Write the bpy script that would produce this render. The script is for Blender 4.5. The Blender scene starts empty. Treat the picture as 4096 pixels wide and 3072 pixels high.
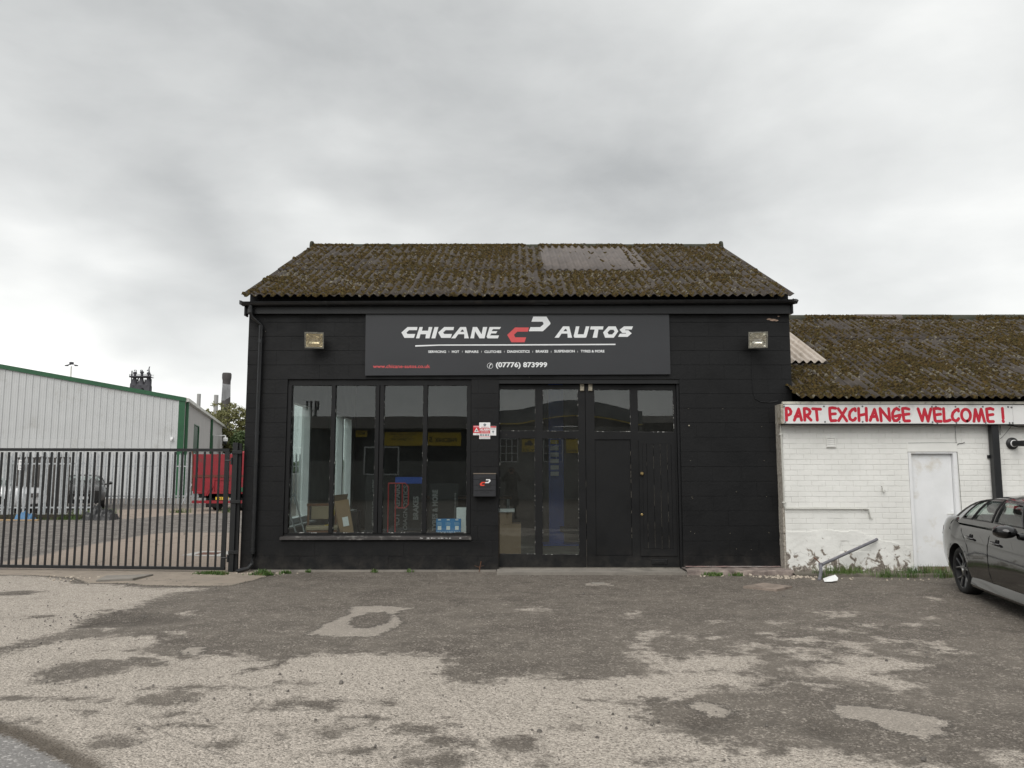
import bpy, bmesh, math, random
import numpy as np
from mathutils import Vector, Matrix, noise as mnoise
from mathutils.geometry import tessellate_polygon
random.seed(7); rng = np.random.default_rng(7)
R = math.radians
C = bpy.context.scene.collection
SC = bpy.context.scene

# ------------------------------------------------------------------ camera
cam_data = bpy.data.cameras.new('camera'); cam = bpy.data.objects.new('camera', cam_data); C.objects.link(cam)
cam.location = (0, 0, 1.74); cam.rotation_euler = (R(90 + 6.2), 0, 0)
cam_data.sensor_width = 36; cam_data.lens = 27.05; cam_data.clip_start = .05; cam_data.clip_end = 4000
SC.camera = cam
# ------------------------------------------------------------------ view
SC.view_settings.view_transform = 'Standard'; SC.view_settings.look = 'None'
SC.view_settings.exposure = .50; SC.view_settings.gamma = 1; SC.view_settings.use_curve_mapping = False
SC.cycles.max_bounces = 10; SC.cycles.transparent_max_bounces = 16; SC.cycles.glossy_bounces = 5
SC.cycles.use_denoising = True
# ------------------------------------------------------------------ sun and sky
SUN_EL, SUN_AZ = 47, 200            # degrees above the horizon, compass-like angle from +Y
sun_d = bpy.data.lights.new('sun', 'SUN'); sun_d.energy = 1.5; sun_d.angle = R(50); sun_d.color = (1, .97, .93)
sun = bpy.data.objects.new('sun', sun_d); C.objects.link(sun)
sun.rotation_euler = (R(90 - SUN_EL), 0, R(180 - SUN_AZ)); sun.location = (0, -20, 30)
world = bpy.data.worlds.new('World'); SC.world = world; world.use_nodes = True
def build_world():
    nt = world.node_tree; N = nt.nodes; L = nt.links; N.clear()
    out = N.new('ShaderNodeOutputWorld'); bg = N.new('ShaderNodeBackground'); bg.inputs[1].default_value = .1
    L.new(bg.outputs[0], out.inputs[0])
    sky = N.new('ShaderNodeTexSky'); sky.sky_type = 'NISHITA'; sky.sun_disc = False
    sky.sun_elevation = R(SUN_EL); sky.sun_rotation = R(SUN_AZ)
    tc = N.new('ShaderNodeTexCoord'); D = tc.outputs['Generated']
    def m(op, a, b=None, clamp=False):
        n = N.new('ShaderNodeMath'); n.operation = op; n.use_clamp = clamp
        for i, v in enumerate((a, b)):
            if v is None: continue
            if isinstance(v, (int, float)): n.inputs[i].default_value = v
            else: L.new(v, n.inputs[i])
        return n.outputs[0]
    sep = N.new('ShaderNodeSeparateXYZ'); L.new(D, sep.inputs[0])
    zc = m('MAXIMUM', sep.outputs[2], 0.0); den = m('ADD', zc, .42)
    comb = N.new('ShaderNodeCombineXYZ')
    L.new(m('DIVIDE', sep.outputs[0], den), comb.inputs[0]); L.new(m('DIVIDE', sep.outputs[1], den), comb.inputs[1])
    L.new(m('MULTIPLY', zc, 2.2), comb.inputs[2])
    def noise(scale, detail, rough, dist=0.0, off=0.0):
        mp = N.new('ShaderNodeMapping'); mp.inputs['Location'].default_value = (off, off * 1.7, off * .6); L.new(comb.outputs[0], mp.inputs[0])
        n = N.new('ShaderNodeTexNoise'); n.inputs['Scale'].default_value = scale; n.inputs['Detail'].default_value = detail
        n.inputs['Roughness'].default_value = rough; n.inputs['Distortion'].default_value = dist; L.new(mp.outputs[0], n.inputs['Vector'])
        return n
    vs = N.new('ShaderNodeVectorMath'); vs.operation = 'MULTIPLY'; L.new(D, vs.inputs[0]); vs.inputs[1].default_value = (1, 1, 1.9)
    n1 = noise(1.9, 5, .5, .25, 3.1); n2 = noise(5.5, 8, .56, .35, 9.4); nw = noise(1.9, 3, .5, 0, 5.5)
    n3 = N.new('ShaderNodeTexNoise'); n3.inputs['Scale'].default_value = 3.1; n3.inputs['Detail'].default_value = 9; n3.inputs['Roughness'].default_value = .56; n3.inputs['Distortion'].default_value = .25; L.new(vs.outputs[0], n3.inputs['Vector'])
    # wobbled direction, for the uneven banks of cloud
    sub = N.new('ShaderNodeVectorMath'); sub.operation = 'SUBTRACT'; L.new(nw.outputs['Color'], sub.inputs[0]); sub.inputs[1].default_value = (.5, .5, .5)
    sc = N.new('ShaderNodeVectorMath'); sc.operation = 'SCALE'; L.new(sub.outputs[0], sc.inputs[0]); sc.inputs['Scale'].default_value = .42
    ad = N.new('ShaderNodeVectorMath'); ad.operation = 'ADD'; L.new(D, ad.inputs[0]); L.new(sc.outputs[0], ad.inputs[1])
    base = N.new('ShaderNodeMapRange'); base.interpolation_type = 'SMOOTHSTEP'
    L.new(sep.outputs[2], base.inputs[0])
    for i, v in zip((1, 2, 3, 4), (.0, .45, .69, .492)): base.inputs[i].default_value = v
    up = N.new('ShaderNodeMapRange'); up.interpolation_type = 'SMOOTHSTEP'; L.new(sep.outputs[2], up.inputs[0])   # overcast brightens towards the zenith
    for i, v in zip((1, 2, 3, 4), (.50, .95, 0, .30)): up.inputs[i].default_value = v
    val = m('ADD', base.outputs[0], up.outputs[0])
    val = m('ADD', val, m('MULTIPLY', m('SUBTRACT', n1.outputs[0], .5), .24))
    val = m('ADD', val, m('MULTIPLY', m('ADD', m('MULTIPLY', m('SUBTRACT', n2.outputs[0], .5), .35), m('SUBTRACT', n3.outputs[0], .5)), .27))
    # banks: direction, radius, amount
    for (x, y, z, r, a) in BANKS:
        v = Vector((x, y, z)).normalized()
        d = N.new('ShaderNodeVectorMath'); d.operation = 'DISTANCE'; L.new(ad.outputs[0], d.inputs[0]); d.inputs[1].default_value = v
        mr = N.new('ShaderNodeMapRange'); mr.interpolation_type = 'SMOOTHERSTEP'; L.new(d.outputs['Value'], mr.inputs[0])
        for i, q in zip((1, 2, 3, 4), (0, r * 1.15, a * .68, 0)): mr.inputs[i].default_value = q
        val = m('ADD', val, mr.outputs[0])
    val = m('MINIMUM', m('MAXIMUM', val, .34), .92)
    cr = N.new('ShaderNodeValToRGB'); L.new(val, cr.inputs[0]); e = cr.color_ramp.elements
    e[0].position = .34; e[0].color = (.335, .344, .346, 1); e[1].position = .95; e[1].color = (.94, .935, .91, 1)
    q = e.new(.60); q.color = (.592, .600, .592, 1); q = e.new(.74); q.color = (.735, .738, .722, 1)
    sc2 = N.new('ShaderNodeVectorMath'); sc2.operation = 'SCALE'; L.new(cr.outputs[0], sc2.inputs[0]); sc2.inputs['Scale'].default_value = 10.4
    mix = N.new('ShaderNodeMix'); mix.data_type = 'RGBA'; mix.inputs[0].default_value = .97
    L.new(sky.outputs[0], mix.inputs[6]); L.new(sc2.outputs[0], mix.inputs[7]); L.new(mix.outputs[2], bg.inputs[0])
BANKS = [(-.45, 1, .50, .42, -.12), (-.34, 1, .25, .24, -.10), (-.27, 1, .32, .17, .17), (-.62, 1, .19, .18, .20), (-.17, 1, .27, .10, .10),
         (.18, 1, .38, .30, -.08), (.05, 1, .30, .24, -.06), (.22, 1, .56, .28, .10), (.60, 1, .50, .3, .12), (.5, 1, .22, .2, -.09), (.33, 1, .22, .14, .05),
         (.30, 1, .34, .3, -.09), (-.05, 1, .60, .35, -.07), (-.38, 1, .16, .12, .08), (-.62, 1, .10, .2, .10)]
build_world()

# ------------------------------------------------------------------ materials
def new_mat(name):
    m = bpy.data.materials.new(name); m.use_nodes = True
    b = m.node_tree.nodes['Principled BSDF']
    return m, m.node_tree.nodes, m.node_tree.links, b
def ramp(N, L, src, p0, c0, p1, c1):
    cr = N.new('ShaderNodeValToRGB'); e = cr.color_ramp.elements
    e[0].position = p0; e[0].color = (*c0, 1); e[1].position = p1; e[1].color = (*c1, 1); L.new(src, cr.inputs[0]); return cr.outputs[0]
def tnoise(N, L, scale, detail=4, rough=.6, vec=None, dist=0):
    n = N.new('ShaderNodeTexNoise'); n.inputs['Scale'].default_value = scale; n.inputs['Detail'].default_value = detail
    n.inputs['Roughness'].default_value = rough; n.inputs['Distortion'].default_value = dist
    if vec is not None: L.new(vec, n.inputs['Vector'])
    return n.outputs[0]
def objco(N, world_space=True):
    if world_space:
        return N.new('ShaderNodeNewGeometry').outputs['Position']
    return N.new('ShaderNodeTexCoord').outputs['Object']
def mixc(N, L, fac, a, b, blend='MIX'):
    mx = N.new('ShaderNodeMix'); mx.data_type = 'RGBA'; mx.blend_type = blend
    if isinstance(fac, (int, float)): mx.inputs[0].default_value = fac
    else: L.new(fac, mx.inputs[0])
    for i, v in ((6, a), (7, b)):
        if isinstance(v, tuple): mx.inputs[i].default_value = (*v, 1)
        else: L.new(v, mx.inputs[i])
    return mx.outputs[2]
def mth(N, L, op, a, b=None, clamp=False):
    n = N.new('ShaderNodeMath'); n.operation = op; n.use_clamp = clamp
    for i, v in enumerate((a, b)):
        if v is None: continue
        if isinstance(v, (int, float)): n.inputs[i].default_value = v
        else: L.new(v, n.inputs[i])
    return n.outputs[0]
def bump(N, L, b, h, strength, dist=.01):
    n = N.new('ShaderNodeBump'); n.inputs['Strength'].default_value = strength; n.inputs['Distance'].default_value = dist
    L.new(h, n.inputs['Height']); L.new(n.outputs[0], b.inputs['Normal'])
def pm(name, c0, c1=None, scale=4, rough=.6, metal=0, bmp=0, bscale=30, spec=.5, coat=0, bdist=.004, grime=None, gscale=1.5):
    m, N, L, b = new_mat(name); v = objco(N)
    b.inputs['Roughness'].default_value = rough; b.inputs['Metallic'].default_value = metal
    b.inputs['Specular IOR Level'].default_value = spec; b.inputs['Coat Weight'].default_value = coat
    if c1 is None: c1 = tuple(x * .88 for x in c0)
    col = ramp(N, L, tnoise(N, L, scale, 6, .6, v), .35, c0, .65, c1)
    if grime:
        g = ramp(N, L, tnoise(N, L, gscale, 9, .68, v), .56, (0, 0, 0), .74, (1, 1, 1))
        col = mixc(N, L, g, col, grime)
    L.new(col, b.inputs['Base Color'])
    if bmp: bump(N, L, b, tnoise(N, L, bscale, 5, .6, v), bmp, bdist)
    return m
def speck_mat(name, c0, c1, spk, sscale, dens, **k):
    """paint with small chips showing through"""
    m = pm(name, c0, c1, **k); N = m.node_tree.nodes; L = m.node_tree.links; b = N['Principled BSDF']
    src = b.inputs['Base Color'].links[0].from_socket; v = objco(N)
    f = ramp(N, L, tnoise(N, L, sscale, 3, .5, v), dens, (0, 0, 0), dens + .012, (1, 1, 1))
    L.new(mixc(N, L, f, src, spk), b.inputs['Base Color']); return m
def glass_mat(name, tint=(.84, .88, .87), refl=.050, rough=.004, dirt=.04):
    m = bpy.data.materials.new(name); m.use_nodes = True; N = m.node_tree.nodes; L = m.node_tree.links; N.clear()
    out = N.new('ShaderNodeOutputMaterial'); tr = N.new('ShaderNodeBsdfTransparent'); tr.inputs[0].default_value = (*tint, 1)
    gl = N.new('ShaderNodeBsdfGlossy'); gl.inputs['Roughness'].default_value = rough; gl.inputs[0].default_value = (1, 1, 1, 1)
    df = N.new('ShaderNodeBsdfDiffuse'); df.inputs[0].default_value = (.45, .44, .41, 1)
    lw = N.new('ShaderNodeLayerWeight'); lw.inputs[0].default_value = .5
    p = mth(N, L, 'POWER', lw.outputs['Facing'], 5.0); f = mth(N, L, 'ADD', mth(N, L, 'MULTIPLY', p, 1 - refl), refl)
    v = objco(N); d = mth(N, L, 'MULTIPLY', tnoise(N, L, 3, 8, .7, v), dirt * 2); d = mth(N, L, 'MULTIPLY', d, tnoise(N, L, 40, 3, .6, v))
    m1 = N.new('ShaderNodeMixShader'); L.new(d, m1.inputs[0]); L.new(tr.outputs[0], m1.inputs[1]); L.new(df.outputs[0], m1.inputs[2])
    m2 = N.new('ShaderNodeMixShader'); L.new(f, m2.inputs[0]); L.new(m1.outputs[0], m2.inputs[1]); L.new(gl.outputs[0], m2.inputs[2])
    bp = N.new('ShaderNodeBump'); bp.inputs['Strength'].default_value = .02; bp.inputs['Distance'].default_value = .02
    L.new(tnoise(N, L, 1.3, 1, .5, v), bp.inputs['Height']); L.new(bp.outputs[0], gl.inputs['Normal'])
    L.new(m2.outputs[0], out.inputs[0]); return m
M = {}
M['black_wall'] = speck_mat('black_wall_paint', (.0062, .0065, .0072), (.0048, .0051, .0057), (.16, .15, .13), 7.5, .832, rough=.58, bmp=.5, bscale=22, scale=2.2, spec=.28, bdist=.006)
M['black_wood'] = speck_mat('black_wood_paint', (.0062, .0065, .0071), (.005, .0053, .0058), (.20, .19, .18), 11, .84, rough=.52, bmp=.2, bscale=40, scale=3, spec=.3)
M['black_trim'] = pm('black_trim_paint', (.0085, .009, .010), (.0065, .007, .0078), 3, rough=.45, bmp=.15, bscale=18, spec=.4)
M['black_plastic'] = pm('black_gutter_plastic', (.014, .015, .017), (.009, .010, .011), 5, rough=.35, bmp=.08, bscale=15, grime=(.03, .028, .025), gscale=4)
M['gap'] = pm('joint_shadow_black', (.004, .004, .0045), rough=.8)
M['sign_panel'] = pm('sign_panel_grey', (.029, .0305, .0345), (.026, .0275, .031), 1.2, rough=.33, spec=.5, bmp=.02, bscale=2)
M['sign_white'] = pm('sign_white_vinyl', (.80, .82, .83), (.76, .78, .79), 6, rough=.4)
M['sign_red'] = pm('sign_red_vinyl', (.66, .085, .09), (.62, .078, .082), 6, rough=.4)
M['glass'] = glass_mat('window_glass', dirt=.008)
M['glass_door'] = glass_mat('door_glass_dusty', dirt=.04)
M['putty'] = speck_mat('cracked_putty', (.035, .035, .035), (.015, .015, .015), (.42, .42, .40), 26, .59, rough=.8, scale=20)
def dusty_base(m):
    # road dust splashed on the foot of the wall, faded paint higher up
    N = m.node_tree.nodes; L = m.node_tree.links; b = N['Principled BSDF']; src = b.inputs['Base Color'].links[0].from_socket; v = objco(N)
    s = N.new('ShaderNodeSeparateXYZ'); L.new(v, s.inputs[0]); f = mth(N, L, 'MULTIPLY', mth(N, L, 'SUBTRACT', .42, s.outputs[2]), 1.5, True)
    n = ramp(N, L, tnoise(N, L, 5, 8, .65, v), .40, (0, 0, 0), .68, (1, 1, 1)); col = mixc(N, L, mth(N, L, 'MULTIPLY', f, n), src, (.050, .045, .039))
    n2 = ramp(N, L, tnoise(N, L, .9, 7, .6, v), .5, (0, 0, 0), .72, (1, 1, 1)); col = mixc(N, L, mth(N, L, 'MULTIPLY', n2, .5), col, (.0115, .0116, .0124))
    n3 = ramp(N, L, tnoise(N, L, 13, 10, .75, v, .8), .64, (0, 0, 0), .70, (1, 1, 1)); col = mixc(N, L, mth(N, L, 'MULTIPLY', n3, .35), col, (.030, .029, .028))
    L.new(col, b.inputs['Base Color']); r = ramp(N, L, tnoise(N, L, 1.7, 5, .6, v), .35, (.42, .42, .42), .7, (.72, .72, .72)); L.new(r, b.inputs['Roughness'])
dusty_base(M['black_wall']); dusty_base(M['black_wood'])
M['concrete'] = pm('pale_concrete', (.25, .23, .20), (.18, .165, .145), 3, rough=.9, bmp=.5, bscale=45, grime=(.09, .085, .075), gscale=2)
M['galv'] = pm('galvanised_steel', (.52, .54, .55), (.38, .40, .41), 12, rough=.45, metal=.35, bmp=.05)
M['green'] = pm('green_trim', (.022, .105, .046), (.018, .085, .038), 3, rough=.45)
M['clad'] = pm('light_grey_cladding', (.56, .57, .57), (.53, .54, .54), 1.2, rough=.45, spec=.4, grime=(.42, .42, .40), gscale=.7)
M['clad_side'] = pm('light_grey_side_cladding', (.50, .49, .475), (.46, .45, .44), 1, rough=.5)
M['white_gutter'] = pm('white_gutter_metal', (.62, .62, .58), (.5, .5, .46), 3, rough=.5)
M['steel_black'] = pm('black_painted_steel', (.012, .013, .014), (.008, .009, .010), 9, rough=.42, bmp=.06)
M['red_paint'] = pm('red_truck_paint', (.27, .012, .020), (.20, .009, .017), 3, rough=.5, grime=(.12, .04, .03), gscale=3)
M['rust_red'] = pm('rusty_red_beam', (.16, .03, .022), (.10, .035, .022), 6, rough=.8)
M['rust'] = pm('rusty_brown', (.15, .06, .035), (.07, .035, .025), 14, rough=.9, bmp=.3)
M['rubber'] = pm('tyre_rubber', (.018, .018, .018), (.013, .013, .013), 9, rough=.8, bmp=.15, bscale=60)
M['car_black'] = pm('black_car_paint', (.007, .007, .0075), (.006, .006, .0065), 3, rough=.14, spec=.35, coat=.55, grime=(.012, .0115, .011), gscale=2.2)
M['alloy'] = pm('gloss_black_alloy', (.034, .034, .036), rough=.32, spec=.7, coat=.5)
M['car_glass'] = glass_mat('car_side_glass', (.72, .80, .77), .07, .003, .03)
M['dark_plastic'] = pm('dark_plastic', (.015, .015, .016), rough=.45)
M['seat'] = pm('grey_seat_fabric', (.05, .052, .055), rough=.9)
M['chrome'] = pm('bright_metal', (.7, .7, .7), rough=.2, metal=1)
M['lamp_red'] = pm('red_lamp_plastic', (.35, .01, .012), rough=.2, coat=1)
M['white_car'] = pm('white_car_paint', (.68, .69, .70), (.64, .65, .66), 2, rough=.28, coat=1)
M['dark_car'] = pm('dark_grey_car_paint', (.018, .017, .017), rough=.3, coat=.6)
M['brass'] = pm('old_brass', (.45, .34, .16), (.25, .18, .08), 60, rough=.4, metal=.8)
M['bolt'] = pm('cream_metal_bracket', (.36, .33, .26), (.22, .19, .14), 30, rough=.6)
M['blue'] = pm('blue_steel_paint', (.03, .09, .42), rough=.4)
M['red_tube'] = pm('red_tube_paint', (.42, .02, .02), rough=.4)
M['card'] = pm('brown_cardboard', (.30, .20, .12), (.26, .17, .10), 4, rough=.9)
M['card_dark'] = pm('cardboard_inside', (.10, .065, .04), rough=.9)
M['wood'] = pm('brown_varnished_wood', (.16, .07, .035), (.11, .05, .025), 20, rough=.5)
M['fabric'] = pm('beige_seat_fabric', (.27, .22, .15), (.23, .185, .125), 60, rough=.95, bmp=.2, bscale=200)
M['yellow'] = pm('yellow_panel', (.75, .55, .03), rough=.4)
M['yellow_plate'] = pm('yellow_number_plate', (.75, .50, .04), rough=.4)
M['white_print'] = pm('white_print', (.80, .80, .80), (.78, .78, .78), rough=.45)
M['black_print'] = pm('black_print', (.012, .012, .014), rough=.45)
M['red_print'] = pm('red_print', (.58, .02, .03), rough=.4)
M['pink_print'] = pm('pink_print', (.75, .30, .33), rough=.4)
M['grey_print'] = pm('grey_print', (.22, .25, .27), rough=.4)
M['blue_print'] = pm('blue_print', (.035, .22, .50), (.03, .20, .46), 5, rough=.35)
M['pale_blue_print'] = pm('pale_blue_print', (.32, .5, .66), rough=.4)
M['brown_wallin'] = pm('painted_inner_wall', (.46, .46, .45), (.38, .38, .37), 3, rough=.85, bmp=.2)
M['dark_wallin'] = pm('shade_toned_inner_wall', (.055, .055, .053), (.035, .035, .034), 1.5, rough=.9)  # inner wall colour darkened to stand for the unlit depth of the shop
M['upvc'] = pm('white_upvc', (.80, .82, .83), rough=.35)
M['blue_sheet'] = pm('blue_plastic_sheet', (.07, .20, .36), (.05, .15, .30), 9, rough=.4, bmp=.4, bscale=12)
M['black_sheet'] = pm('black_plastic_sheet', (.009, .0095, .0105), rough=.38, bmp=.4, bscale=10)
M['timber'] = pm('pale_timber', (.40, .29, .17), (.3, .21, .12), 12, rough=.8)
M['dark_fence'] = pm('weathered_dark_boards', (.085, .078, .072), (.05, .046, .043), 3, rough=.9, bmp=.3)
M['soil'] = pm('dark_soil', (.06, .05, .035), (.03, .026, .02), 8, rough=1, bmp=.8, bscale=20, bdist=.03)
M['furnace'] = pm('hazed_furnace_steel', (.075, .075, .085), (.06, .06, .069), .1, rough=.9)  # far haze mixed into the steel colour, paler and bluer
M['chimney'] = pm('hazed_brick_chimney', (.085, .078, .076), (.062, .058, .058), .12, rough=.9)  # brick lightened in colour in place of haze over distance
M['chimney_pale'] = pm('distant_concrete_chimney', (.36, .36, .35), (.28, .28, .275), .1, rough=.9)
M['bark'] = pm('bark', (.09, .075, .055), (.05, .04, .03), 8, rough=.95, bmp=.5)
M['opp_brick'] = pm('opposite_painted_brick', (.23, .23, .22), (.19, .19, .185), 3, rough=.85)
M['opp_dark'] = pm('opposite_dark_cladding', (.028, .028, .03), (.02, .02, .022), 2, rough=.7)
M['opp_grey'] = pm('opposite_grey_cladding', (.13, .145, .16), (.11, .125, .14), 2, rough=.5)
M['opp_roof'] = pm('opposite_brown_roof', (.06, .052, .045), (.045, .04, .035), 2, rough=.9)
M['lamp_glass'] = glass_mat('floodlight_glass', (.95, .92, .84), .05, .05, .12)
M['reflector'] = pm('floodlight_reflector', (.93, .91, .84), (.84, .81, .72), 9, rough=.16, metal=.85)
M['lamp_body'] = pm('weathered_lamp_body', (.30, .29, .25), (.16, .155, .13), 24, rough=.6, metal=.3)
M['clear_sheet'] = pm('translucent_roof_sheet', (.48, .42, .36), (.37, .32, .27), 5, rough=.35, grime=(.16, .12, .08), gscale=2.5)
M['skin'] = pm('skin', (.45, .27, .2), rough=.6)
M['cloth_dark'] = pm('dark_clothing', (.06, .052, .045), rough=.9)
M['trouser'] = pm('brown_trousers', (.10, .08, .065), rough=.9)
M['shoe'] = pm('dark_shoe', (.05, .045, .04), rough=.6)
M['pipe_grey'] = pm('weathered_grey_pipe', (.17, .17, .19), (.10, .10, .115), 14, rough=.6, bmp=.1, grime=(.30, .29, .28), gscale=9)
M['bin_paper'] = pm('crumpled_paper', (.75, .76, .76), rough=.8)
M['tread'] = pm('brown_tread_plate', (.30, .245, .205), (.21, .17, .14), 6, rough=.75, bmp=.1, grime=(.03, .024, .02), gscale=1.6)

def white_paint(name, wear):
    m, N, L, b = new_mat(name); v = objco(N)
    b.inputs['Roughness'].default_value = .72; b.inputs['Specular IOR Level'].default_value = .3
    col = ramp(N, L, tnoise(N, L, 1.6, 7, .62, v), .3, (.82, .82, .79), .72, (.70, .70, .67))
    # fine dirt collecting in patches
    d = ramp(N, L, tnoise(N, L, 9, 10, .72, v, .6), .60, (0, 0, 0), .72, (1, 1, 1))
    col = mixc(N, L, mth(N, L, 'MULTIPLY', d, .30), col, (.40, .38, .34))
    if wear:
        s = N.new('ShaderNodeSeparateXYZ'); L.new(v, s.inputs[0])
        low = mth(N, L, 'MULTIPLY', mth(N, L, 'SUBTRACT', .55, s.outputs[2]), .42)
        low = mth(N, L, 'MAXIMUM', low, -.06)
        n = mth(N, L, 'ADD', tnoise(N, L, 5.5, 6, .62, v, .7), low)
        ed = ramp(N, L, n, .648, (0, 0, 0), .66, (1, 1, 1)); cen = ramp(N, L, n, .665, (0, 0, 0), .70, (1, 1, 1))
        under = ramp(N, L, tnoise(N, L, 30, 5, .6, v), .4, (.24, .21, .18), .65, (.10, .088, .076))
        col = mixc(N, L, ed, col, mixc(N, L, cen, (.46, .42, .37), under))
        ck = N.new('ShaderNodeTexVoronoi'); ck.feature = 'DISTANCE_TO_EDGE'; ck.inputs['Scale'].default_value = 3.4; 
        wv = mixc(N, L, .10, v, N.new('ShaderNodeTexNoise').outputs['Color']); L.new(wv, ck.inputs['Vector'])
        c = ramp(N, L, ck.outputs[0], .0, (1, 1, 1), .009, (0, 0, 0)); c = mth(N, L, 'MULTIPLY', c, mth(N, L, 'MULTIPLY', mth(N, L, 'ADD', low, .0, True), 3, True))
        col = mixc(N, L, c, col, (.12, .11, .10))
        bump(N, L, b, mth(N, L, 'SUBTRACT', tnoise(N, L, 35, 4, .6, v), mth(N, L, 'MULTIPLY', ed, 1.2)), .6, .008)
    else:
        bump(N, L, b, tnoise(N, L, 38, 5, .6, v), .35, .004)
    L.new(col, b.inputs['Base Color']); return m
M['white_brick'] = white_paint('white_painted_brick', False)
M['white_coat'] = white_paint('peeling_white_render', True)
M['white_door'] = pm('dirty_white_door', (.80, .81, .82), (.72, .73, .735), 2.2, rough=.5, grime=(.58, .54, .46), gscale=1.8)

def roof_sheet_mat(name, c0, c1, lich):
    m, N, L, b = new_mat(name); v = objco(N); b.inputs['Roughness'].default_value = .95; b.inputs['Specular IOR Level'].default_value = .2
    col = ramp(N, L, tnoise(N, L, 3, 8, .65, v), .35, c0, .68, c1)
    f = ramp(N, L, tnoise(N, L, 18, 6, .7, v), .63, (0, 0, 0), .72, (1, 1, 1)); col = mixc(N, L, mth(N, L, 'MULTIPLY', f, .6), col, lich)
    f2 = ramp(N, L, tnoise(N, L, 7, 7, .7, v), .52, (0, 0, 0), .66, (1, 1, 1)); col = mixc(N, L, mth(N, L, 'MULTIPLY', f2, .55), col, (.032, .026, .014))
    L.new(col, b.inputs['Base Color']); bump(N, L, b, tnoise(N, L, 60, 5, .7, v), .5, .006); return m
M['roof_old'] = roof_sheet_mat('old_corrugated_cement', (.082, .071, .063), (.046, .040, .036), (.19, .175, .15))
M['roof_new'] = pm('bare_corrugated_sheet', (.128, .110, .100), (.088, .076, .070), 2.5, rough=.8, grime=(.08, .07, .065), gscale=5)
M['ridge'] = roof_sheet_mat('mossy_ridge_cement', (.065, .066, .052), (.040, .042, .028), (.20, .20, .16))
def moss_mat():
    m, N, L, b = new_mat('moss'); v = objco(N); b.inputs['Roughness'].default_value = 1; b.inputs['Specular IOR Level'].default_value = .1
    col = ramp(N, L, tnoise(N, L, 9, 5, .7, v), .36, (.047, .039, .013), .62, (.084, .056, .020))
    col = mixc(N, L, ramp(N, L, tnoise(N, L, 23, 3, .6, v), .44, (0, 0, 0), .6, (1, 1, 1)), col, (.020, .0145, .008))
    col = mixc(N, L, ramp(N, L, tnoise(N, L, 15, 4, .6, v), .62, (0, 0, 0), .72, (1, 1, 1)), col, (.13, .115, .045))
    L.new(col, b.inputs['Base Color']); bump(N, L, b, tnoise(N, L, 140, 4, .7, v), .8, .01); return m
M['moss'] = moss_mat()
M['lichen'] = pm('pale_lichen', (.17, .155, .115), (.085, .072, .05), 25, rough=1)
def leaf_mat(name, a, b_, c):
    m, N, L, b = new_mat(name); v = objco(N); b.inputs['Roughness'].default_value = .6
    col = ramp(N, L, tnoise(N, L, 1.3, 4, .6, v), .35, a, .65, b_)
    col = mixc(N, L, ramp(N, L, tnoise(N, L, 6, 3, .6, v), .55, (0, 0, 0), .7, (1, 1, 1)), col, c)
    L.new(col, b.inputs['Base Color']); return m
M['leaf'] = leaf_mat('olive_leaves', (.11, .12, .038), (.17, .165, .06), (.23, .19, .075))
M['leaf2'] = leaf_mat('green_leaves', (.05, .085, .025), (.08, .12, .04), (.12, .14, .05))
M['grass'] = leaf_mat('grass_blades', (.045, .10, .018), (.09, .15, .03), (.16, .15, .06))

# ------------------------------------------------------------------ object helpers
ORG = {}
def reg(o, org): ORG[o.name] = Vector(org)
def org(o): return ORG.get(o.name, Vector((0, 0, 0))) if o else Vector((0, 0, 0))
def props(o, label=None, cat=None, group=None, kind=None):
    if label: o['label'] = label
    if cat: o['category'] = cat
    if group: o['group'] = group
    if kind: o['kind'] = kind
    return o
def thing(name, label, cat, loc=(0, 0, 0), group=None, rotz=0):
    o = bpy.data.objects.new(name, None); C.objects.link(o); o.location = loc; o.rotation_euler = (0, 0, rotz); o.empty_display_size = .2
    reg(o, loc); return props(o, label, cat, group)
def link_mesh(me, name, parent=None, loc=(0, 0, 0), label=None, cat=None, group=None, kind=None):
    o = bpy.data.objects.new(name, me); C.objects.link(o); o.location = loc
    if parent: o.parent = parent; reg(o, org(parent) + Vector(loc))
    else: reg(o, loc)
    return props(o, label, cat, group, kind)
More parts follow.
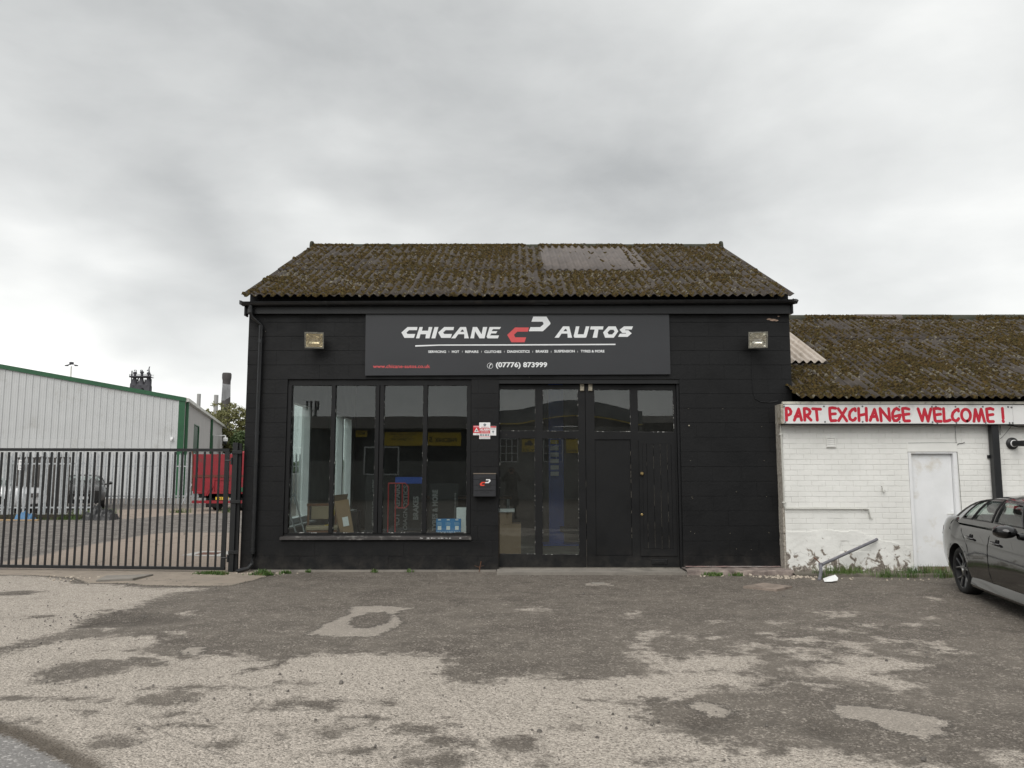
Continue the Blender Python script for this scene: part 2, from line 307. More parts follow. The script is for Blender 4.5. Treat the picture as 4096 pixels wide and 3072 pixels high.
class MB:
    """collects shapes; build() links them as ONE mesh object"""
    def __init__(s): s.v = []; s.f = []; s.mi = []; s.cur = 0
    def add(s, vs, fs):
        n = len(s.v); s.v += [tuple(q) for q in vs]; s.f += [tuple(i + n for i in f) for f in fs]; s.mi += [s.cur] * len(fs); return s
    def box(s, x0, x1, y0, y1, z0, z1):
        return s.add([(x0, y0, z0), (x1, y0, z0), (x1, y1, z0), (x0, y1, z0), (x0, y0, z1), (x1, y0, z1), (x1, y1, z1), (x0, y1, z1)],
              [(0, 3, 2, 1), (4, 5, 6, 7), (0, 1, 5, 4), (1, 2, 6, 5), (2, 3, 7, 6), (3, 0, 4, 7)])
    def cbox(s, x0, x1, y0, y1, z0, z1, c=.004, cx=None):
        """box whose front (-Y) edges are chamfered"""
        k = c if cx is None else cx
        V = [(x0, y0 + c, z0), (x1, y0 + c, z0), (x1, y0 + c, z1), (x0, y0 + c, z1), (x0 + k, y0, z0 + c), (x1 - k, y0, z0 + c), (x1 - k, y0, z1 - c), (x0 + k, y0, z1 - c),
             (x0, y1, z0), (x1, y1, z0), (x1, y1, z1), (x0, y1, z1)]
        return s.add(V, [(4, 5, 6, 7), (0, 1, 5, 4), (1, 2, 6, 5), (2, 3, 7, 6), (3, 0, 4, 7), (0, 8, 9, 1), (1, 9, 10, 2), (2, 10, 11, 3), (3, 11, 8, 0), (9, 8, 11, 10)])
    def prism(s, poly, y0, y1):
        """poly in (x,z), extruded in y"""
        n = len(poly); V = [(x, y0, z) for x, z in poly] + [(x, y1, z) for x, z in poly]
        F = [tuple(range(n)), tuple(range(2 * n - 1, n - 1, -1))] + [(i, i + n, (i + 1) % n + n, (i + 1) % n) for i in range(n)]
        return s.add(V, F)
    def prism_x(s, poly, x0, x1):
        n = len(poly); V = [(x0, y, z) for y, z in poly] + [(x1, y, z) for y, z in poly]
        return s.add(V, [tuple(range(n)), tuple(range(2 * n - 1, n - 1, -1))] + [(i, i + n, (i + 1) % n + n, (i + 1) % n) for i in range(n)])
    def tube(s, pts, r, n=10, cap=True):
        pts = [Vector(p) for p in pts]; rs = r if isinstance(r, (list, tuple)) else [r] * len(pts); rings = []
        up0 = Vector((0, 0, 1))
        for i, p in enumerate(pts):
            d = (pts[min(i + 1, len(pts) - 1)] - pts[max(i - 1, 0)]).normalized()
            a = d.cross(up0 if abs(d.z) < .95 else Vector((0, 1, 0))).normalized(); b = d.cross(a).normalized()
            rings.append([p + (a * math.cos(t) + b * math.sin(t)) * rs[i] for t in [2 * math.pi * k / n for k in range(n)]])
        V = [v for q in rings for v in q]; F = []
        for i in range(len(rings) - 1):
            for k in range(n): F.append((i * n + k, i * n + (k + 1) % n, (i + 1) * n + (k + 1) % n, (i + 1) * n + k))
        if cap: F += [tuple(range(n))[::-1], tuple(range((len(rings) - 1) * n, len(rings) * n))]
        return s.add(V, F)
    def bar(s, p, q, w, h=None):
        """square bar from p to q"""
        h = h or w; p, q = Vector(p), Vector(q); d = (q - p).normalized()
        a = d.cross(Vector((0, 0, 1)) if abs(d.z) < .95 else Vector((0, 1, 0))).normalized(); b = d.cross(a).normalized()
        V = [c + a * i * w / 2 + b * j * h / 2 for c in (p, q) for i, j in ((-1, -1), (1, -1), (1, 1), (-1, 1))]
        return s.add(V, [(3, 2, 1, 0), (4, 5, 6, 7), (0, 1, 5, 4), (1, 2, 6, 5), (2, 3, 7, 6), (3, 0, 4, 7)])
    def lathe(s, prof, n, origin, axis='Z', cap=True):
        """prof: (radius, height) pairs"""
        V = []; F = []
        for r, h in prof:
            for k in range(n):
                t = 2 * math.pi * k / n; a, b = r * math.cos(t), r * math.sin(t)
                p = (a, b, h) if axis == 'Z' else ((a, h, b) if axis == 'Y' else (h, a, b))
                V.append((p[0] + origin[0], p[1] + origin[1], p[2] + origin[2]))
        for i in range(len(prof) - 1):
            for k in range(n): F.append((i * n + k, i * n + (k + 1) % n, (i + 1) * n + (k + 1) % n, (i + 1) * n + k))
        if cap: F += [tuple(range(n))[::-1], tuple(range((len(prof) - 1) * n, len(prof) * n))]
        return s.add(V, F)
    def grid(s, P, close_u=False):
        nu, nv = len(P), len(P[0]); V = [q for r in P for q in r]; F = []
        for i in range(nu - 1 + (1 if close_u else 0)):
            for j in range(nv - 1):
                a = i * nv + j; b = ((i + 1) % nu) * nv + j; F.append((a, b, b + 1, a + 1))
        return s.add(V, F)
    def poly(s, outer, y, holes=(), flip=1):
        """flat polygon in (x,z) facing -Y"""
        loops = [[Vector((x, z, 0)) for x, z in l] for l in [outer] + list(holes)]
        tri = tessellate_polygon(loops); pts = [(x, y, z) for l in [outer] + list(holes) for x, z in l]
        fs = []
        for a, b, c in tri:
            A, B, D_ = pts[a], pts[b], pts[c]
            cr = (B[0] - A[0]) * (D_[2] - A[2]) - (B[2] - A[2]) * (D_[0] - A[0])
            fs.append((a, b, c) if cr > 0 else (a, c, b))
        return s.add(pts, fs)
    def mesh(s, name, mats, shift=(0, 0, 0), smooth=False):
        me = bpy.data.meshes.new(name)
        sh = Vector(shift); me.from_pydata([tuple(Vector(q) - sh) for q in s.v] if sh.length else s.v, [], s.f)
        for m in (mats if isinstance(mats, (list, tuple)) else [mats]): me.materials.append(m)
        if any(s.mi): me.polygons.foreach_set('material_index', s.mi)
        if smooth: me.polygons.foreach_set('use_smooth', [True] * len(me.polygons)); 
        me.update(); return me
    def build(s, name, mats, parent=None, smooth=False, local=False, loc=None, **k):
        """vertices are world coordinates unless local"""
        if local: return link_mesh(s.mesh(name, mats, (0, 0, 0), smooth), name, parent, loc or (0, 0, 0), **k)
        o = org(parent); l = Vector(loc) if loc else (Vector((0, 0, 0)) if parent else Vector((0, 0, 0)))
        return link_mesh(s.mesh(name, mats, o + l, smooth), name, parent, tuple(l), **k)
def auto_smooth(o, ang=35):
    me = o.data; me.polygons.foreach_set('use_smooth', [True] * len(me.polygons))
    try: me.set_sharp_from_angle(angle=R(ang))
    except Exception: pass
    return o
def copy_tree(o, parent=None):
    c = o.copy(); C.objects.link(c); c.parent = parent
    for ch in list(o.children): copy_tree(ch, c)
    return c
def npmesh(name, V, F, mat, smooth=False):
    me = bpy.data.meshes.new(name); V = np.asarray(V, dtype=np.float32); F = np.asarray(F, dtype=np.int32); k = F.shape[1]
    me.vertices.add(len(V)); me.vertices.foreach_set('co', V.ravel()); me.loops.add(F.size); me.loops.foreach_set('vertex_index', F.ravel())
    me.polygons.add(len(F)); me.polygons.foreach_set('loop_start', np.arange(0, F.size, k, dtype=np.int32)); me.polygons.foreach_set('loop_total', np.full(len(F), k, dtype=np.int32))
    if smooth: me.polygons.foreach_set('use_smooth', np.ones(len(F), dtype=bool))
    me.materials.append(mat); me.update(calc_edges=True); return me
def text_mb(mb, s, x0, x1, z0, z1, y, bold=.0, face=-1, shear=0.0, fit=True, turn=0):
    """flat lettering filling the box x0..x1, z0..z1 on the plane y; face=-1 looks towards -Y; turn=1 runs upwards"""
    cu = bpy.data.curves.new('t', 'FONT'); cu.body = s; cu.offset = bold; cu.resolution_u = 3; cu.fill_mode = 'BOTH'; cu.shear = shear
    ob = bpy.data.objects.new('t', cu); me = ob.to_mesh()
    vs = [tuple(v.co) for v in me.vertices]; fs = [tuple(p.vertices) for p in me.polygons]
    ob.to_mesh_clear(); bpy.data.objects.remove(ob); bpy.data.curves.remove(cu)
    if not vs: return
    ax = min(v[0] for v in vs); bx = max(v[0] for v in vs); ay = min(v[1] for v in vs); by = max(v[1] for v in vs)
    if turn: W, H = z1 - z0, x1 - x0
    else: W, H = abs(x1 - x0), z1 - z0
    out = []
    for v in vs:
        a = (v[0] - ax) / (bx - ax); b = (v[1] - ay) / (by - ay)
        if turn: out.append((x1 - b * (x1 - x0), y, z0 + a * (z1 - z0)))
        else: out.append((x0 + a * (x1 - x0), y, z0 + b * (z1 - z0)) if face < 0 else (x1 - a * (x1 - x0), y, z0 + b * (z1 - z0)))
    mb.add(out, fs)
def stroke(mb, pts, w, y, n=6):
    cut = [0]
    for i in range(1, len(pts) - 1):          # sharp corners: each arm is a stroke of its own
        a = Vector(pts[i]) - Vector(pts[i - 1]); b = Vector(pts[i + 1]) - Vector(pts[i])
        if a.normalized().dot(b.normalized()) < .35: cut.append(i)
    cut.append(len(pts) - 1)
    for k, (i, j) in enumerate(zip(cut[:-1], cut[1:])): stroke_run(mb, pts[i:j + 1], w, y - .0002 * (k % 4), n)
def stroke_run(mb, pts, w, y, n):
    """painted stroke with round ends, flat, facing -Y; no self-overlap"""
    P = [Vector((p[0], p[1])) for p in pts]; L_, R_ = [], []; r = w / 2
    for i, p in enumerate(P):
        d0 = (P[i] - P[i - 1]).normalized() if i else (P[1] - P[0]).normalized()
        d1 = (P[i + 1] - P[i]).normalized() if i < len(P) - 1 else d0
        t = (d0 + d1); t = t.normalized() if t.length > 1e-6 else d0; nrm = Vector((-t.y, t.x)); k = r / max(.72, nrm.dot(Vector((-d0.y, d0.x))))
        L_.append(p + nrm * k); R_.append(p - nrm * k)
    V = [(q.x, y, q.y) for q in L_] + [(q.x, y, q.y) for q in R_]; m = len(P)
    F = [(i, i + m, i + 1 + m, i + 1) for i in range(m - 1)]; mb.add(V, F)
    for p, d in ((P[0], (P[0] - P[1]).normalized()), (P[-1], (P[-1] - P[-2]).normalized())):
        a0 = math.atan2(d.y, d.x); ring = [(p.x + r * math.cos(a0 + R(-90 + 180 * k / n)), y, p.y + r * math.sin(a0 + R(-90 + 180 * k / n))) for k in range(n + 1)]
        mb.add(ring, [tuple(range(n + 1))])
# ------------------------------------------------------------------ ground
# outlines of the pale worn areas, stains, repairs and concrete, in metres (x, y)
PALE=[[(-8.46,12.64),(-8.15,12.85),(-7.46,12.58),(-6.9,12.25),(-6.72,11.94),(-6.07,11.84),(-5.45,11.48),(-5.07,11.4),(-4.77,11.48),(-4.47,11.4),(-4.41,11.19),(-4.71,11.02),(-4.78,10.36),(-4.74,9.78),(-4.96,9.55),(-4.92,9.12),(-4.78,8.55),(-4.88,8.23),(-4.92,7.94),(-5.01,7.77),(-5.3,7.24),(-9.35,12.64)],[(-5.0,6.84),(-4.78,7.41),(-4.72,7.69),(-4.62,7.99),(-4.48,8.15),(-4.27,8.2),(-3.99,8.26),(-3.74,8.23),(-3.56,8.1),(-3.61,7.87),(-3.7,7.67),(-3.46,7.55),(-3.18,7.41),(-3.01,7.31),(-2.91,7.45),(-2.64,7.48),(-2.28,7.24),(-2.14,7.14),(-2.33,6.84),(-2.38,6.75),(-2.1,7.01),(-1.97,7.41),(-1.66,7.48),(-1.11,7.43),(-0.66,7.43),(-0.59,7.11),(-0.64,6.85),(-0.48,6.58),(-0.21,6.48),(0.04,6.71),(0.33,6.72),(0.46,6.55),(0.81,6.63),(1.26,6.76),(1.17,7.15),(1.07,7.37),(1.16,7.5),(1.32,7.52),(1.43,7.24),(1.5,7.07),(1.65,7.26),(1.81,7.39),(1.98,7.32),(2.19,7.43),(2.2,7.11),(2.07,6.84),(1.83,6.76),(2.04,6.62),(2.17,6.51),(2.0,6.32),(1.82,6.28),(1.66,6.35),(1.35,6.13),(1.22,6.01),(1.06,6.09),(0.83,5.98),(0.57,5.99),(0.96,5.91),(0.97,5.76),(0.89,5.51),(1.09,5.4),(1.25,5.18),(1.39,5.05),(1.55,5.09),(1.58,4.99),(1.68,4.94),(1.79,5.02),(1.97,5.07),(2.09,4.91),(2.27,4.83),(2.48,4.75),(2.61,4.66),(0.1,4.06),(-2.16,4.06),(-2.55,4.7),(-2.95,5.07),(-3.32,5.34),(-3.52,5.51),(-4.19,5.76)],[(2.32,6.93),(2.43,6.9),(2.57,6.84),(2.76,7.03),(3.01,7.37),(3.18,7.41),(3.33,7.32),(3.49,7.31),(3.67,7.01),(3.38,6.84),(3.07,6.76),(3.15,6.62),(3.28,6.47),(3.13,6.21),(2.96,6.22),(2.84,6.51),(2.56,6.62),(2.42,6.76)],[(2.18,7.69),(2.41,7.87),(2.52,7.79),(2.32,7.52),(2.2,7.55)],[(2.7,8.1),(3.05,8.15),(3.23,7.91),(2.99,7.89),(2.78,7.94)],[(3.25,7.94),(3.48,7.94),(3.48,7.64),(3.33,7.5),(3.19,7.69)],[(2.57,7.41),(2.8,7.46),(2.76,7.24),(2.58,7.2)],[(2.56,7.64),(3.08,7.64),(2.91,7.46),(2.57,7.46)],[(3.17,8.67),(3.59,8.64),(3.7,8.43),(3.44,8.52)],[(1.33,9.26),(1.54,9.7),(1.53,9.55),(1.35,9.19)],[(3.78,9.45),(4.04,9.51),(4.03,9.3),(3.73,9.22)],[(3.67,9.63),(4.21,9.58),(3.71,9.51)],[(1.23,8.04),(1.37,8.37),(1.63,8.43),(1.53,8.2),(1.32,7.94)],[(1.18,7.79),(1.34,7.94),(1.28,7.64),(1.17,7.6)],[(1.72,8.18),(1.89,8.18),(1.82,8.01)],[(1.99,8.2),(2.21,8.2),(2.04,8.01)],[(2.25,9.05),(2.48,9.03),(2.3,8.92)],[(2.36,6.41),(2.51,6.41),(2.53,6.32),(2.38,6.32)],[(2.92,8.99),(3.15,8.96),(2.99,8.87)],[(4.38,8.9),(4.69,8.9),(4.39,8.73)],[(3.89,8.86),(4.13,8.82),(3.94,8.69)],[(3.99,8.04),(4.3,8.01),(4.27,7.87),(4.01,7.89)],[(4.05,7.79),(4.31,7.77),(4.3,7.6),(4.1,7.56)],[(3.81,7.6),(3.94,7.6),(3.78,7.46)],[(4.87,9.33),(5.02,9.3),(4.85,9.19)],[(2.64,8.37),(2.79,8.37),(2.69,8.23)],[(5.62,10.64),(5.73,10.54),(5.6,10.42)],[(0.14,9.73),(0.43,9.78),(0.42,9.6),(0.17,9.55)],[(2.91,4.97),(3.06,4.95),(3.07,4.83),(2.96,4.66),(2.89,4.8)],[(3.74,8.2),(3.99,8.04),(3.71,7.94)],[(-3.99,9.51),(-3.81,9.55),(-3.78,9.4),(-3.9,9.36)],[(-4.51,8.61),(-4.42,8.67),(-4.36,8.52)],[(-3.65,8.43),(-3.51,8.45),(-3.48,8.32)]]
DARK=[(-3.75,6.94,0.34,0.39),(-3.78,6.77,0.18,0.26),(-3.36,7.16,0.27,0.15),(-3.42,7.29,0.15,0.1),(-2.62,6.08,0.23,0.19),(-2.72,5.98,0.14,0.08),(-2.56,6.38,0.12,0.09),(-3.35,6.05,0.25,0.04),(-3.79,6.07,0.1,0.07),(-1.53,5.99,0.29,0.1),(-1.35,5.92,0.1,0.12),(-1.75,5.84,0.11,0.04),(-2.99,5.73,0.08,0.06),(-2.46,5.69,0.07,0.07),(-2.32,5.7,0.03,0.02),(-2.54,5.13,0.14,0.13),(-2.49,5.23,0.06,0.06),(-1.82,5.14,0.08,0.05),(-1.86,5.1,0.04,0.03),(-1.15,5.46,0.11,0.06),(-1.18,5.3,0.09,0.06),(-1.34,5.4,0.04,0.02),(-1.0,5.63,0.08,0.04),(-0.93,6.04,0.07,0.08),(-0.59,5.39,0.18,0.1),(-0.39,5.15,0.15,0.1),(-0.43,4.83,0.15,0.16),(-0.6,4.82,0.04,0.09),(-0.94,5.0,0.17,0.04),(-0.03,5.07,0.09,0.14),(-3.3,5.52,0.08,0.02),(-5.56,9.36,0.16,0.1),(-6.97,11.03,0.35,0.24),(-4.96,9.71,0.15,0.06),(-2.43,6.38,0.2,0.03),(-1.75,6.51,0.12,0.04),(-1.53,5.3,0.02,0.02),(-2.23,5.46,0.15,0.02),(-1.53,5.51,0.06,0.02),(0.07,5.12,0.1,0.11),(0.09,4.99,0.07,0.07),(0.39,5.42,0.08,0.04),(0.21,4.76,0.07,0.05),(0.89,4.83,0.08,0.03),(2.05,6.45,0.07,0.08),(1.78,6.8,0.12,0.04),(2.54,7.07,0.15,0.08)]
PATCH=[[(-2.18,8.29),(-2.1,8.55),(-2.08,8.86),(-1.95,9.36),(-2.02,9.94),(-1.67,9.97),(-1.24,9.81),(-1.41,9.4),(-1.23,8.9),(-1.37,8.23),(-1.75,8.2)],[(-3.11,7.48),(-3.21,7.79),(-3.05,7.79),(-2.94,7.64),(-2.96,7.52)],[(1.3,5.93),(1.45,5.97),(1.55,5.87),(1.56,5.68),(1.51,5.62),(1.4,5.68),(1.33,5.76)],[(2.35,5.87),(2.58,5.86),(2.84,5.71),(2.98,5.51),(2.85,5.28),(2.68,5.17),(2.58,5.26),(2.48,5.51),(2.31,5.62)],[(1.09,11.89),(1.24,12.08),(1.49,11.94),(1.51,11.71),(1.14,11.73)]]
PATCHHOLE=[(-1.62,9.08,0.23,0.47)]
HOLLOW=[(1.35,5.52,0.21,0.15),(2.08,5.38,0.14,0.18),(2.04,6.47,0.1,0.11),(-4.25,9.13,0.53,0.35),(-4.71,9.0,0.16,0.26)]
CONC=[[(-10.86,13.66),(-8.33,13.42),(-8.35,12.81),(-9.83,12.38)],[(-8.75,13.42),(-4.96,13.5),(-4.15,13.26),(-3.96,12.66),(-4.04,12.18),(-4.19,11.68),(-4.78,11.56),(-5.46,11.68),(-5.68,11.84),(-6.44,11.92),(-6.97,12.52),(-7.94,12.81),(-8.37,12.84)]]
ROAD=[[(-3.47,5.3),(-3.19,5.15),(-2.83,4.89),(-2.53,4.66),(-2.19,4.06),(-3.26,4.06),(-4.43,5.46)]]
YCONC=[[(-9.47,14.51),(-9.38,15.81),(-9.62,17.38),(-9.49,18.48),(-9.55,20.19),(-9.38,21.07),(-8.27,21.07),(-7.25,20.92),(-4.38,12.82),(-8.35,12.82)],[(-13.15,25.9),(-12.86,27.12),(-12.46,29.12),(-10.55,30.45),(-13.7,39.47),(-13.48,33.38),(-15.06,33.13),(-16.43,32.38)]]
def sdf(poly, X, Y):
    """signed distance, positive inside"""
    p = np.array(poly, dtype=np.float64); d = np.full(X.shape, 1e9); ins = np.zeros(X.shape, dtype=bool)
    for i in range(len(p)):
        a, b = p[i - 1], p[i]; e = b - a; wx, wy = X - a[0], Y - a[1]; t = np.clip((wx * e[0] + wy * e[1]) / (e @ e + 1e-12), 0, 1)
        d = np.minimum(d, (wx - e[0] * t) ** 2 + (wy - e[1] * t) ** 2)
        c = ((a[1] > Y) != (b[1] > Y)) & (X < (b[0] - a[0]) * (Y - a[1]) / (b[1] - a[1] + 1e-12) + a[0]); ins ^= c
    return np.where(ins, 1, -1) * np.sqrt(d)
def sell(e, X, Y):
    cx, cy, rx, ry = e; rx, ry = max(rx, .02), max(ry, .02); q = np.sqrt(((X - cx) / rx) ** 2 + ((Y - cy) / ry) ** 2); return (1 - q) * min(rx, ry)
def in_boxes(poly, X, Y, out, pad, op):
    p = np.array(poly); m = (X > p[:, 0].min() - pad) & (X < p[:, 0].max() + pad) & (Y > p[:, 1].min() - pad) & (Y < p[:, 1].max() + pad)
    if m.any(): out[m] = op(out[m], sdf(poly, X[m], Y[m]))
def build_ground():
    xs = np.concatenate([[-1500, -700, -300, -140, -70, -45], np.arange(-32, -9, .5), np.arange(-9, 6.6, .055), np.arange(6.6, 14, .3), [20, 40, 80, 160, 400, 1500]])
    ys = np.concatenate([[-400, -150, -60, -30, -16, -8, -2, 1, 2.5], np.arange(3.4, 13.4, .05), np.arange(13.4, 40, .35), [42, 46, 52, 60, 75, 100, 150, 250, 500, 1000, 2500]])
    X, Y = np.meshgrid(xs, ys); X = X.ravel(); Y = Y.ravel(); Z = np.zeros_like(X)
    pale = np.full(X.shape, -.4); rep = pale.copy(); conc = pale.copy(); road = pale.copy(); yc = pale.copy()
    for p in PALE: in_boxes(p, X, Y, pale, .4, np.maximum)
    for e in DARK: pale = np.minimum(pale, np.maximum(-sell(e, X, Y) * 1.6, -.3) + 0)
    for p in PATCH: in_boxes(p, X, Y, rep, .4, np.maximum)
    for e in PATCHHOLE: rep = np.minimum(rep, -sell(e, X, Y))
    for p in CONC: in_boxes(p, X, Y, conc, .4, np.maximum)
    for p in ROAD: in_boxes(p, X, Y, road, .4, np.maximum)
    for p in YCONC: in_boxes(p, X, Y, yc, .4, np.maximum)
    hol = np.zeros_like(X)
    for e in HOLLOW: hol = np.maximum(hol, np.clip(sell(e, X, Y) / min(e[2], e[3]) + .35, 0, 1))
    near = (Y < 14) & (Y > 2) & (np.abs(X) < 15)
    w = np.sin(X * 1.7 + 1.3) * np.cos(Y * 1.3) * .008 + np.sin(X * .6 + Y * .9) * .010
    fade = np.clip((12.4 - Y) / 1.5, 0, 1)
    Z = np.where(near, w * fade, 0) - hol * .03 + np.where(near, np.clip(rep / .05, 0, 1) * .006, 0)
    Z = Z + np.where(near, np.clip(conc / .03, -1, 1) * .006, 0) * (Y > 11)
    V = np.stack([X, Y, Z], 1); nx, ny = len(xs), len(ys)
    i = np.arange(ny - 1)[:, None] * nx + np.arange(nx - 1)[None, :]; i = i.ravel(); F = np.stack([i, i + 1, i + nx + 1, i + nx], 1)
    me = npmesh('ground', V, F, ground_mat(), True)
    for n, a in (('pale', pale), ('rep', rep), ('conc', conc), ('road', road), ('yconc', yc), ('hollow', hol)):
        at = me.attributes.new(n, 'FLOAT', 'POINT'); at.data.foreach_set('value', np.clip(a, -.4, .6 if n != 'hollow' else 1).astype(np.float32))
    link_mesh(me, 'ground', kind='structure')
def ground_mat():
    m, N, L, b = new_mat('worn_asphalt'); v = objco(N)
    def A(n): a = N.new('ShaderNodeAttribute'); a.attribute_name = n; return a.outputs['Fac']
    big = tnoise(N, L, 2.1, 8, .62, v, .4); mid = tnoise(N, L, 7, 9, .68, v); fine = tnoise(N, L, 38, 4, .6, v)
    def sharp(src, amp, w=.02, n1=None):
        n = mth(N, L, 'MULTIPLY', mth(N, L, 'SUBTRACT', n1 or mid, .5), amp); s = mth(N, L, 'ADD', src, n)
        s = mth(N, L, 'ADD', s, mth(N, L, 'MULTIPLY', mth(N, L, 'SUBTRACT', fine, .5), .16))
        mr = N.new('ShaderNodeMapRange'); mr.interpolation_type = 'SMOOTHSTEP'; L.new(s, mr.inputs[0]); mr.inputs[1].default_value = -w; mr.inputs[2].default_value = w; return mr.outputs[0]
    # stones of two sizes, each with its own tone
    def stones(scale):
        vo = N.new('ShaderNodeTexVoronoi'); vo.inputs['Scale'].default_value = scale; L.new(v, vo.inputs['Vector'])
        bw = N.new('ShaderNodeSeparateColor'); L.new(vo.outputs['Color'], bw.inputs[0]); return vo.outputs['Distance'], bw.outputs[0]
    d1, s1 = stones(62); d2, s2 = stones(125)
    # dark binder with sparse pale chips
    dark = ramp(N, L, big, .36, (.110, .096, .081), .66, (.160, .140, .118))
    dark = mixc(N, L, ramp(N, L, tnoise(N, L, .9, 6, .6, v), .5, (0, 0, 0), .68, (1, 1, 1)), dark, (.090, .077, .065))
    amt = ramp(N, L, mid, .40, (.12, .12, .12), .64, (.85, .85, .85))
    chips = mth(N, L, 'MULTIPLY', ramp(N, L, s1, .80, (0, 0, 0), .9, (1, 1, 1)), amt)
    chips2 = mth(N, L, 'MULTIPLY', ramp(N, L, s2, .72, (0, 0, 0), .9, (1, 1, 1)), amt)
    dark = mixc(N, L, mth(N, L, 'MULTIPLY', chips, .95), dark, (.42, .375, .325)); dark = mixc(N, L, mth(N, L, 'MULTIPLY', chips2, .8), dark, (.36, .32, .275))
    # pale worn surface: stones in grey mortar
    pale = ramp(N, L, s1, .0, (.23, .203, .173), 1.0, (.60, .54, .47))
    pale = mixc(N, L, .45, pale, ramp(N, L, s2, .1, (.17, .150, .127), .9, (.58, .52, .455)))
    pits = ramp(N, L, tnoise(N, L, 52, 3, .55, v), .60, (0, 0, 0), .68, (1, 1, 1)); pale = mixc(N, L, mth(N, L, 'MULTIPLY', pits, .7), pale, (.075, .068, .06))
    pale = mixc(N, L, mth(N, L, 'MULTIPLY', ramp(N, L, big, .5, (0, 0, 0), .75, (1, 1, 1)), .35), pale, (.22, .195, .165))
    fp = sharp(A('pale'), .85, .10)
    # scattered small worn spots in the dark part and dark blots in the pale part
    sp = ramp(N, L, tnoise(N, L, 2.6, 9, .66, mapped(N, L, v, (1, 1.0, 1), (7, 3, 0)), .3), .665, (0, 0, 0), .69, (1, 1, 1))
    fp2 = mth(N, L, 'MAXIMUM', fp, mth(N, L, 'MULTIPLY', sp, .45))
    bl = ramp(N, L, tnoise(N, L, 1.9, 10, .68, mapped(N, L, v, (1, 1, 1), (21, 13, 0)), .3), .64, (0, 0, 0), .665, (1, 1, 1))
    fp2 = mth(N, L, 'MULTIPLY', fp2, mth(N, L, 'SUBTRACT', 1.0, mth(N, L, 'MULTIPLY', bl, .75)))
    col = mixc(N, L, fp2, dark, pale)
    # smooth repairs, tar line round them
    r = A('rep'); fr = sharp(r, .34, .02, mid); tar = mth(N, L, 'SUBTRACT', sharp(mth(N, L, 'ADD', r, .03), .34, .02, mid), fr, True)
    repc = ramp(N, L, s2, 0, (.30, .27, .235), 1, (.46, .415, .36)); col = mixc(N, L, mth(N, L, 'MULTIPLY', tar, .6), col, (.045, .040, .036)); col = mixc(N, L, mth(N, L, 'MULTIPLY', fr, .52), col, repc)
    col = mixc(N, L, mth(N, L, 'MULTIPLY', A('hollow'), .45), col, (.05, .042, .035))
    # concrete apron
    cc = ramp(N, L, big, .35, (.37, .315, .255), .68, (.28, .24, .20)); cc = mixc(N, L, mth(N, L, 'MULTIPLY', ramp(N, L, mid, .56, (0, 0, 0), .66, (1, 1, 1)), .5), cc, (.12, .105, .085))
    fc = sharp(A('conc'), .14, .02, big); edge = mth(N, L, 'SUBTRACT', sharp(mth(N, L, 'ADD', A('conc'), .05), .14, .02, big), fc, True)
    col = mixc(N, L, mth(N, L, 'MULTIPLY', edge, .6), col, (.045, .038, .030)); col = mixc(N, L, mth(N, L, 'MULTIPLY', fc, .92), col, cc)
    # smooth road surface in the corner, with a mossy brown rim
    fo = sharp(A('road'), .03, .03, big); rim = mth(N, L, 'SUBTRACT', sharp(mth(N, L, 'ADD', A('road'), .16), .10, .06, mid), fo, True)
    rc = ramp(N, L, s1, .78, (.19, .182, .174), .95, (.36, .345, .33)); col = mixc(N, L, mth(N, L, 'MULTIPLY', rim, .85), col, (.095, .078, .060)); col = mixc(N, L, fo, col, rc)
    # yard behind the gate: dark loose stone, brown concrete
    s = N.new('ShaderNodeSeparateXYZ'); L.new(v, s.inputs[0])
    behind = mth(N, L, 'GREATER_THAN', s.outputs[1], 13.42)
    d3, s3 = stones(26); grav = ramp(N, L, s3, .1, (.11, .099, .091), .95, (.29, .265, .24)); grav = mixc(N, L, ramp(N, L, big, .45, (0, 0, 0), .62, (1, 1, 1)), grav, (.12, .108, .098))
    ycc = ramp(N, L, mid, .35, (.35, .285, .235), .7, (.26, .215, .18)); ycc = mixc(N, L, mth(N, L, 'MULTIPLY', ramp(N, L, s3, .6, (0, 0, 0), .9, (1, 1, 1)), .3), ycc, (.33, .29, .24))
    ck = N.new('ShaderNodeTexVoronoi'); ck.feature = 'DISTANCE_TO_EDGE'; ck.inputs['Scale'].default_value = .33; L.new(mapped(N, L, v, (1, .55, 1), (2, 1, 0), big), ck.inputs['Vector'])
    crk = ramp(N, L, ck.outputs[0], .0, (1, 1, 1), .006, (0, 0, 0)); ycc = mixc(N, L, mth(N, L, 'MULTIPLY', crk, .8), ycc, (.06, .05, .045))
    yard = mixc(N, L, sharp(A('yconc'), .5, .12), grav, ycc); col = mixc(N, L, behind, col, yard)
    # thin cracks
    c2 = N.new('ShaderNodeTexVoronoi'); c2.feature = 'DISTANCE_TO_EDGE'; c2.inputs['Scale'].default_value = .62; L.new(mapped(N, L, v, (1, 1, 1), (.4, .9, 0), mid), c2.inputs['Vector'])
    cr2 = mth(N, L, 'MULTIPLY', ramp(N, L, c2.outputs[0], .0, (1, 1, 1), .004, (0, 0, 0)), ramp(N, L, tnoise(N, L, .5, 2, .5, v), .52, (0, 0, 0), .6, (1, 1, 1)))
    col = mixc(N, L, mth(N, L, 'MULTIPLY', cr2, .5), col, (.05, .045, .04))
    L.new(col, b.inputs['Base Color']); b.inputs['Roughness'].default_value = .88; b.inputs['Specular IOR Level'].default_value = .3
    h = mth(N, L, 'ADD', mth(N, L, 'MULTIPLY', d1, -1.0), mth(N, L, 'MULTIPLY', fine, .6)); h = mth(N, L, 'ADD', h, mth(N, L, 'MULTIPLY', fp, .35)); h = mth(N, L, 'SUBTRACT', h, mth(N, L, 'MULTIPLY', pits, .5))
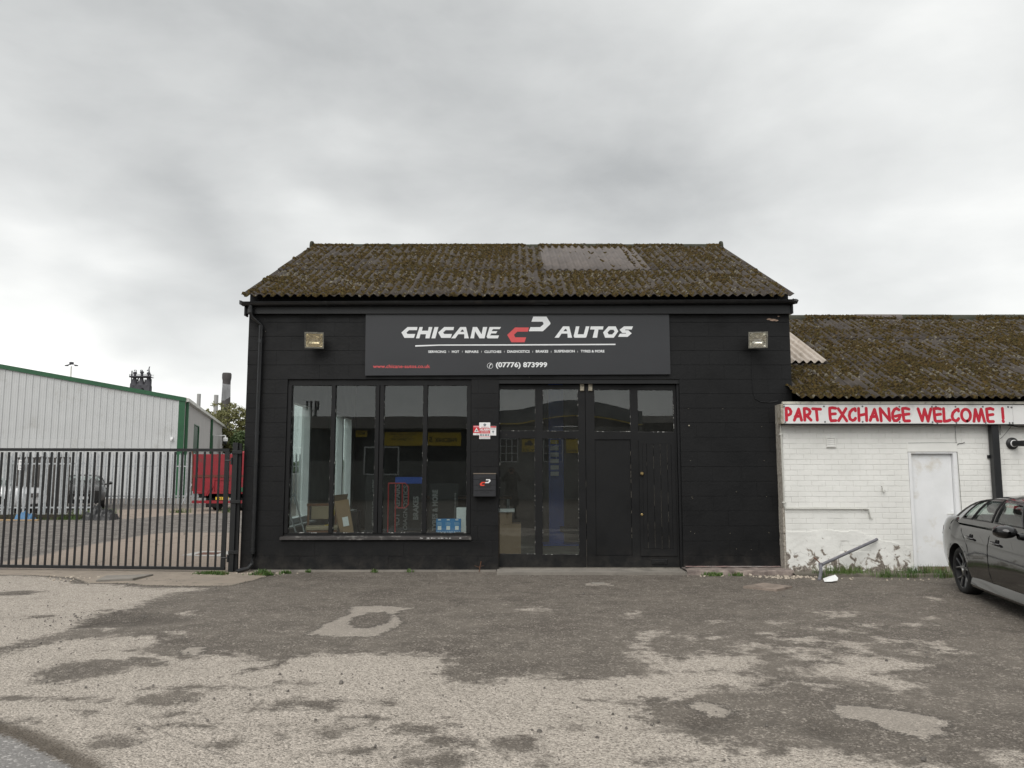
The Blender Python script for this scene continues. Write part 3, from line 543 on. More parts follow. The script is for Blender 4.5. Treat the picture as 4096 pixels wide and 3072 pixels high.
    h = mth(N, L, 'ADD', h, mth(N, L, 'MULTIPLY', mid, 1.2))
    h = mth(N, L, 'MULTIPLY', h, mth(N, L, 'SUBTRACT', 1.0, mth(N, L, 'MULTIPLY', mth(N, L, 'MAXIMUM', fo, fr), .6)))
    bump(N, L, b, h, .9, .015); return m
def mapped(N, L, v, scale, loc, warp=None):
    mp = N.new('ShaderNodeMapping'); mp.inputs['Scale'].default_value = scale; mp.inputs['Location'].default_value = loc; L.new(v, mp.inputs[0])
    if warp is None: return mp.outputs[0]
    sc = N.new('ShaderNodeVectorMath'); sc.operation = 'SCALE'; L.new(mp.outputs[0], sc.inputs[0]); sc.inputs['Scale'].default_value = 1
    w = N.new('ShaderNodeCombineXYZ'); L.new(mth(N, L, 'MULTIPLY', warp, 1.6), w.inputs[0]); L.new(mth(N, L, 'MULTIPLY', warp, -1.1), w.inputs[1])
    ad = N.new('ShaderNodeVectorMath'); ad.operation = 'ADD'; L.new(sc.outputs[0], ad.inputs[0]); L.new(w.outputs[0], ad.inputs[1]); return ad.outputs[0]
build_ground()

# ------------------------------------------------------------------ corrugated roof helpers
def sheet_mesh(name, mat, ncorr, length, th=.008, amp=.021, pitch=.15, n=8, lift=0.0):
    """local: x across, y up the slope from 0 to length, z normal; lower edge at y=0"""
    mb = MB(); xs = [i * pitch / n for i in range(ncorr * n + 1)]; zz = [amp * math.cos(2 * math.pi * x / pitch) for x in xs]
    ys = [0, length * .5, length]; lf = [lift, lift * .5, 0]
    top = [[(x, y, z + l) for x, z in zip(xs, zz)] for y, l in zip(ys, lf)]; m = len(xs)
    V = [p for r in top for p in r] + [(x, ys[0], z - th + lift) for x, z in zip(xs, zz)] + [(x, ys[-1], z - th) for x, z in zip(xs, zz)]
    F = [(i * m + j, i * m + j + 1, (i + 1) * m + j + 1, (i + 1) * m + j) for i in range(2) for j in range(m - 1)]
    F += [(3 * m + j, 3 * m + j + 1, j + 1, j) for j in range(m - 1)] + [(3 * m + j + 1, 3 * m + j, 4 * m + j, 4 * m + j + 1) for j in range(m - 1)]
    mb.add(V, F); me = mb.mesh(name, mat); me.polygons.foreach_set('use_smooth', [k < 2 * (m - 1) for k in range(len(F))]); return me
def moss_cloud(name, parent, x0, x1, length, y0, z0, th, count, seed, skip=None, amp=.021, pitch=.15, size=1.0, tall=1.0, rmax=.048, mat='moss'):
    """many small cushions growing on the corrugations (one object)"""
    g = np.random.default_rng(seed); n = int(count * 2.6)
    X = g.uniform(x0, x1, n); S = g.uniform(.0, length, n)
    field = np.array([mnoise.noise(Vector((x * .9, s * 1.3, seed))) * .55 + mnoise.noise(Vector((x * 3.2, s * 2.2, seed + 5))) * .45 for x, s in zip(X, S)])
    ph = np.cos(2 * np.pi * (X - x0) / pitch); keep = (field * 1.1 + g.uniform(-.16, .16, n) - ph * .27) > .02
    if skip is not None: keep &= ~skip(X, S)
    X, S, ph = X[keep][:count], S[keep][:count], ph[keep][:count]; k = len(X)
    r = (g.gamma(3, .0062, k) + .008) * size; r = np.minimum(r, rmax); el = g.uniform(.8, 1.7, k); hh = r * g.uniform(.35, .75, k) * tall
    ang = g.uniform(0, 6.28, k); a = np.linspace(0, 2 * np.pi, 7)[:-1]; rr = g.uniform(.7, 1.25, (k, 6))
    lx = np.cos(a)[None] * rr * r[:, None]; ly = np.sin(a)[None] * rr * (r * el)[:, None]
    lx2 = lx * .62; ly2 = ly * .62
    def surf(x): return amp * np.cos(2 * np.pi * (x - x0) / pitch)
    ringx = X[:, None] + lx; rings = S[:, None] + ly; ringn = surf(ringx) - .004
    r2x = X[:, None] + lx2; r2s = S[:, None] + ly2; r2n = surf(r2x) + hh[:, None] * g.uniform(.6, 1.0, (k, 6))
    cx, cs, cn = X, S, surf(X) + hh
    P = np.concatenate([np.stack([ringx, rings, ringn], 2), np.stack([r2x, r2s, r2n], 2), np.stack([cx, cs, cn], 1)[:, None, :]], 1)
    c, s_ = math.cos(th), math.sin(th)
    W = np.stack([P[..., 0], y0 + P[..., 1] * c - P[..., 2] * s_, z0 + P[..., 1] * s_ + P[..., 2] * c], -1).reshape(-1, 3)
    F = []
    for i in range(6):
        j = (i + 1) % 6; F += [(i, j, 6 + j), (i, 6 + j, 6 + i), (6 + i, 6 + j, 12)]
    F = np.array(F)[None] + (np.arange(k) * 13)[:, None, None]; F = F.reshape(-1, 3)
    me = npmesh(name, W - np.array(org(parent)), F, M[mat], tall <= 1)
    return link_mesh(me, name, parent, kind='stuff')

# ------------------------------------------------------------------ black garage building
YF = 13.26                                  # front face of the block wall
BX0, BX1, BZ = -4.60, 4.85, 4.53
G = thing('garage_building', 'black painted blockwork garage with shop window, double doors and mossy corrugated roof', 'building', (0, YF, 0))
WIN = (-3.89, -.705, .502, 3.263); DOOR = (-.232, 2.90, 0, 3.263)
CO = .251
def build_blocks():
    cache = {}; cnt = 0
    for r in range(18):
        z0, z1 = r * CO, min((r + 1) * CO, BZ)
        segs = [(BX0, BX1)]
        for (a, b, c, d) in (WIN, DOOR):
            if z0 < d - .02 and z1 > c + .02:
                segs = [q for s in segs for q in ((s[0], min(s[1], a)), (max(s[0], b), s[1])) if q[1] - q[0] > .02]
        for (sx, ex) in segs:
            x = sx; off = .251 if r % 2 else 0; k = math.floor((sx - BX0 + off) / .502); 
            while x < ex - 1e-4:
                nx = BX0 - off + (k + 1) * .502; k += 1
                if nx <= x + .06: continue
                nx = min(nx, ex)
                if ex - nx < .06: nx = ex
                w = round(nx - x, 3); h = round(z1 - z0, 3); key = (w, h)
                if key not in cache:
                    cache[key] = MB().cbox(.0002, w - .0002, 0, .06, .0018, h - .0018, .0022, random.choice([.0003, .0003, .0006, .002])).mesh('block', M['black_wall'])
                link_mesh(cache[key], 'block', G, (x, random.choice([-.0026, -.001, 0, 0, .001, .0016, .0024]), z0)); x = nx; cnt += 1
    return cnt
build_blocks()
# core of the front wall behind the block faces, then the other walls
mb = MB(); D0, D1 = YF + .006, YF + .215
mb.box(BX0, WIN[0], D0, D1, 0, BZ); mb.box(WIN[1], DOOR[0], D0, D1, 0, BZ); mb.box(DOOR[1], BX1 - .002, D0, D1, 0, BZ)
mb.box(WIN[0], WIN[1], D0, D1, 0, WIN[2]); mb.box(WIN[0], WIN[1], D0, D1, WIN[3], BZ); mb.box(DOOR[0], DOOR[1], D0, D1, DOOR[3], BZ)
mb.build('wall_core', M['black_wall'], G)
YB = 21.8
MB().box(BX1 - .2, BX1, D1, YB, 0, BZ - .03).build('side_wall', M['brown_wallin'], G); MB().box(BX0 + .2, BX1 - .2, YB - .2, YB, 0, BZ - .03).build('rear_wall', M['brown_wallin'], G); mb = MB()
# left wall with two window openings
SW = [(14.05, 16.85), (18.9, 21.2)]; a, b_ = .62, 3.15
mb.box(BX0, BX0 + .2, D1, YB, 0, a); mb.box(BX0, BX0 + .2, D1, YB, b_, BZ - .03)
for y0, y1 in ((D1, SW[0][0]), (SW[0][1], SW[1][0]), (SW[1][1], YB)): mb.box(BX0, BX0 + .2, y0, y1, a, b_)
mb.build('side_wall', M['brown_wallin'], G)
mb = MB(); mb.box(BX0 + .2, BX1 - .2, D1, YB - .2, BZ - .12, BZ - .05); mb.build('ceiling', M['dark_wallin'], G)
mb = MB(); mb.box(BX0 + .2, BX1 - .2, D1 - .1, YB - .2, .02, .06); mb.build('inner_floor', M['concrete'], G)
mb = MB(); mb.box(BX0 + .21, BX1 - .21, YB - .27, YB - .21, .06, BZ - .13); mb.build('inner_back_shade_lining', M['dark_wallin'], G)  # dark sheet over the pale rear wall, painted shade
mb = MB(); mb.box(BX1 - .27, BX1 - .21, D1, YB - .28, .06, BZ - .13); mb.build('inner_side_shade_lining', M['dark_wallin'], G)  # same painted shade over the right inner wall
for (y0, y1) in SW:                          # white framed side windows
    f = MB(); x0, x1 = BX0 + .04, BX0 + .205; w = .10
    f.box(x0, x1, y0, y1, a, a + w); f.box(x0, x1, y0, y1, b_ - w, b_); f.box(x0, x1, y0, y0 + w, a + w, b_ - w); f.box(x0, x1, y1 - w, y1, a + w, b_ - w)
    my = (y0 + y1) / 2; f.box(x0, x1, my - .05, my + .05, a + w, b_ - w)
    o = f.build('side_window', M['upvc'], G)
    MB().box(BX0 + .075, BX0 + .081, y0 + w, my - .05, a + w, b_ - w).build('pane', M['glass'], o); MB().box(BX0 + .075, BX0 + .081, my + .05, y1 - w, a + w, b_ - w).build('pane', M['glass'], o)
    MB().box(BX0 + .201, BX0 + .36, y0 - .05, y1 + .05, a - .05, a - .01).build('inner_sill', M['upvc'], G)
# concrete footing at the foot of the front wall
mb = MB(); mb.box(BX0 + .02, DOOR[0] - .03, YF - .05, YF + .01, -.02, .025); mb.build('footing', M['concrete'], G)
mb = MB(); mb.box(DOOR[0] - .02, DOOR[1] + .06, YF - .42, YF + .2, -.02, .035); mb.build('threshold', M['concrete'], G)
# fascia board and soffit
MB().box(BX0 + .21, BX1 - .21, YF + .01, YF + .12, BZ + .001, 4.785).build('eave_filler', M['black_trim'], G)
MB().box(BX0 - .02, BX1 + .0, YF - .10, YF - .012, 4.40, 4.60).build('fascia', M['black_trim'], G)
MB().box(BX0 - .045, BX0 - .021, YF - .13, YF + .02, 4.36, 4.60).build('fascia_end', M['black_trim'], G); MB().box(BX1 + .001, BX1 + .03, YF - .13, YF + .02, 4.40, 4.60).build('fascia_end', M['black_trim'], G)
# roof: sheets in two overlapping rows, each sheet its own part
TH = math.atan2(2.17, 4.45); RY0, RZ0 = 12.93, 4.665; SL = 4.95
sA = sheet_mesh('roof_sheet', M['roof_old'], 7, 2.26, lift=.012); sN = sheet_mesh('roof_sheet', M['roof_new'], 7, 2.84, lift=.012); sB = sheet_mesh('roof_sheet', M['roof_old'], 7, 2.84, lift=.012)
sC = sheet_mesh('roof_sheet', M['roof_old'], 7, 1.0, lift=.012)
NS = 9; X0R = -4.62
rows = [(0, 2.26, sA), (2.14, 2.84, sB)]
for i in range(NS):
    for k, (s0, ln, me) in enumerate(rows):
        new = k >= 1 and i in (5,) or (k >= 1 and i == 6 and k == 1)
        mesh = me
        if k == 1 and i in (5, 6): mesh = sN
        dz = random.uniform(-.003, .006) + k * .004
        o = link_mesh(mesh, 'roof_sheet', G, tuple(Vector((X0R + i * 1.05, RY0 + s0 * math.cos(TH) - dz * math.sin(TH), RZ0 + s0 * math.sin(TH) + dz)) - org(G)))
        o.rotation_euler = (TH, 0, random.uniform(-.002, .002))
mb = MB(); c, s_ = math.cos(TH), math.sin(TH)
mb.add([(X0R + .05, 17.45, 6.80), (X0R + 9.4, 17.45, 6.80), (X0R + 9.4, 21.95, 4.60), (X0R + .05, 21.95, 4.60)], [(0, 1, 2, 3)]); mb.build('rear_roof_slope', M['roof_old'], G)
mb = MB()                                     # gable ends under the roof
for xx in (BX0, BX1 - .2):
    MB().prism_x([(YF + .01, BZ - .02), (YB, BZ - .02), (YB, 4.62), (17.4, 6.73), (YF + .01, 4.79)], xx, xx + .2).build('gable_wall', M['black_wall'], G)
# ridge capping pieces
x = X0R - .03; i = 0
while x < X0R + 9.44:
    w = min(random.choice([1.0, 1.12, .95]), X0R + 9.46 - x); h = random.uniform(-.008, .012); r_ = .105
    arc = [(17.42 + r_ * math.cos(t), 6.80 + h + r_ * math.sin(t) * .9) for t in [R(-15 + k * 21) for k in range(11)]]
    fl = [(17.42 + r_ + .02, 6.80 + h - .05)]; pl = [(17.42 - .30, 6.63 + h)] + [(y, z) for y, z in arc[::-1]] + [(17.42 + .30, 6.63 + h), (17.42 + .28, 6.61 + h), (17.42, 6.66 + h), (17.42 - .28, 6.61 + h)]
    mb = MB().prism_x(pl, x, x + w - .004); auto_smooth(mb.build('ridge_cap', M['ridge'], G), 40); x += w
for xe in (X0R - .045, X0R + 9.44):          # round stop ends
    MB().lathe([(.0, 0), (.145, 0), (.150, .012), (.145, .05), (0, .055)], 20, (xe, 17.42, 6.82), 'X').build('ridge_end', M['ridge'], G)
def skipA(X, S): return ((X > X0R + 5.28) & (X < X0R + 7.05) & (S > 2.12) & (S < 4.7)) & (np.random.default_rng(3).random(X.shape) > .015)
moss_cloud('roof_moss', G, X0R, X0R + 9.44, 4.85, RY0, RZ0 + .006, TH, 12500, 11, skipA)
moss_cloud('moss_tufts', G, X0R, X0R + 9.44, 4.85, RY0, RZ0 + .006, TH, 3000, 31, skipA, size=1.4, tall=1.2, rmax=.065)
moss_cloud('lichen_crust', G, X0R, X0R + 9.44, 4.85, RY0, RZ0 + .006, TH, 2600, 41, skipA, size=.75, tall=1.3, rmax=.03, mat='lichen')
# moss along the ridge
def ridge_moss(name, parent, x0, x1, yc, zc, n, seed, r_=.105):
    g = np.random.default_rng(seed); V = []; F = []
    for i in range(n):
        x = g.uniform(x0, x1); t = R(g.uniform(60, 185)); r = g.uniform(.012, .035)
        if mnoise.noise(Vector((x * 1.3, 0, seed))) < -.22: continue
        c_ = Vector((x, yc + r_ * math.cos(t), zc + r_ * math.sin(t) * .9)); b0 = len(V); nrm = Vector((0, math.cos(t), math.sin(t))); tx = Vector((1, 0, 0)); ty = nrm.cross(tx)
        for k in range(6):
            a_ = k * math.pi / 3; V.append(tuple(c_ + tx * math.cos(a_) * r * g.uniform(.9, 1.8) + ty * math.sin(a_) * r)); 
        V.append(tuple(c_ + nrm * r * g.uniform(.5, .9))); F += [(b0 + k, b0 + (k + 1) % 6, b0 + 6) for k in range(6)]
    link_mesh(npmesh(name, np.array(V) - np.array(org(parent)), F, M['moss'], True), name, parent, kind='stuff')
ridge_moss('ridge_moss', G, X0R, X0R + 9.4, 17.42, 6.80, 2600, 4)
# gutter: half round, open at the top, with joints and brackets
def gutter(parent, x0, x1, yc, z0, z1, r, mat, name='gutter'):
    P = []
    for x, z in ((x0, z0), ((x0 + x1) / 2, (z0 + z1) / 2), (x1, z1)):
        ring = [(x, yc + (r) * math.cos(t), z + r * math.sin(t)) for t in [R(180 + k * 18) for k in range(11)]] + [(x, yc + (r - .006) * math.cos(t), z + (r - .006) * math.sin(t)) for t in [R(360 - k * 18) for k in range(11)]]
        P.append(ring + [ring[0]])
    return auto_smooth(MB().grid(P).build(name, mat, parent), 50)
gut = gutter(G, -4.66, 4.86, YF - .175, 4.585, 4.625, .066, M['black_plastic'])
for x in [-4.64, -3.2, -2.0, -.7, .6, 1.0, 2.4, 3.6, 4.84]:
    mb = MB(); z = 4.585 + (x + 4.66) / 9.52 * .04
    mb.grid([[(xx, YF - .175 + .071 * math.cos(t), z + .071 * math.sin(t)) for t in [R(180 + k * 18) for k in range(11)]] for xx in (x - .02, x + .02)]); mb.build('bracket', M['black_plastic'], gut)
MB().prism([( -4.70, 4.54), (-4.66, 4.52), (-4.66, 4.60), (-4.70, 4.61)], YF - .23, YF - .12).build('gutter_end', M['black_plastic'], G)
mb = MB(); mb.tube([(4.865, YF - .175, 4.60), (4.915, YF - .175, 4.60), (4.93, YF - .175, 4.63)], [.055, .045, .035], 8); mb.build('gutter_end', M['black_plastic'], G)
# downpipe at the left end
mb = MB(); yp = YF - .065
mb.tube([(-4.52, YF - .175, 4.53), (-4.52, YF - .175, 4.40), (-4.50, YF - .15, 4.34), (-4.40, yp - .02, 4.25), (-4.365, yp, 4.20), (-4.365, yp, 2.3), (-4.365, yp, .30), (-4.372, yp - .01, .13), (-4.42, yp - .07, .06), (-4.56, yp - .20, .03)], .036, 14)
dp = auto_smooth(mb.build('downpipe', M['black_plastic'], G), 50)
for z in (4.43, 3.92, 2.33, .36): MB().tube([(-4.52 if z > 4.4 else -4.365, YF - .175 if z > 4.4 else yp, z - .03), (-4.52 if z > 4.4 else -4.365, YF - .175 if z > 4.4 else yp, z + .03)], .042, 14).build('pipe_collar', M['black_plastic'], dp)
# cable clipped to the wall, right side
mb = MB(); yy = YF - .008
mb.tube([(4.17, yy, 3.78), (4.165, yy, 3.45), (4.17, yy, 3.05), (4.20, yy, 2.93), (4.30, yy, 2.87), (4.45, yy, 2.86), (4.60, yy - .01, 2.885)], .005, 6); mb.build('cable', M['black_trim'], G)
# pale peeled spots and screw plugs
mb = MB()
for (x, z, rr) in [(4.56, 4.31, .05), (4.50, 4.32, .035), (4.62, 4.30, .03), (4.66, 4.37, .02), (4.67, 4.41, .012)]:
    mb.prism([(x + rr * random.uniform(.6, 1.5) * math.cos(t), z + rr * .45 * random.uniform(.5, 1.3) * math.sin(t)) for t in [k * .785 for k in range(8)]], YF - .0062, YF - .001)
mb.build('peeled_patch', pm('bare_block_pink', (.42, .30, .23), rough=.9), G)
mb = MB()
for (x, z) in [(3.05, 2.46), (3.05, 2.75), (3.64, 2.75), (4.30, 2.44), (3.06, 1.86), (4.32, 1.86), (3.07, 1.24), (3.08, 1.22), (4.34, 1.25), (3.03, .66), (3.10, .63), (3.70, .63), (4.36, .64), (3.8, .37), (4.05, .36), (3.83, 1.33), (-4.3, 4.1), (.3, 3.3), (1.2, 3.32), (-.1, 2.3)]:
    r_ = .013 if (x, z) == (3.05, 2.46) else .0042; mb.prism([(x + r_ * math.cos(t), z + r_ * math.sin(t)) for t in [k * 1.0472 for k in range(6)]], YF - .012, YF)
mb.build('wall_plug', M['bolt'], G, kind='stuff')

# ---- shop window
Wd = MB(); fy0, fy1 = YF + .035, YF + .125; fz0, fz1 = .56, 3.24
PX = [(-3.818, -3.128), (-3.058, -2.366), (-2.216, -1.538), (-1.463, -.780)]; pz0, pz1 = .632, 3.160
win = bpy.data.objects.new('shop_window', None); C.objects.link(win); win.parent = G; reg(win, org(G))
MB().box(-3.89, -.706, fy0, fy1, pz1, fz1 + .02).build('frame_head', M['black_wood'], win); MB().box(-3.89, -.706, fy0, fy1, fz0 - .055, pz0).build('frame_foot', M['black_wood'], win)
for a0, a1 in ((-3.89, PX[0][0]), (PX[0][1], PX[1][0]), (PX[1][1], -2.296), (-2.288, PX[2][0]), (PX[2][1], PX[3][0]), (PX[3][1], -.706)):
    MB().cbox(a0, a1, fy0 - .012, fy1 - .003, pz0 - .004, pz1 + .004, .006).build('mullion', M['black_wood'], win)
MB().prism_x([(fy0 - .085, .525), (fy0 - .085, .560), (fy0 + .02, .592), (fy0 + .02, .525)], -3.93, -.69).build('sill', pm('worn_dark_sill', (.055, .05, .048), (.03, .028, .027), 4, rough=.6, grime=(.3, .29, .27), gscale=5), win)
for (a0, a1) in PX:
    MB().box(a0 - .01, a1 + .01, fy0 + .035, fy0 + .041, pz0 - .01, pz1 + .01).build('pane', M['glass'], win)
    p = MB(); e = .009; yy = fy0 + .012
    for k in range(0, 26):                     # cracked white putty seen round the glass, in short lengths
        z0 = pz0 + k * .0985; z1 = z0 + .0985
        for xx, sgn, pr in ((a0, 1, .55), (a1, -1, .8)):
            if random.random() < pr: w = e * random.uniform(.3, 1.0); p.box(min(xx, xx + sgn * w), max(xx, xx + sgn * w), yy, yy + .02, z0, z1)
    for k in range(7):
        x0 = a0 + k * .0965
        w = e * random.uniform(.5, 1.6); p.box(x0, x0 + .0965, yy, yy + .02, pz0, pz0 + w)
        if random.random() < .6: w = e * random.uniform(.3, .8); p.box(x0, x0 + .0965, yy, yy + .02, pz1 - w, pz1)
    p.build('putty', M['putty'], win)
mb = MB()
for _ in range(16):
    x = random.gauss(-1.28, .16); mb.prism([(x + random.uniform(.01, .04) * math.cos(t), .555 + random.uniform(.002, .008) * math.sin(t)) for t in [k * 1.0472 for k in range(6)]], fy0 - .090, fy0 - .084)
mb.build('flaked_paint', M['white_print'], win)

# ---- double doors
dy0, dy1 = YF + .105, YF + .150
MB().box(-.232, 2.90, YF + .02, YF + .10, 3.19, 3.263).box(-.232, -.226, YF + .02, YF + .15, .036, 3.19).box(2.862, 2.90, YF + .06, YF + .16, .036, 3.19).build('door_frame', M['black_trim'], G)
def leaf(x0, x1, panes, solid, name):
    """panes / solid: (x0,x1,z0,z1) openings"""
    z0, z1 = .055, 3.175; xs = sorted({x0, x1, *[p[0] for p in panes + solid], *[p[1] for p in panes + solid]})
    d = MB(); op = panes + solid
    for i in range(len(xs) - 1):
        cx = (xs[i] + xs[i + 1]) / 2; cuts = sorted([(p[2], p[3]) for p in op if p[0] < cx < p[1]]); z = z0
        for c0, c1 in cuts: d.box(xs[i], xs[i + 1], dy0, dy1, z, c0); z = c1
        d.box(xs[i], xs[i + 1], dy0, dy1, z, z1)
    o = d.build(name, M['black_wood'], G)
    for p in panes:
        MB().box(p[0] - .005, p[1] + .005, dy0 + .022, dy0 + .027, p[2] - .005, p[3] + .005).build('pane', M['glass_door'], o)
        q = MB(); e = .008; yy = dy0 + .008; H = p[3] - p[2]; n = max(6, int(H / .1)); 
        for k in range(n):
            for xx, sg, pr in ((p[0], 1, .4), (p[1], -1, .8)):
                if random.random() < pr: w = e * random.uniform(.3, 1); q.box(min(xx, xx + sg * w), max(xx, xx + sg * w), yy, yy + .013, p[2] + H * k / n, p[2] + H * (k + 1) / n)
        for k in range(6):
            a_ = p[0] + (p[1] - p[0]) * k / 6; b2 = p[0] + (p[1] - p[0]) * (k + 1) / 6; w = e * random.uniform(.4, 1.4); q.box(a_, b2, yy, yy + .013, p[2], p[2] + w)
            w = e * random.uniform(.2, .7); q.box(a_, b2, yy, yy + .013, p[3] - w, p[3])
        q.build('putty', M['putty'], o)
    for p in solid: MB().cbox(p[0] + .001, p[1] - .001, dy0 + .016, dy1, p[2] + .001, p[3] - .001, .004).build('door_panel', M['black_wood'], o)
    return o
L1 = leaf(-.222, 1.272, [(-.215, .405, 2.372, 3.102), (.535, 1.152, 2.368, 3.102), (-.213, .398, .270, 2.243), (.525, 1.150, .262, 2.243)], [], 'door_leaf')
L2 = leaf(1.280, 2.858, [(1.435, 2.060, 2.358, 3.092), (2.190, 2.815, 2.350, 3.086)], [(1.435, 2.055, .247, 2.225)], 'door_leaf')
# wicket door of upright boards set in the right leaf
wk = MB().box(2.196, 2.816, dy0 - .006, dy0 - .0005, .24, 2.214).build('wicket_door', M['black_wood'], L2)
e = [2.252, 2.327, 2.446, 2.565, 2.684, 2.752]
for i in range(5): MB().cbox(e[i] + .0012, e[i + 1] - .0012, dy0 - .018, dy0 - .006, .363, 2.146, .0035).build('board', M['black_wood'], wk)
MB().box(2.196, 2.2515, dy0 - .0175, dy0 - .006, .243, 2.212).box(2.7525, 2.814, dy0 - .0175, dy0 - .006, .243, 2.212).box(2.2515, 2.7525, dy0 - .0175, dy0 - .006, .243, .362).box(2.2515, 2.7525, dy0 - .0175, dy0 - .006, 2.147, 2.212).build('board_frame', M['black_wood'], wk)
mb = MB()
for x in (2.326, 2.445, 2.563, 2.682):      # worn pale paint in the grooves
    z = .365
    while z < 2.12:
        l = random.uniform(.04, .25)
        if random.random() < (.7 if x in (2.445, 2.563) else .35): mb.box(x - .0009, x + .0009, dy0 - .0165, dy0 - .012, z, min(z + l, 2.14))
        z += l + random.uniform(0, .06)
z = .06
while z < 2.2:
    l = random.uniform(.03, .2)
    if random.random() < .35: mb.box(1.2745, 1.2775, dy0 + .004, dy0 + .008, z, z + l)
    z += l
z = .3
while z < 2.15:
    l = random.uniform(.02, .12)
    if random.random() < .5: mb.box(2.0505, 2.054, dy0 + .006, dy0 + .0155, z, z + l)
    z += l + .03
mb.build('worn_edge', pm('bare_wood_edge', (.22, .20, .165), (.10, .085, .07), 30, rough=.8), L2, kind='stuff')
MB().lathe([(0, 0), (.026, 0), (.030, -.01), (.030, -.035), (.018, -.05), (0, -.05)], 14, (2.236, dy0 - .018, 1.637), 'Y').build('door_knob', M['brass'], wk)
MB().lathe([(0, 0), (.021, 0), (.021, -.008), (.014, -.012), (0, -.012)], 14, (2.226, dy0 - .018, .938), 'Y').build('keyhole', M['brass'], wk)
lb = MB().cbox(2.378, 2.645, dy0 - .014, dy0 - .0005, .098, .182, .006).build('letterbox', M['black_trim'], L2)
MB().cbox(2.418, 2.606, dy0 - .020, dy0 - .0145, .122, .158, .004).build('flap', M['black_wood'], lb)
for x in (1.187, 1.331):                     # cream bolts over the meeting edge
    b1 = MB().cbox(x, x + .070, dy0 - .03, dy0 - .0005, 3.068, 3.205, .006).build('door_bracket', M['bolt'], L1 if x < 1.27 else L2)
    MB().lathe([(0, 0), (.008, 0), (.008, -.006), (0, -.006)], 8, (x + .045, dy0 - .0305, 3.155), 'Y').build('screw', M['black_print'], b1)
# ------------------------------------------------------------------ main sign board
YS = YF - .055
S = thing('sign_board', 'wide dark grey CHICANE AUTOS sign board with white and red lettering above the shop window', 'sign', (.1, YS, 3.33))
c_ = (-2.55, 2.741, 3.320, 4.478)
pl = MB().prism([(-2.541, 3.322), (.073, 3.334), (.073, 4.482), (-2.55, 4.466)], YS, YS + .03); pl.build('sign_panel', M['sign_panel'], S)
pl = MB().prism([(.075, 3.334), (2.741, 3.345), (2.738, 4.492), (.075, 4.482)], YS + .001, YS + .03); pl.build('sign_panel', M['sign_panel'], S)
MB().box(-2.4, 2.6, YS + .03, YF - .002, 3.45, 3.50).box(-2.4, 2.6, YS + .03, YF - .002, 4.30, 4.35).build('batten', M['black_wood'], S)
def sx(fx): return -2.55 + ((fx - 1440) * 1.728 - 40) * .0025231
def sz(fy): return 4.478 - ((fy - 1220) * 1.728 - 33) * .00254
def ga(pts): return [(sx(1590 + x / 4.424), sz(1250 + y / 4.424)) for x, y in pts]
def gb(pts): return [(sx(2000 + x / 3.95), sz(1250 + y / 3.95)) for x, y in pts]
yl = YS - .0015
GLY = [ga([(75, 358), (182, 260), (357, 260), (348, 316), (212, 316), (165, 358), (182, 384), (320, 384), (298, 453), (130, 453)]),
 ga([(332, 461), (394, 260), (452, 260), (436, 326), (545, 326), (556, 260), (621, 260), (572, 461), (500, 461), (508, 388), (412, 388), (394, 461)]),
 ga([(605, 461), (658, 260), (728, 260), (674, 461)]),
 ga([(724, 358), (830, 260), (1003, 260), (992, 316), (858, 316), (812, 358), (828, 384), (968, 384), (944, 453), (778, 453)]),
 [ga([(954, 461), (1112, 260), (1214, 260), (1265, 461), (1185, 461), (1184, 388), (1080, 388), (1028, 461)]), ga([(1114, 346), (1142, 308), (1164, 308), (1178, 346)])],
 ga([(1291, 461), (1334, 260), (1410, 260), (1490, 392), (1514, 260), (1588, 260), (1543, 461), (1452, 461), (1374, 335), (1358, 461)]),
 ga([(1594, 461), (1578, 432), (1630, 260), (1832, 260), (1810, 298), (1690, 298), (1666, 334), (1768, 334), (1745, 374), (1662, 374), (1640, 410), (1797, 410), (1777, 461)])]
GLY2 = [[gb([(860, 402), (994, 222), (1092, 222), (1136, 402), (1066, 402), (1064, 337), (970, 337), (928, 402)]), gb([(1000, 299), (1027, 264), (1045, 264), (1058, 299)])],
 gb([(1174, 402), (1160, 378), (1198, 222), (1252, 222), (1224, 348), (1320, 348), (1354, 222), (1410, 222), (1362, 392), (1346, 402)]),
 gb([(1458, 402), (1492, 272), (1420, 272), (1432, 222), (1632, 222), (1622, 272), (1552, 272), (1530, 402)]),
 [gb([(1624, 318), (1710, 222), (1824, 222), (1864, 300), (1792, 402), (1656, 402)]), gb([(1694, 318), (1736, 276), (1790, 276), (1806, 308), (1768, 350), (1712, 350)])],
 gb([(1860, 388), (1888, 338), (1986, 336), (1984, 326), (1926, 326), (1884, 276), (1956, 222), (2098, 222), (2076, 272), (1976, 272), (1974, 284), (2022, 284), (2076, 332), (2010, 388)])]
lt = MB()
for g_ in GLY + GLY2:
    if isinstance(g_[0], list): lt.poly(g_[0], yl, g_[1:])
    else: lt.poly(g_, yl)
lt.poly(gb([(526, 66), (733, 66), (797, 170), (792, 190), (678, 299), (455, 299), (481, 234), (634, 234), (686, 190), (686, 172), (672, 148), (496, 148)]), yl)
lt.poly([(sx(1663), sz(1387.5)), (sx(1760), sz(1383.5)), (sx(2070), sz(1383)), (sx(2460), sz(1381)), (sx(2460), sz(1376)), (sx(2070), sz(1378)), (sx(1760), sz(1379)), (sx(1663), sz(1382))], yl)
def row(s, cx0, cx1, cy0, cy1, bold=.02, **k): text_mb(lt, s, -2.55 + (cx0 - 40) * .0025231, -2.55 + (cx1 - 40) * .0025231, 4.478 - (cy1 - 33) * .00254, 4.478 - (cy0 - 33) * .00254, yl, bold, **k)
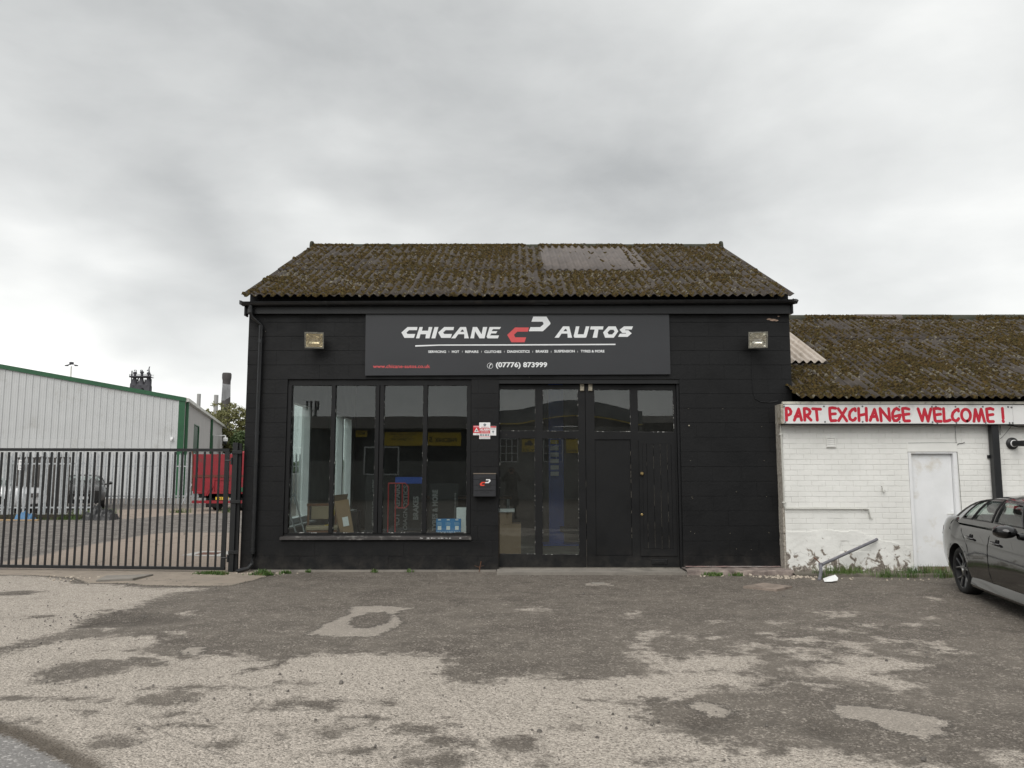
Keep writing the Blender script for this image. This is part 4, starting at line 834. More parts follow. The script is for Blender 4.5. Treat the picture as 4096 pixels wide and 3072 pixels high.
for s, a0, a1, t, bt in (('SERVICING', 475, 597, 316, 333), ('MOT', 637, 688, 316, 333), ('REPAIRS', 729, 820, 316, 333), ('CLUTCHES', 861, 977, 316, 333), ('DIAGNOSTICS', 1018, 1172, 314, 332), ('BRAKES', 1214, 1300, 313, 331), ('SUSPENSION', 1341, 1482, 312, 330), ('TYRES & MORE', 1523, 1686, 312, 330)): row(s, a0, a1, t, bt, .03)
for xx in (617, 709, 841, 998, 1193, 1320, 1502): row('I', xx - 1, xx + 1, 318, 330, .0)
row('(07776) 873999', 940, 1292, 396, 442, .03)
lt.build('white_lettering', M['sign_white'], S)
lt = MB(); lt.poly(gb([(115, 358), (238, 240), (455, 240), (441, 306), (274, 306), (224, 350), (226, 368), (240, 396), (413, 396), (388, 473), (180, 473)]), yl)
row('www.chicane-autos.co.uk', 97, 489, 413, 437, .012); lt.build('red_lettering', M['sign_red'], S)
ph = MB(); cx, cz, r_ = -2.55 + (900 - 40) * .0025231, 4.478 - (421 - 33) * .00254, .051       # telephone mark in a ring
ph.poly([(cx + r_ * math.cos(t), cz + r_ * math.sin(t)) for t in [k * .314159 for k in range(20)]], yl, [[(cx + r_ * .89 * math.cos(t), cz + r_ * .89 * math.sin(t)) for t in [k * .314159 for k in range(20)]]])
ph.poly([(cx + u * r_, cz + w * r_) for u, w in [(.42, .75), (.08, .55), (-.30, -.1), (-.38, -.62), (-.12, -.66), (-.05, -.40), (-.18, -.30), (.05, .12), (.22, .22), (.42, .30), (.50, .52)]], yl); ph.build('telephone_mark', M['sign_white'], S)
mb = MB()
for u, w in [(170, 55), (362, 55), (575, 54), (835, 52), (1074, 51), (1105, 51), (1335, 48), (1571, 47), (1819, 45), (2034, 43), (172, 474), (405, 473), (597, 474), (870, 476), (1078, 468), (1104, 467), (1339, 471), (1597, 472), (1850, 469), (2044, 467)]:
    x, z = -2.55 + (u - 40) * .0025231, 4.478 - (w - 33) * .00254; mb.prism([(x + .0065 * math.cos(t), z + .0065 * math.sin(t)) for t in [k * .7854 for k in range(8)]], YS - .002, YS)
mb.build('screw', M['black_print'], S)

# ------------------------------------------------------------------ floodlights
def floodlight(x, z, tilt, yaw, label, stained):
    t = thing('floodlight', label, 'floodlight', (x, YF, z), 'floodlights fixed to the garage wall', 0)
    hd = bpy.data.objects.new('lamp_head', None)
    W, H, Dp = .31, .27, .15
    def place(mb, name, mat, par, **k):
        m4 = Matrix.Translation((0, -.20, 0)) @ Matrix.Rotation(R(yaw), 4, 'Z') @ Matrix.Rotation(R(tilt), 4, 'X')
        mb.v = [tuple(m4 @ Vector(q)) for q in mb.v]; return mb.build(name, mat, par, local=True, **k)
    b = MB()
    # tapered housing: open box with thick walls
    F = [(-W / 2, -Dp / 2), (W / 2, -Dp / 2)]
    def taper(z0, z1, in0, in1): pass
    yb = Dp / 2; yf = -Dp / 2; k = .70
    V = [(-W / 2, yf, -H / 2), (W / 2, yf, -H / 2), (W / 2, yf, H / 2), (-W / 2, yf, H / 2), (-W / 2 * k, yb, -H / 2 * k), (W / 2 * k, yb, -H / 2 * k), (W / 2 * k, yb, H / 2 * k), (-W / 2 * k, yb, H / 2 * k)]
    i = .014; Vi = [(-W / 2 + i, yf, -H / 2 + i), (W / 2 - i, yf, -H / 2 + i), (W / 2 - i, yf, H / 2 - i), (-W / 2 + i, yf, H / 2 - i), (-W / 2 * k + i, yb - i, -H / 2 * k + i), (W / 2 * k - i, yb - i, -H / 2 * k + i), (W / 2 * k - i, yb - i, H / 2 * k - i), (-W / 2 * k + i, yb - i, H / 2 * k - i)]
    b.add(V, [(0, 4, 5, 1), (1, 5, 6, 2), (2, 6, 7, 3), (3, 7, 4, 0), (4, 7, 6, 5)]); b.add(V[:4] + Vi[:4], [(0, 1, 5, 4), (1, 2, 6, 5), (2, 3, 7, 6), (3, 0, 4, 7)])
    hs = place(b, 'housing', M['lamp_body'], t)
    r_ = MB(); e = .0015; n = 8; P = []
    for a in range(n + 1):                    # curved bright reflector
        u = a / n; row_ = []
        for c2 in range(n + 1):
            w = c2 / n; xx = (w - .5) * 2; zz = (u - .5) * 2; d = max(abs(xx), abs(zz)); dep = (1 - max(0, xx * xx * .9 + zz * zz * .9) / 1.8) 
            row_.append((xx * (W / 2 - i - .004), yf + .004 + min(1, (1 - abs(zz) ** 2.4) * 1.15) * min(1, (1 - abs(xx) ** 4)) * (Dp - .05) * .9, zz * (H / 2 - i - .004)))
        P.append(row_)
    r_.grid(P); auto_smooth(place(r_, 'reflector', M['reflector'], hs), 60)
    f = MB(); fo = .006; fw = .020
    f.box(-W / 2 - .004, W / 2 + .004, yf - fo - .008, yf - .0005, H / 2 - fw, H / 2 + .004).box(-W / 2 - .004, W / 2 + .004, yf - fo - .008, yf - .0005, -H / 2 - .004, -H / 2 + fw)
    f.box(-W / 2 - .004, -W / 2 + fw * .7, yf - fo - .008, yf - .0005, -H / 2 + fw, H / 2 - fw).box(W / 2 - fw * .7, W / 2 + .004, yf - fo - .008, yf - .0005, -H / 2 + fw, H / 2 - fw)
    place(f, 'front_frame', M['lamp_body'], hs)
    g_ = MB(); g_.box(-W / 2 + .012, W / 2 - .012, yf - .006, yf - .002, -H / 2 + .015, H / 2 - .015); place(g_, 'glass', M['lamp_glass' if stained else 'lamp_glass_clean'], t)
    c3 = MB()
    for xx in (-.085, .09): c3.box(xx - .012, xx + .012, yf - .012, yf + .03, H / 2 + .004, H / 2 + .016)
    place(c3, 'clip', M['black_print'], hs)
    l_ = MB(); l_.tube([(-.06, yf + .07, -.01), (.06, yf + .07, -.01)], .007, 8); place(l_, 'tube_lamp', M['white_print'], hs)
    y_ = MB(); y_.bar((-.05, 0, .0), (-.05, -.16, 0), .03, .006).bar((.05, 0, 0), (.05, -.16, 0), .03, .006).box(-.07, .07, -.008, -.0015, -.05, .05); y_.build('wall_bracket', M['lamp_body'], t, local=True)
    return t
M['lamp_glass_clean'] = glass_mat('floodlight_glass_clean', (.95, .95, .94), .06, .01, .05)
floodlight(-3.39, 3.93, 20, 9, 'cream stained floodlight on the black wall left of the main sign', True)
floodlight(4.215, 3.93, 16, -9, 'clear glass floodlight on the black wall right of the main sign', False)

# ------------------------------------------------------------------ alarm stickers and post box
def mini(name, label, x0, x1, z0, z1, y, mat, group=None):
    t = thing(name, label, 'sticker', ((x0 + x1) / 2, y, z0), group); MB().cbox(x0, x1, y - .004, y, z0, z1, .0015).build('plate', mat, t); return t
ys = YF - .0035
k = 1 / 126.6 / 1.8517 * 1.0 / 16.59   # metres for one unit of the layout below
def qx(u): return -.668 + (u - 225) * 2.58e-4
def qz(w): return 2.512 - (w - 180) * 2.58e-4
t = mini('alarm_sticker', 'square red alarm sticker with a white triangle, left of the three beside the window', qx(222), qx(628), qz(1025), qz(392), ys, M['red_print'], 'alarm stickers beside the shop window')
y1 = ys - .0052
MB().poly([(qx(226), qz(1020)), (qx(624), qz(1020)), (qx(624), qz(880)), (qx(226), qz(880))], y1).poly([(qx(290), qz(805)), (qx(600), qz(805)), (qx(445), qz(525))], y1).build('white_area', M['white_print'], t)
MB().poly([(qx(250), qz(495)), (qx(620), qz(495)), (qx(620), qz(400)), (qx(250), qz(400))], y1).build('pink_area', M['pink_print'], t)
m_ = MB(); m_.poly([(qx(300), qz(955)), (qx(330), qz(955)), (qx(330), qz(920)), (qx(300), qz(920))], y1 - .0006).poly([(qx(380), qz(770)), (qx(500), qz(770)), (qx(520), qz(690)), (qx(450), qz(640)), (qx(400), qz(690))], y1 - .0006); m_.poly([(qx(410), qz(960)), (qx(600), qz(960)), (qx(600), qz(925)), (qx(410), qz(925))], y1 - .0006).build('small_print', M['grey_print'], t)
t = mini('alarm_sticker', 'white and red sticker reading GUARD, right of the three beside the window', qx(1358), qx(1758), qz(1045), qz(415), ys, M['white_print'], 'alarm stickers beside the shop window')
MB().poly([(qx(1375), qz(520)), (qx(1750), qz(520)), (qx(1750), qz(425)), (qx(1375), qz(425))], y1).build('red_area', M['red_print'], t)
m_ = MB(); text_mb(m_, 'GUARD', qx(1395), qx(1710), qz(615), qz(560), y1, .02); text_mb(m_, 'RESPONSE', qx(1425), qx(1690), qz(660), qz(632), y1, .01)
m_.poly([(qx(1465), qz(740)), (qx(1645), qz(740)), (qx(1555), qz(900))], y1).poly([(qx(1548), qz(970)), (qx(1562), qz(970)), (qx(1562), qz(905)), (qx(1548), qz(905))], y1).poly([(qx(1530), qz(725)), (qx(1580), qz(725)), (qx(1555), qz(690))], y1).build('dark_print', M['grey_print'], t)
ys2 = ys - .0065; y1 = ys2 - .0052
t = mini('alarm_sticker', 'tall white sticker reading ALARM on a red band, in the middle of the three', qx(628), qx(1362), qz(1280), qz(180), ys2, M['white_print'], 'alarm stickers beside the shop window')
MB().poly([(qx(640), qz(910)), (qx(1350), qz(910)), (qx(1350), qz(558)), (qx(640), qz(558))], y1).poly([(qx(640), qz(1145)), (qx(1350), qz(1145)), (qx(1350), qz(1115)), (qx(640), qz(1115))], y1).build('red_band', M['red_print'], t)
m_ = MB(); text_mb(m_, 'ALARM', qx(670), qx(1320), qz(735), qz(585), y1 - .0006, .05); text_mb(m_, 'zerovision', qx(710), qx(1290), qz(842), qz(772), y1 - .0006, .03); m_.build('white_lettering', M['white_print'], t)
m_ = MB(); text_mb(m_, 'verisure', qx(735), qx(1255), qz(522), qz(455), y1, .02); m_.build('red_lettering', M['red_print'], t)
m_ = MB(); cx, cz = qx(998), qz(338); m_.poly([(cx + rr * math.sin(a), cz + rr * math.cos(a)) for a, rr in [(R(36 * i), (.027 if i % 2 == 0 else .022)) for i in range(10)]], y1)
for a0, a1 in ((670, 820), (850, 960), (1000, 1160), (1190, 1300)): m_.poly([(qx(a0), qz(1070)), (qx(a1), qz(1070)), (qx(a1), qz(960)), (qx(a0), qz(960))], y1)
m_.poly([(qx(660), qz(1225)), (qx(1320), qz(1225)), (qx(1320), qz(1195)), (qx(660), qz(1195))], y1); m_.build('grey_print_marks', M['grey_print'], t)

pb = thing('post_box', 'black wall mounted post box with CHICANE AUTOS mark between window and doors', 'post box', (-.463, YF, 1.25))
b0, b1, bz0, bz1 = -.653, -.273, 1.250, 1.632; yb0 = YF - .135; h4 = (bz1 - bz0) / 4
MB().prism_x([(YF - .003, bz0 + .01), (yb0 + .02, bz0 + .01), (yb0 + .012, bz1 - .012), (YF - .003, bz1 - .004)], b0 + .004, b1 - .004).build('box_body', M['black_plastic'], pb)
for i in range(4): MB().cbox(b0, b1, yb0, yb0 + .016, bz0 + i * h4 + .0035, bz0 + (i + 1) * h4 - .001, .004).build('front_panel', pm('dark_grey_powder_coat', (.026, .027, .031), (.022, .023, .027), rough=.38) if i == 0 else bpy.data.materials['dark_grey_powder_coat'], pb)
MB().box(b0 - .003, b1 + .003, yb0 - .006, YF - .004, bz1 + .0005, bz1 + .014).build('lid', pm('pale_bronze_edge', (.20, .16, .12), rough=.5), pb)
def bx_(u): return b0 + (u - 180) / 376 * (b1 - b0)
def bz_(w): return bz1 - (w - 1015) / 388 * (bz1 - bz0)
yq = yb0 - .0008
MB().poly([(bx_(260), bz_(1253)), (bx_(465), bz_(1253)), (bx_(487), bz_(1073)), (bx_(283), bz_(1073))], yq).build('dark_square', M['black_print'], pb)
MB().poly([(bx_(x), bz_(z)) for x, z in [(285, 1188), (320, 1150), (381, 1150), (375, 1170), (335, 1170), (316, 1188), (324, 1198), (368, 1198), (362, 1217), (303, 1217)]], yq - .0007).build('red_mark', pm('bright_red_print', (.75, .06, .03), rough=.4), pb)
MB().poly([(bx_(x), bz_(z)) for x, z in [(393, 1104), (456, 1104), (470, 1133), (436, 1171), (375, 1171), (382, 1153), (424, 1150), (440, 1136), (436, 1122), (387, 1122)]], yq - .0007).build('white_mark', M['white_print'], pb)
m_ = MB(); text_mb(m_, 'CHICANE', bx_(232), bx_(512), bz_(1303), bz_(1272), yq, .02, shear=.25); text_mb(m_, 'AUTOS', bx_(285), bx_(450), bz_(1342), bz_(1322), yq, .02, shear=.25); m_.build('lettering', M['black_print'], pb)

# ------------------------------------------------------------------ things seen inside the shop, through the glass
FZ = .06
ch = thing('chair', 'wooden chair with beige seat and back just inside the left shop window', 'chair', (-3.35, 13.75, FZ), rotz=R(14))
for sx_ in (-.24, .24):
    MB().bar((sx_, .20, 0), (sx_, .26, 1.02), .04).build('leg', M['wood'], ch, local=True); MB().bar((sx_, -.22, 0), (sx_, -.20, .62), .04).build('leg', M['wood'], ch, local=True)
MB().cbox(-.27, .27, -.25, .22, .60, .66, .01).build('seat', M['fabric'], ch, local=True); MB().box(-.26, .26, -.24, .22, .555, .598).build('seat_rail', M['wood'], ch, local=True)
MB().cbox(-.19, .19, .20, .25, .76, .99, .01).build('backrest', M['fabric'], ch, local=True); MB().box(-.27, .27, .225, .265, .995, 1.04).build('top_rail', M['wood'], ch, local=True)
MB().tube([(.20, .17, 1.045), (.21, .16, .86), (.19, .15, .72), (.12, .0, .675), (.05, -.05, .672)], .007, 6).build('yellow_strap', M['yellow'], ch, local=True)
rr_ = thing('folding_frame', 'grey tubular folding frame leaning by the left side window', 'frame', (-3.85, 14.2, FZ))
MB().tube([(-.22, .3, 1.2), (.10, 0, .42), (.20, -.1, 0)], .016, 8).tube([(-.30, .3, .86), (0, 0, .30), (.05, -.1, 0)], .016, 8).tube([(-.22, .3, 1.2), (-.7, .4, .3)], .008, 6).build('frame_tube', M['galv'], rr_, local=True)
bxx = thing('cardboard_box', 'tall open brown cardboard box leaning behind the second window pane', 'box', (-2.83, 13.85, FZ), rotz=R(20)); bxx.rotation_euler = (R(-4), R(-10), R(18))
MB().cbox(-.13, .11, -.12, .12, 0, 1.12, .004).build('carton', M['card'], bxx, local=True); MB().add([(-.13, .12, 1.121), (.11, .12, 1.121), (.16, .30, 1.22), (-.08, .30, 1.24)], [(0, 1, 2, 3)]).build('flap', M['card_dark'], bxx, local=True)
MB().box(-.05, .05, -.1235, -.1205, .66, .82).build('paper_label', M['white_print'], bxx, local=True)
# dark plinth box
MB().cbox(-3.05, -2.80, 14.2, 14.4, FZ, .95, .01).build('storage_tub', M['dark_plastic'], None, label='dark grey storage tub standing behind the cardboard box', cat='tub')
# upright lettered banner boards
def board(name, label, x0, x1, z0, z1, y, words):
    t = thing(name, label, 'sign', ((x0 + x1) / 2, y, z0), 'lettered boards leaning inside the shop window'); MB().cbox(x0, x1, y, y + .02, z0, z1, .003).build('panel', M['gap'], t)
    m_ = MB()
    for s, a0, a1, b0_, b1_, bo in words: text_mb(m_, s, a0, a1, b0_, b1_, y - .002, bo, turn=1)
    m_.build('lettering', pm('grey_white_lettering', (.16, .16, .16), rough=.6) if 'grey_white_lettering' not in bpy.data.materials else bpy.data.materials['grey_white_lettering'], t)
board('lettered_board', 'narrow black board with upright CHICANE AUTOS lettering behind the second pane', -2.62, -2.40, FZ, 1.62, 13.9, [('CHICANE', -2.50, -2.43, .72, 1.14, .02), ('AUTOS', -2.50, -2.43, 1.30, 1.52, .02)])
board('lettered_board', 'black board with upright MOT REPAIRS and BRAKES lettering behind the third pane', -2.25, -1.62, FZ, 1.45, 14.15, [('MOT', -2.14, -2.04, .64, .92, .04), ('REPAIRS', -2.14, -2.04, 1.0, 1.44, .04), ('DIAGNOSTICS', -1.98, -1.90, .62, 1.42, .02), ('BRAKES', -1.80, -1.70, .80, 1.22, .04)])
board('lettered_board', 'black board with upright TYRES & MORE and web lettering behind the fourth pane', -1.50, -.98, FZ, 1.45, 14.15, [('TYRES & MORE', -1.45, -1.35, .60, 1.34, .04), ('chicane-autos', -1.06, -1.02, .78, 1.28, .01)])
tr = thing('sack_truck', 'red tubular sack truck hanging behind the third pane', 'sack truck', (-2.02, 13.95, FZ))
MB().tube([(-.20, 0, 1.40), (.10, 0, 1.40), (.16, 0, 1.34), (.16, 0, 1.02), (.10, 0, .96), (-.02, 0, .96), (-.07, 0, 1.02), (-.07, 0, 1.38)], .011, 8).tube([(.05, 0, 1.39), (.05, 0, .97)], .009, 6).tube([(-.20, 0, 1.40), (-.20, 0, .20)], .011, 8).tube([(-.07, 0, 1.0), (-.07, 0, .20)], .011, 8).build('frame_tube', M['red_tube'], tr, local=True)
MB().tube([(-.24, 0, .16), (0, 0, .16)], .012, 8).box(-.22, -.02, -.2, 0, .02, .035).build('toe_plate', M['red_tube'], tr, local=True)
bc = thing('blue_cabinet', 'blue steel tool cabinet with open top behind the third pane', 'cabinet', (-1.92, 14.6, FZ))
MB().cbox(-.28, .28, 0, .35, 0, 1.50, .01).build('carcass', M['blue'], bc, local=True)
for i in range(4): MB().cbox(-.25, .25, -.012, -.001, .12 + i * .28, .37 + i * .28, .004).build('drawer', M['blue'], bc, local=True)
wl = thing('spare_wheel', 'spoked spare wheel with clear rim standing behind the third pane', 'wheel', (-2.12, 14.0, .38)); mb = MB()
mb.lathe([(.27, -.04), (.31, -.03), (.32, 0), (.31, .03), (.27, .04)], 24, (0, 0, 0), 'Y'); mb.build('tyre', M['rubber'], wl, local=True)
mb = MB()
for k_ in range(10): mb.bar((.03 * math.cos(k_ * .628), 0, .03 * math.sin(k_ * .628)), (.27 * math.cos(k_ * .628), 0, .27 * math.sin(k_ * .628)), .012)
mb.build('spoke', M['chrome'], wl, local=True)
bo = thing('poster_box', 'blue and white printed cardboard display box in the right shop window corner', 'display box', (-1.10, 13.50, .60))
MB().cbox(-.215, .215, 0, .10, 0, .255, .003).build('carton', M['blue_print'], bo, local=True)
m_ = MB(); yq2 = -.0015
for i in range(3):
    u = -.15 + i * .15
    m_.poly([(u - .035, .07), (u + .028, .07), (u + .028, .135), (u - .035, .135)], yq2)
    m_.poly([(u - .03, .232), (u + .02, .232), (u + .02, .25), (u - .03, .25)], yq2)
for i in range(14): x = -.195 + i * .03; m_.poly([(x + rr * math.sin(a), .035 + rr * math.cos(a)) for a, rr in [(R(36 * j), (.011 if j % 2 == 0 else .005)) for j in range(10)]], yq2)
m_.poly([(-.212, .003), (.212, .003), (.212, .018), (-.212, .018)], yq2).build('white_print_area', M['white_print'], bo, local=True)
m_ = MB()
for i in range(3):
    u = -.16 + i * .15
    for j in range(4): m_.poly([(u - .04, .150 + j * .014), (u + .05 - .01 * (j % 2), .150 + j * .014), (u + .05 - .01 * (j % 2), .156 + j * .014), (u - .04, .156 + j * .014)], yq2)
m_.build('text_lines', M['pale_blue_print'], bo, local=True)
MB().cbox(-1.0, -.80, 14.0, 14.3, FZ, 1.02, .01).build('white_box', M['upvc'], None, label='white box with a black bag hooked beside it at the right window edge', cat='box')
# vehicle lift with two blue posts deeper inside
lf = thing('vehicle_lift', 'two post vehicle lift with blue columns seen through the left door', 'vehicle lift', (.98, 17.2, FZ))
for xx in (0, 2.9): MB().cbox(xx - .16, xx + .16, -.15, .15, 0, 3.6, .01).build('post', M['blue'], lf, local=True)
MB().box(-.3, 3.2, -.3, .3, 0, .03).build('base_plate', M['blue'], lf, local=True)
for i in range(7): MB().box(-.13, .05, -.156, -.151, 1.5 + i * .14, 1.59 + i * .14).build('warning_label', M['white_print'] if i != 5 else M['yellow'], lf, local=True)
MB().bar((.1, -.1, .35), (.9, -.8, .25), .12).build('arm', M['black_plastic'], lf, local=True)
cb = thing('carton_stack', 'stack of brown cartons behind the left door pane', 'boxes', (-.05, 14.7, FZ))
MB().cbox(-.28, .22, 0, .5, 0, .62, .004).build('carton', M['card'], cb, local=True); MB().cbox(-.25, .05, .05, .45, .62, .84, .004).build('carton', M['card'], cb, local=True)
MB().cbox(-.22, .1, 0, .3, .842, .90, .004).build('carton', M['upvc'], cb, local=True)
wb = thing('workbench', 'dim steel workbench against the back wall of the workshop', 'workbench', (-1.2, 20.9, FZ))
MB().cbox(-1.2, 1.2, -.3, .3, .85, .92, .01).build('bench_top', M['wood'], wb, local=True)
for xx in (-1.1, 1.1): MB().box(xx - .04, xx + .04, -.25, .25, 0, .85).build('leg', M['galv'], wb, local=True)

# ------------------------------------------------------------------ white annexe
YW = 13.05; WX0, WX1 = 4.575, 10.6
A = thing('white_annexe', 'low white painted brick building with mossy corrugated roof beside the black garage', 'building', (4.6, YW, 0))
DX0, DX1, DZ1 = 6.690, 7.515, 2.150
mb = MB(); y0, y1 = YW + .007, YW + .22
mb.box(WX0, DX0, y0, y1, 0, 2.80).box(DX1, WX1, y0, y1, 0, 2.80).box(DX0, DX1, y0, y1, DZ1, 2.80); mb.build('wall_core', M['white_brick'], A)
mb = MB(); mb.box(WX1 - .2, WX1, y1, 22.0, 0, 2.80).box(BX1 + .01, WX1 - .2, 21.8, 22.0, 0, 2.80).box(BX1 + .01, BX1 + .2, YF + .3, 21.8, 0, 2.8); mb.build('outer_wall', M['white_brick'], A)
mb = MB().prism_x([(YW + .01, 2.81), (22.0, 2.81), (17.5, 4.97)], WX1 - .2, WX1 - .01); mb.build('gable_wall', M['white_brick'], A)
BH, BL = .0893, .2335; cache = {}; rest = MB(); nind = 0
allb = []
for r in range(31):
    z0, z1 = r * BH, min((r + 1) * BH, 2.78); off = BL / 2 if r % 2 else 0
    x = WX0; k_ = 0
    segs = [(WX0, WX1)] if z0 >= DZ1 else [(WX0, DX0), (DX1, WX1)]
    for a_, b_ in segs:
        x = a_; k_ = math.floor((a_ - WX0 + off) / BL)
        while x < b_ - 1e-4:
            nx = WX0 - off + (k_ + 1) * BL; k_ += 1
            if nx <= x + .03: continue
            nx = min(nx, b_); 
            if b_ - nx < .03: nx = b_
            allb.append((x, nx, z0, z1)); x = nx
def dmg(x, z):                                # bricks laid bare where the render fell away
    return (5.47 < x < 5.98 and .34 < z < .56 - abs(x - 5.7) * .1)
for (x, nx, z0, z1) in allb:
    cx, cz = (x + nx) / 2, (z0 + z1) / 2
    seen = cz > .60 and cx < 8.72 and cz < 2.50
    pr = random.choice([0, 0, .0008, .0015, -.0008]) + (.0018 if cx < 5.75 and cz > .6 else 0) * 0
    gap = .0032 if cx > 6.0 else .0022
    if seen and nind < 300:
        key = (round(nx - x, 3), round(z1 - z0, 3), gap)
        if key not in cache: cache[key] = MB().cbox(gap * .5, key[0] - gap * .5, 0, .05, gap, key[1] - gap, .003).mesh('brick', M['white_brick'])
        link_mesh(cache[key], 'brick', A, (x - 4.6, pr, z0)); nind += 1
    else: rest.cbox(x + gap * .5, nx - gap * .5, YW + pr, YW + .05, z0 + gap, z1 - gap, .003)
rest.build('more_bricks', M['white_brick'], A, kind='stuff')
# peeling render on the lower wall: a thin uneven coat with real edges and holes
def coat():
    nx, nz = 150, 46; X0_, X1_, Z1_ = WX0 - .004, DX0 - .05, .74
    vid = {}; V = []; F = []
    def top(x): return .70 + .05 * mnoise.noise(Vector((x * 2.2, 0, 1))) - max(0, (x - 5.75)) * .30
    def h(x, z): return -.010 - .010 * (mnoise.noise(Vector((x * 2.5, z * 3, 3))) + .3 * mnoise.noise(Vector((x * 11, z * 12, 9)))) - max(0, .12 - z) * .12
    def keep(x, z):
        if z > top(x): return False
        if 5.44 < x < 6.02 and .33 < z < .575:
            d = mnoise.noise(Vector((x * 7, z * 9, 4))) * .05
            if 5.47 + d < x < 5.97 + d and .36 + d < z < .55 - abs(x - 5.7) * .08 + d: return False
        if mnoise.noise(Vector((x * 6.2, z * 7.4, 17))) > .60 and z < .5: return False
        return True
    def vert(i, j):
        if (i, j) not in vid: x = X0_ + (X1_ - X0_) * i / nx; z = Z1_ * j / nz; vid[(i, j)] = len(V); V.append((x, YW + h(x, z), z - .02))
        return vid[(i, j)]
    edge = {}
    for i in range(nx):
        for j in range(nz):
            x = X0_ + (X1_ - X0_) * (i + .5) / nx; z = Z1_ * (j + .5) / nz
            if keep(x, z):
                q = (vert(i, j), vert(i + 1, j), vert(i + 1, j + 1), vert(i, j + 1)); F.append(q)
                for a_, b_ in zip(q, q[1:] + q[:1]): edge[(a_, b_)] = edge.get((a_, b_), 0) + 1
    n0 = len(V); bk = {}
    for (a_, b_) in list(edge):
        if (b_, a_) not in edge:
            for q in (a_, b_):
                if q not in bk: bk[q] = len(V); V.append((V[q][0], YW + .006, V[q][2]))
            F.append((b_, a_, bk[a_], bk[b_]))
    mb = MB().add(V, F); mb.build('peeling_render', M['white_coat'], A)
coat()
# rough unpainted mortar edge at the left corner, footing stones
mb = MB()
for i in range(26):
    z = i * .108; w = random.uniform(.010, .028); mb.cbox(WX0 - .028 - w * .3, WX0 + .0, YW + random.uniform(-.004, .01), YF - .002, z, z + .107, .008)
mb.build('rough_corner', pm('grey_lime_mortar', (.46, .43, .38), (.24, .215, .18), 22, rough=.95, bmp=.8, bscale=50), A)
# door with frame, lintel, handle
dr = MB().box(6.748, 7.440, YW + .055, YW + .095, .10, 1.968).build('door', M['white_door'], A)
MB().box(6.748, 7.440, YW + .052, YW + .096, .012, .098).build('rotten_bottom_board', pm('rotten_wood', (.12, .07, .045), (.30, .27, .23), 14, rough=.95, bmp=.4), dr)
fr = MB().cbox(DX0 + .002, 6.742, YW - .006, YW + .10, .0, 2.0).cbox(7.446, DX1 - .004, YW - .006, YW + .10, .0, 2.0).cbox(6.742, 7.446, YW - .004, YW + .10, 1.974, 2.0).build('door_frame', M['white_door'], A)
MB().cbox(DX0 - .012, DX1 + .006, YW - .014, YW + .02, 2.003, 2.152, .004).build('lintel_board', M['white_brick'], A)
hp = MB().cbox(7.385, 7.425, YW + .044, YW + .0545, .84, 1.02).build('handle_plate', M['white_door'], dr); MB().tube([(7.405, YW + .045, .965), (7.405, YW + .01, .965), (7.30, YW + .008, .965)], .008, 8).build('handle', M['white_gutter'], dr)
m_ = MB(); m_.prism([(7.398, .875), (7.408, .875), (7.408, .895), (7.398, .895)], YW + .0425, YW + .0438); m_.build('keyhole', M['black_print'], dr)
MB().cbox(6.66, 7.52, YW - .16, YW + .05, -.03, .010, .006).build('door_step', pm('worn_step', (.33, .28, .25), (.22, .19, .17), 5, rough=.9), A)
# fascia sign
yfa = 12.85
MB().box(4.545, 10.6, yfa + .022, yfa + .05, 2.475, 2.775).build('fascia', M['white_door'], A)
MB().box(4.535, 10.6, yfa - .002, yfa + .05, 2.797, 2.840).build('eave_board', pm('chipped_cream_board', (.62, .60, .52), (.5, .48, .42), 6, rough=.8, grime=(.06, .055, .05), gscale=11), A)
MB().box(4.545, 10.6, yfa + .05, YW + .05, 2.455, 2.480).build('soffit', M['dark_plastic'], A)
MB().prism_x([(yfa + .0, 2.47), (yfa + .0, 2.80), (YW, 2.80), (YW, 2.47)], 4.50, 4.543).build('fascia_end', pm('rotten_cream_end', (.45, .42, .36), (.18, .15, .10), 13, rough=.9, grime=(.12, .06, .02), gscale=6), A)
S2 = thing('fascia_sign', 'long white board with red hand style lettering PART EXCHANGE WELCOME ! under the annexe roof', 'sign', (6.5, yfa, 2.475))
ysn = yfa - .001
M['worn_white'] = pm('worn_white_board', (.76, .76, .75), (.70, .70, .69), 2.5, rough=.45, grime=(.50, .49, .47), gscale=2.2)
for x0, x1 in ((4.563, 7.036), (7.040, 8.378), (8.382, 9.9)): MB().box(x0, x1, ysn, yfa + .02, 2.472 - (x0 - 4.56) * .003, 2.788 - (x0 - 4.56) * .002).build('sign_panel', M['worn_white'], S2)
MB().box(4.55, 9.9, ysn + .002, yfa + .02, 2.458, 2.468).box(4.55, 9.9, ysn + .002, yfa + .02, 2.789, 2.7965).build('dark_trim', M['dark_plastic'], S2)
def wx(fx): return (fx / 1.8517 - 1106) * .007747 * 12.85 / 12.9
def wz(fy): return 2.788 - (fy / 1.8517 - 874) * .00776
def pa(pts): return [(wx(3100 + x / 4.424), wz(1600 + y / 4.424)) for x, y in pts]
def pb_(pts): return [(wx(3560 + x / 4.127), wz(1600 + y / 4.127)) for x, y in pts]
def arc(cx, cy, rx, ry, a0, a1, n=12): return [(cx + rx * math.cos(R(a0 + (a1 - a0) * i / n)), cy + ry * math.sin(R(a0 + (a1 - a0) * i / n))) for i in range(n + 1)]
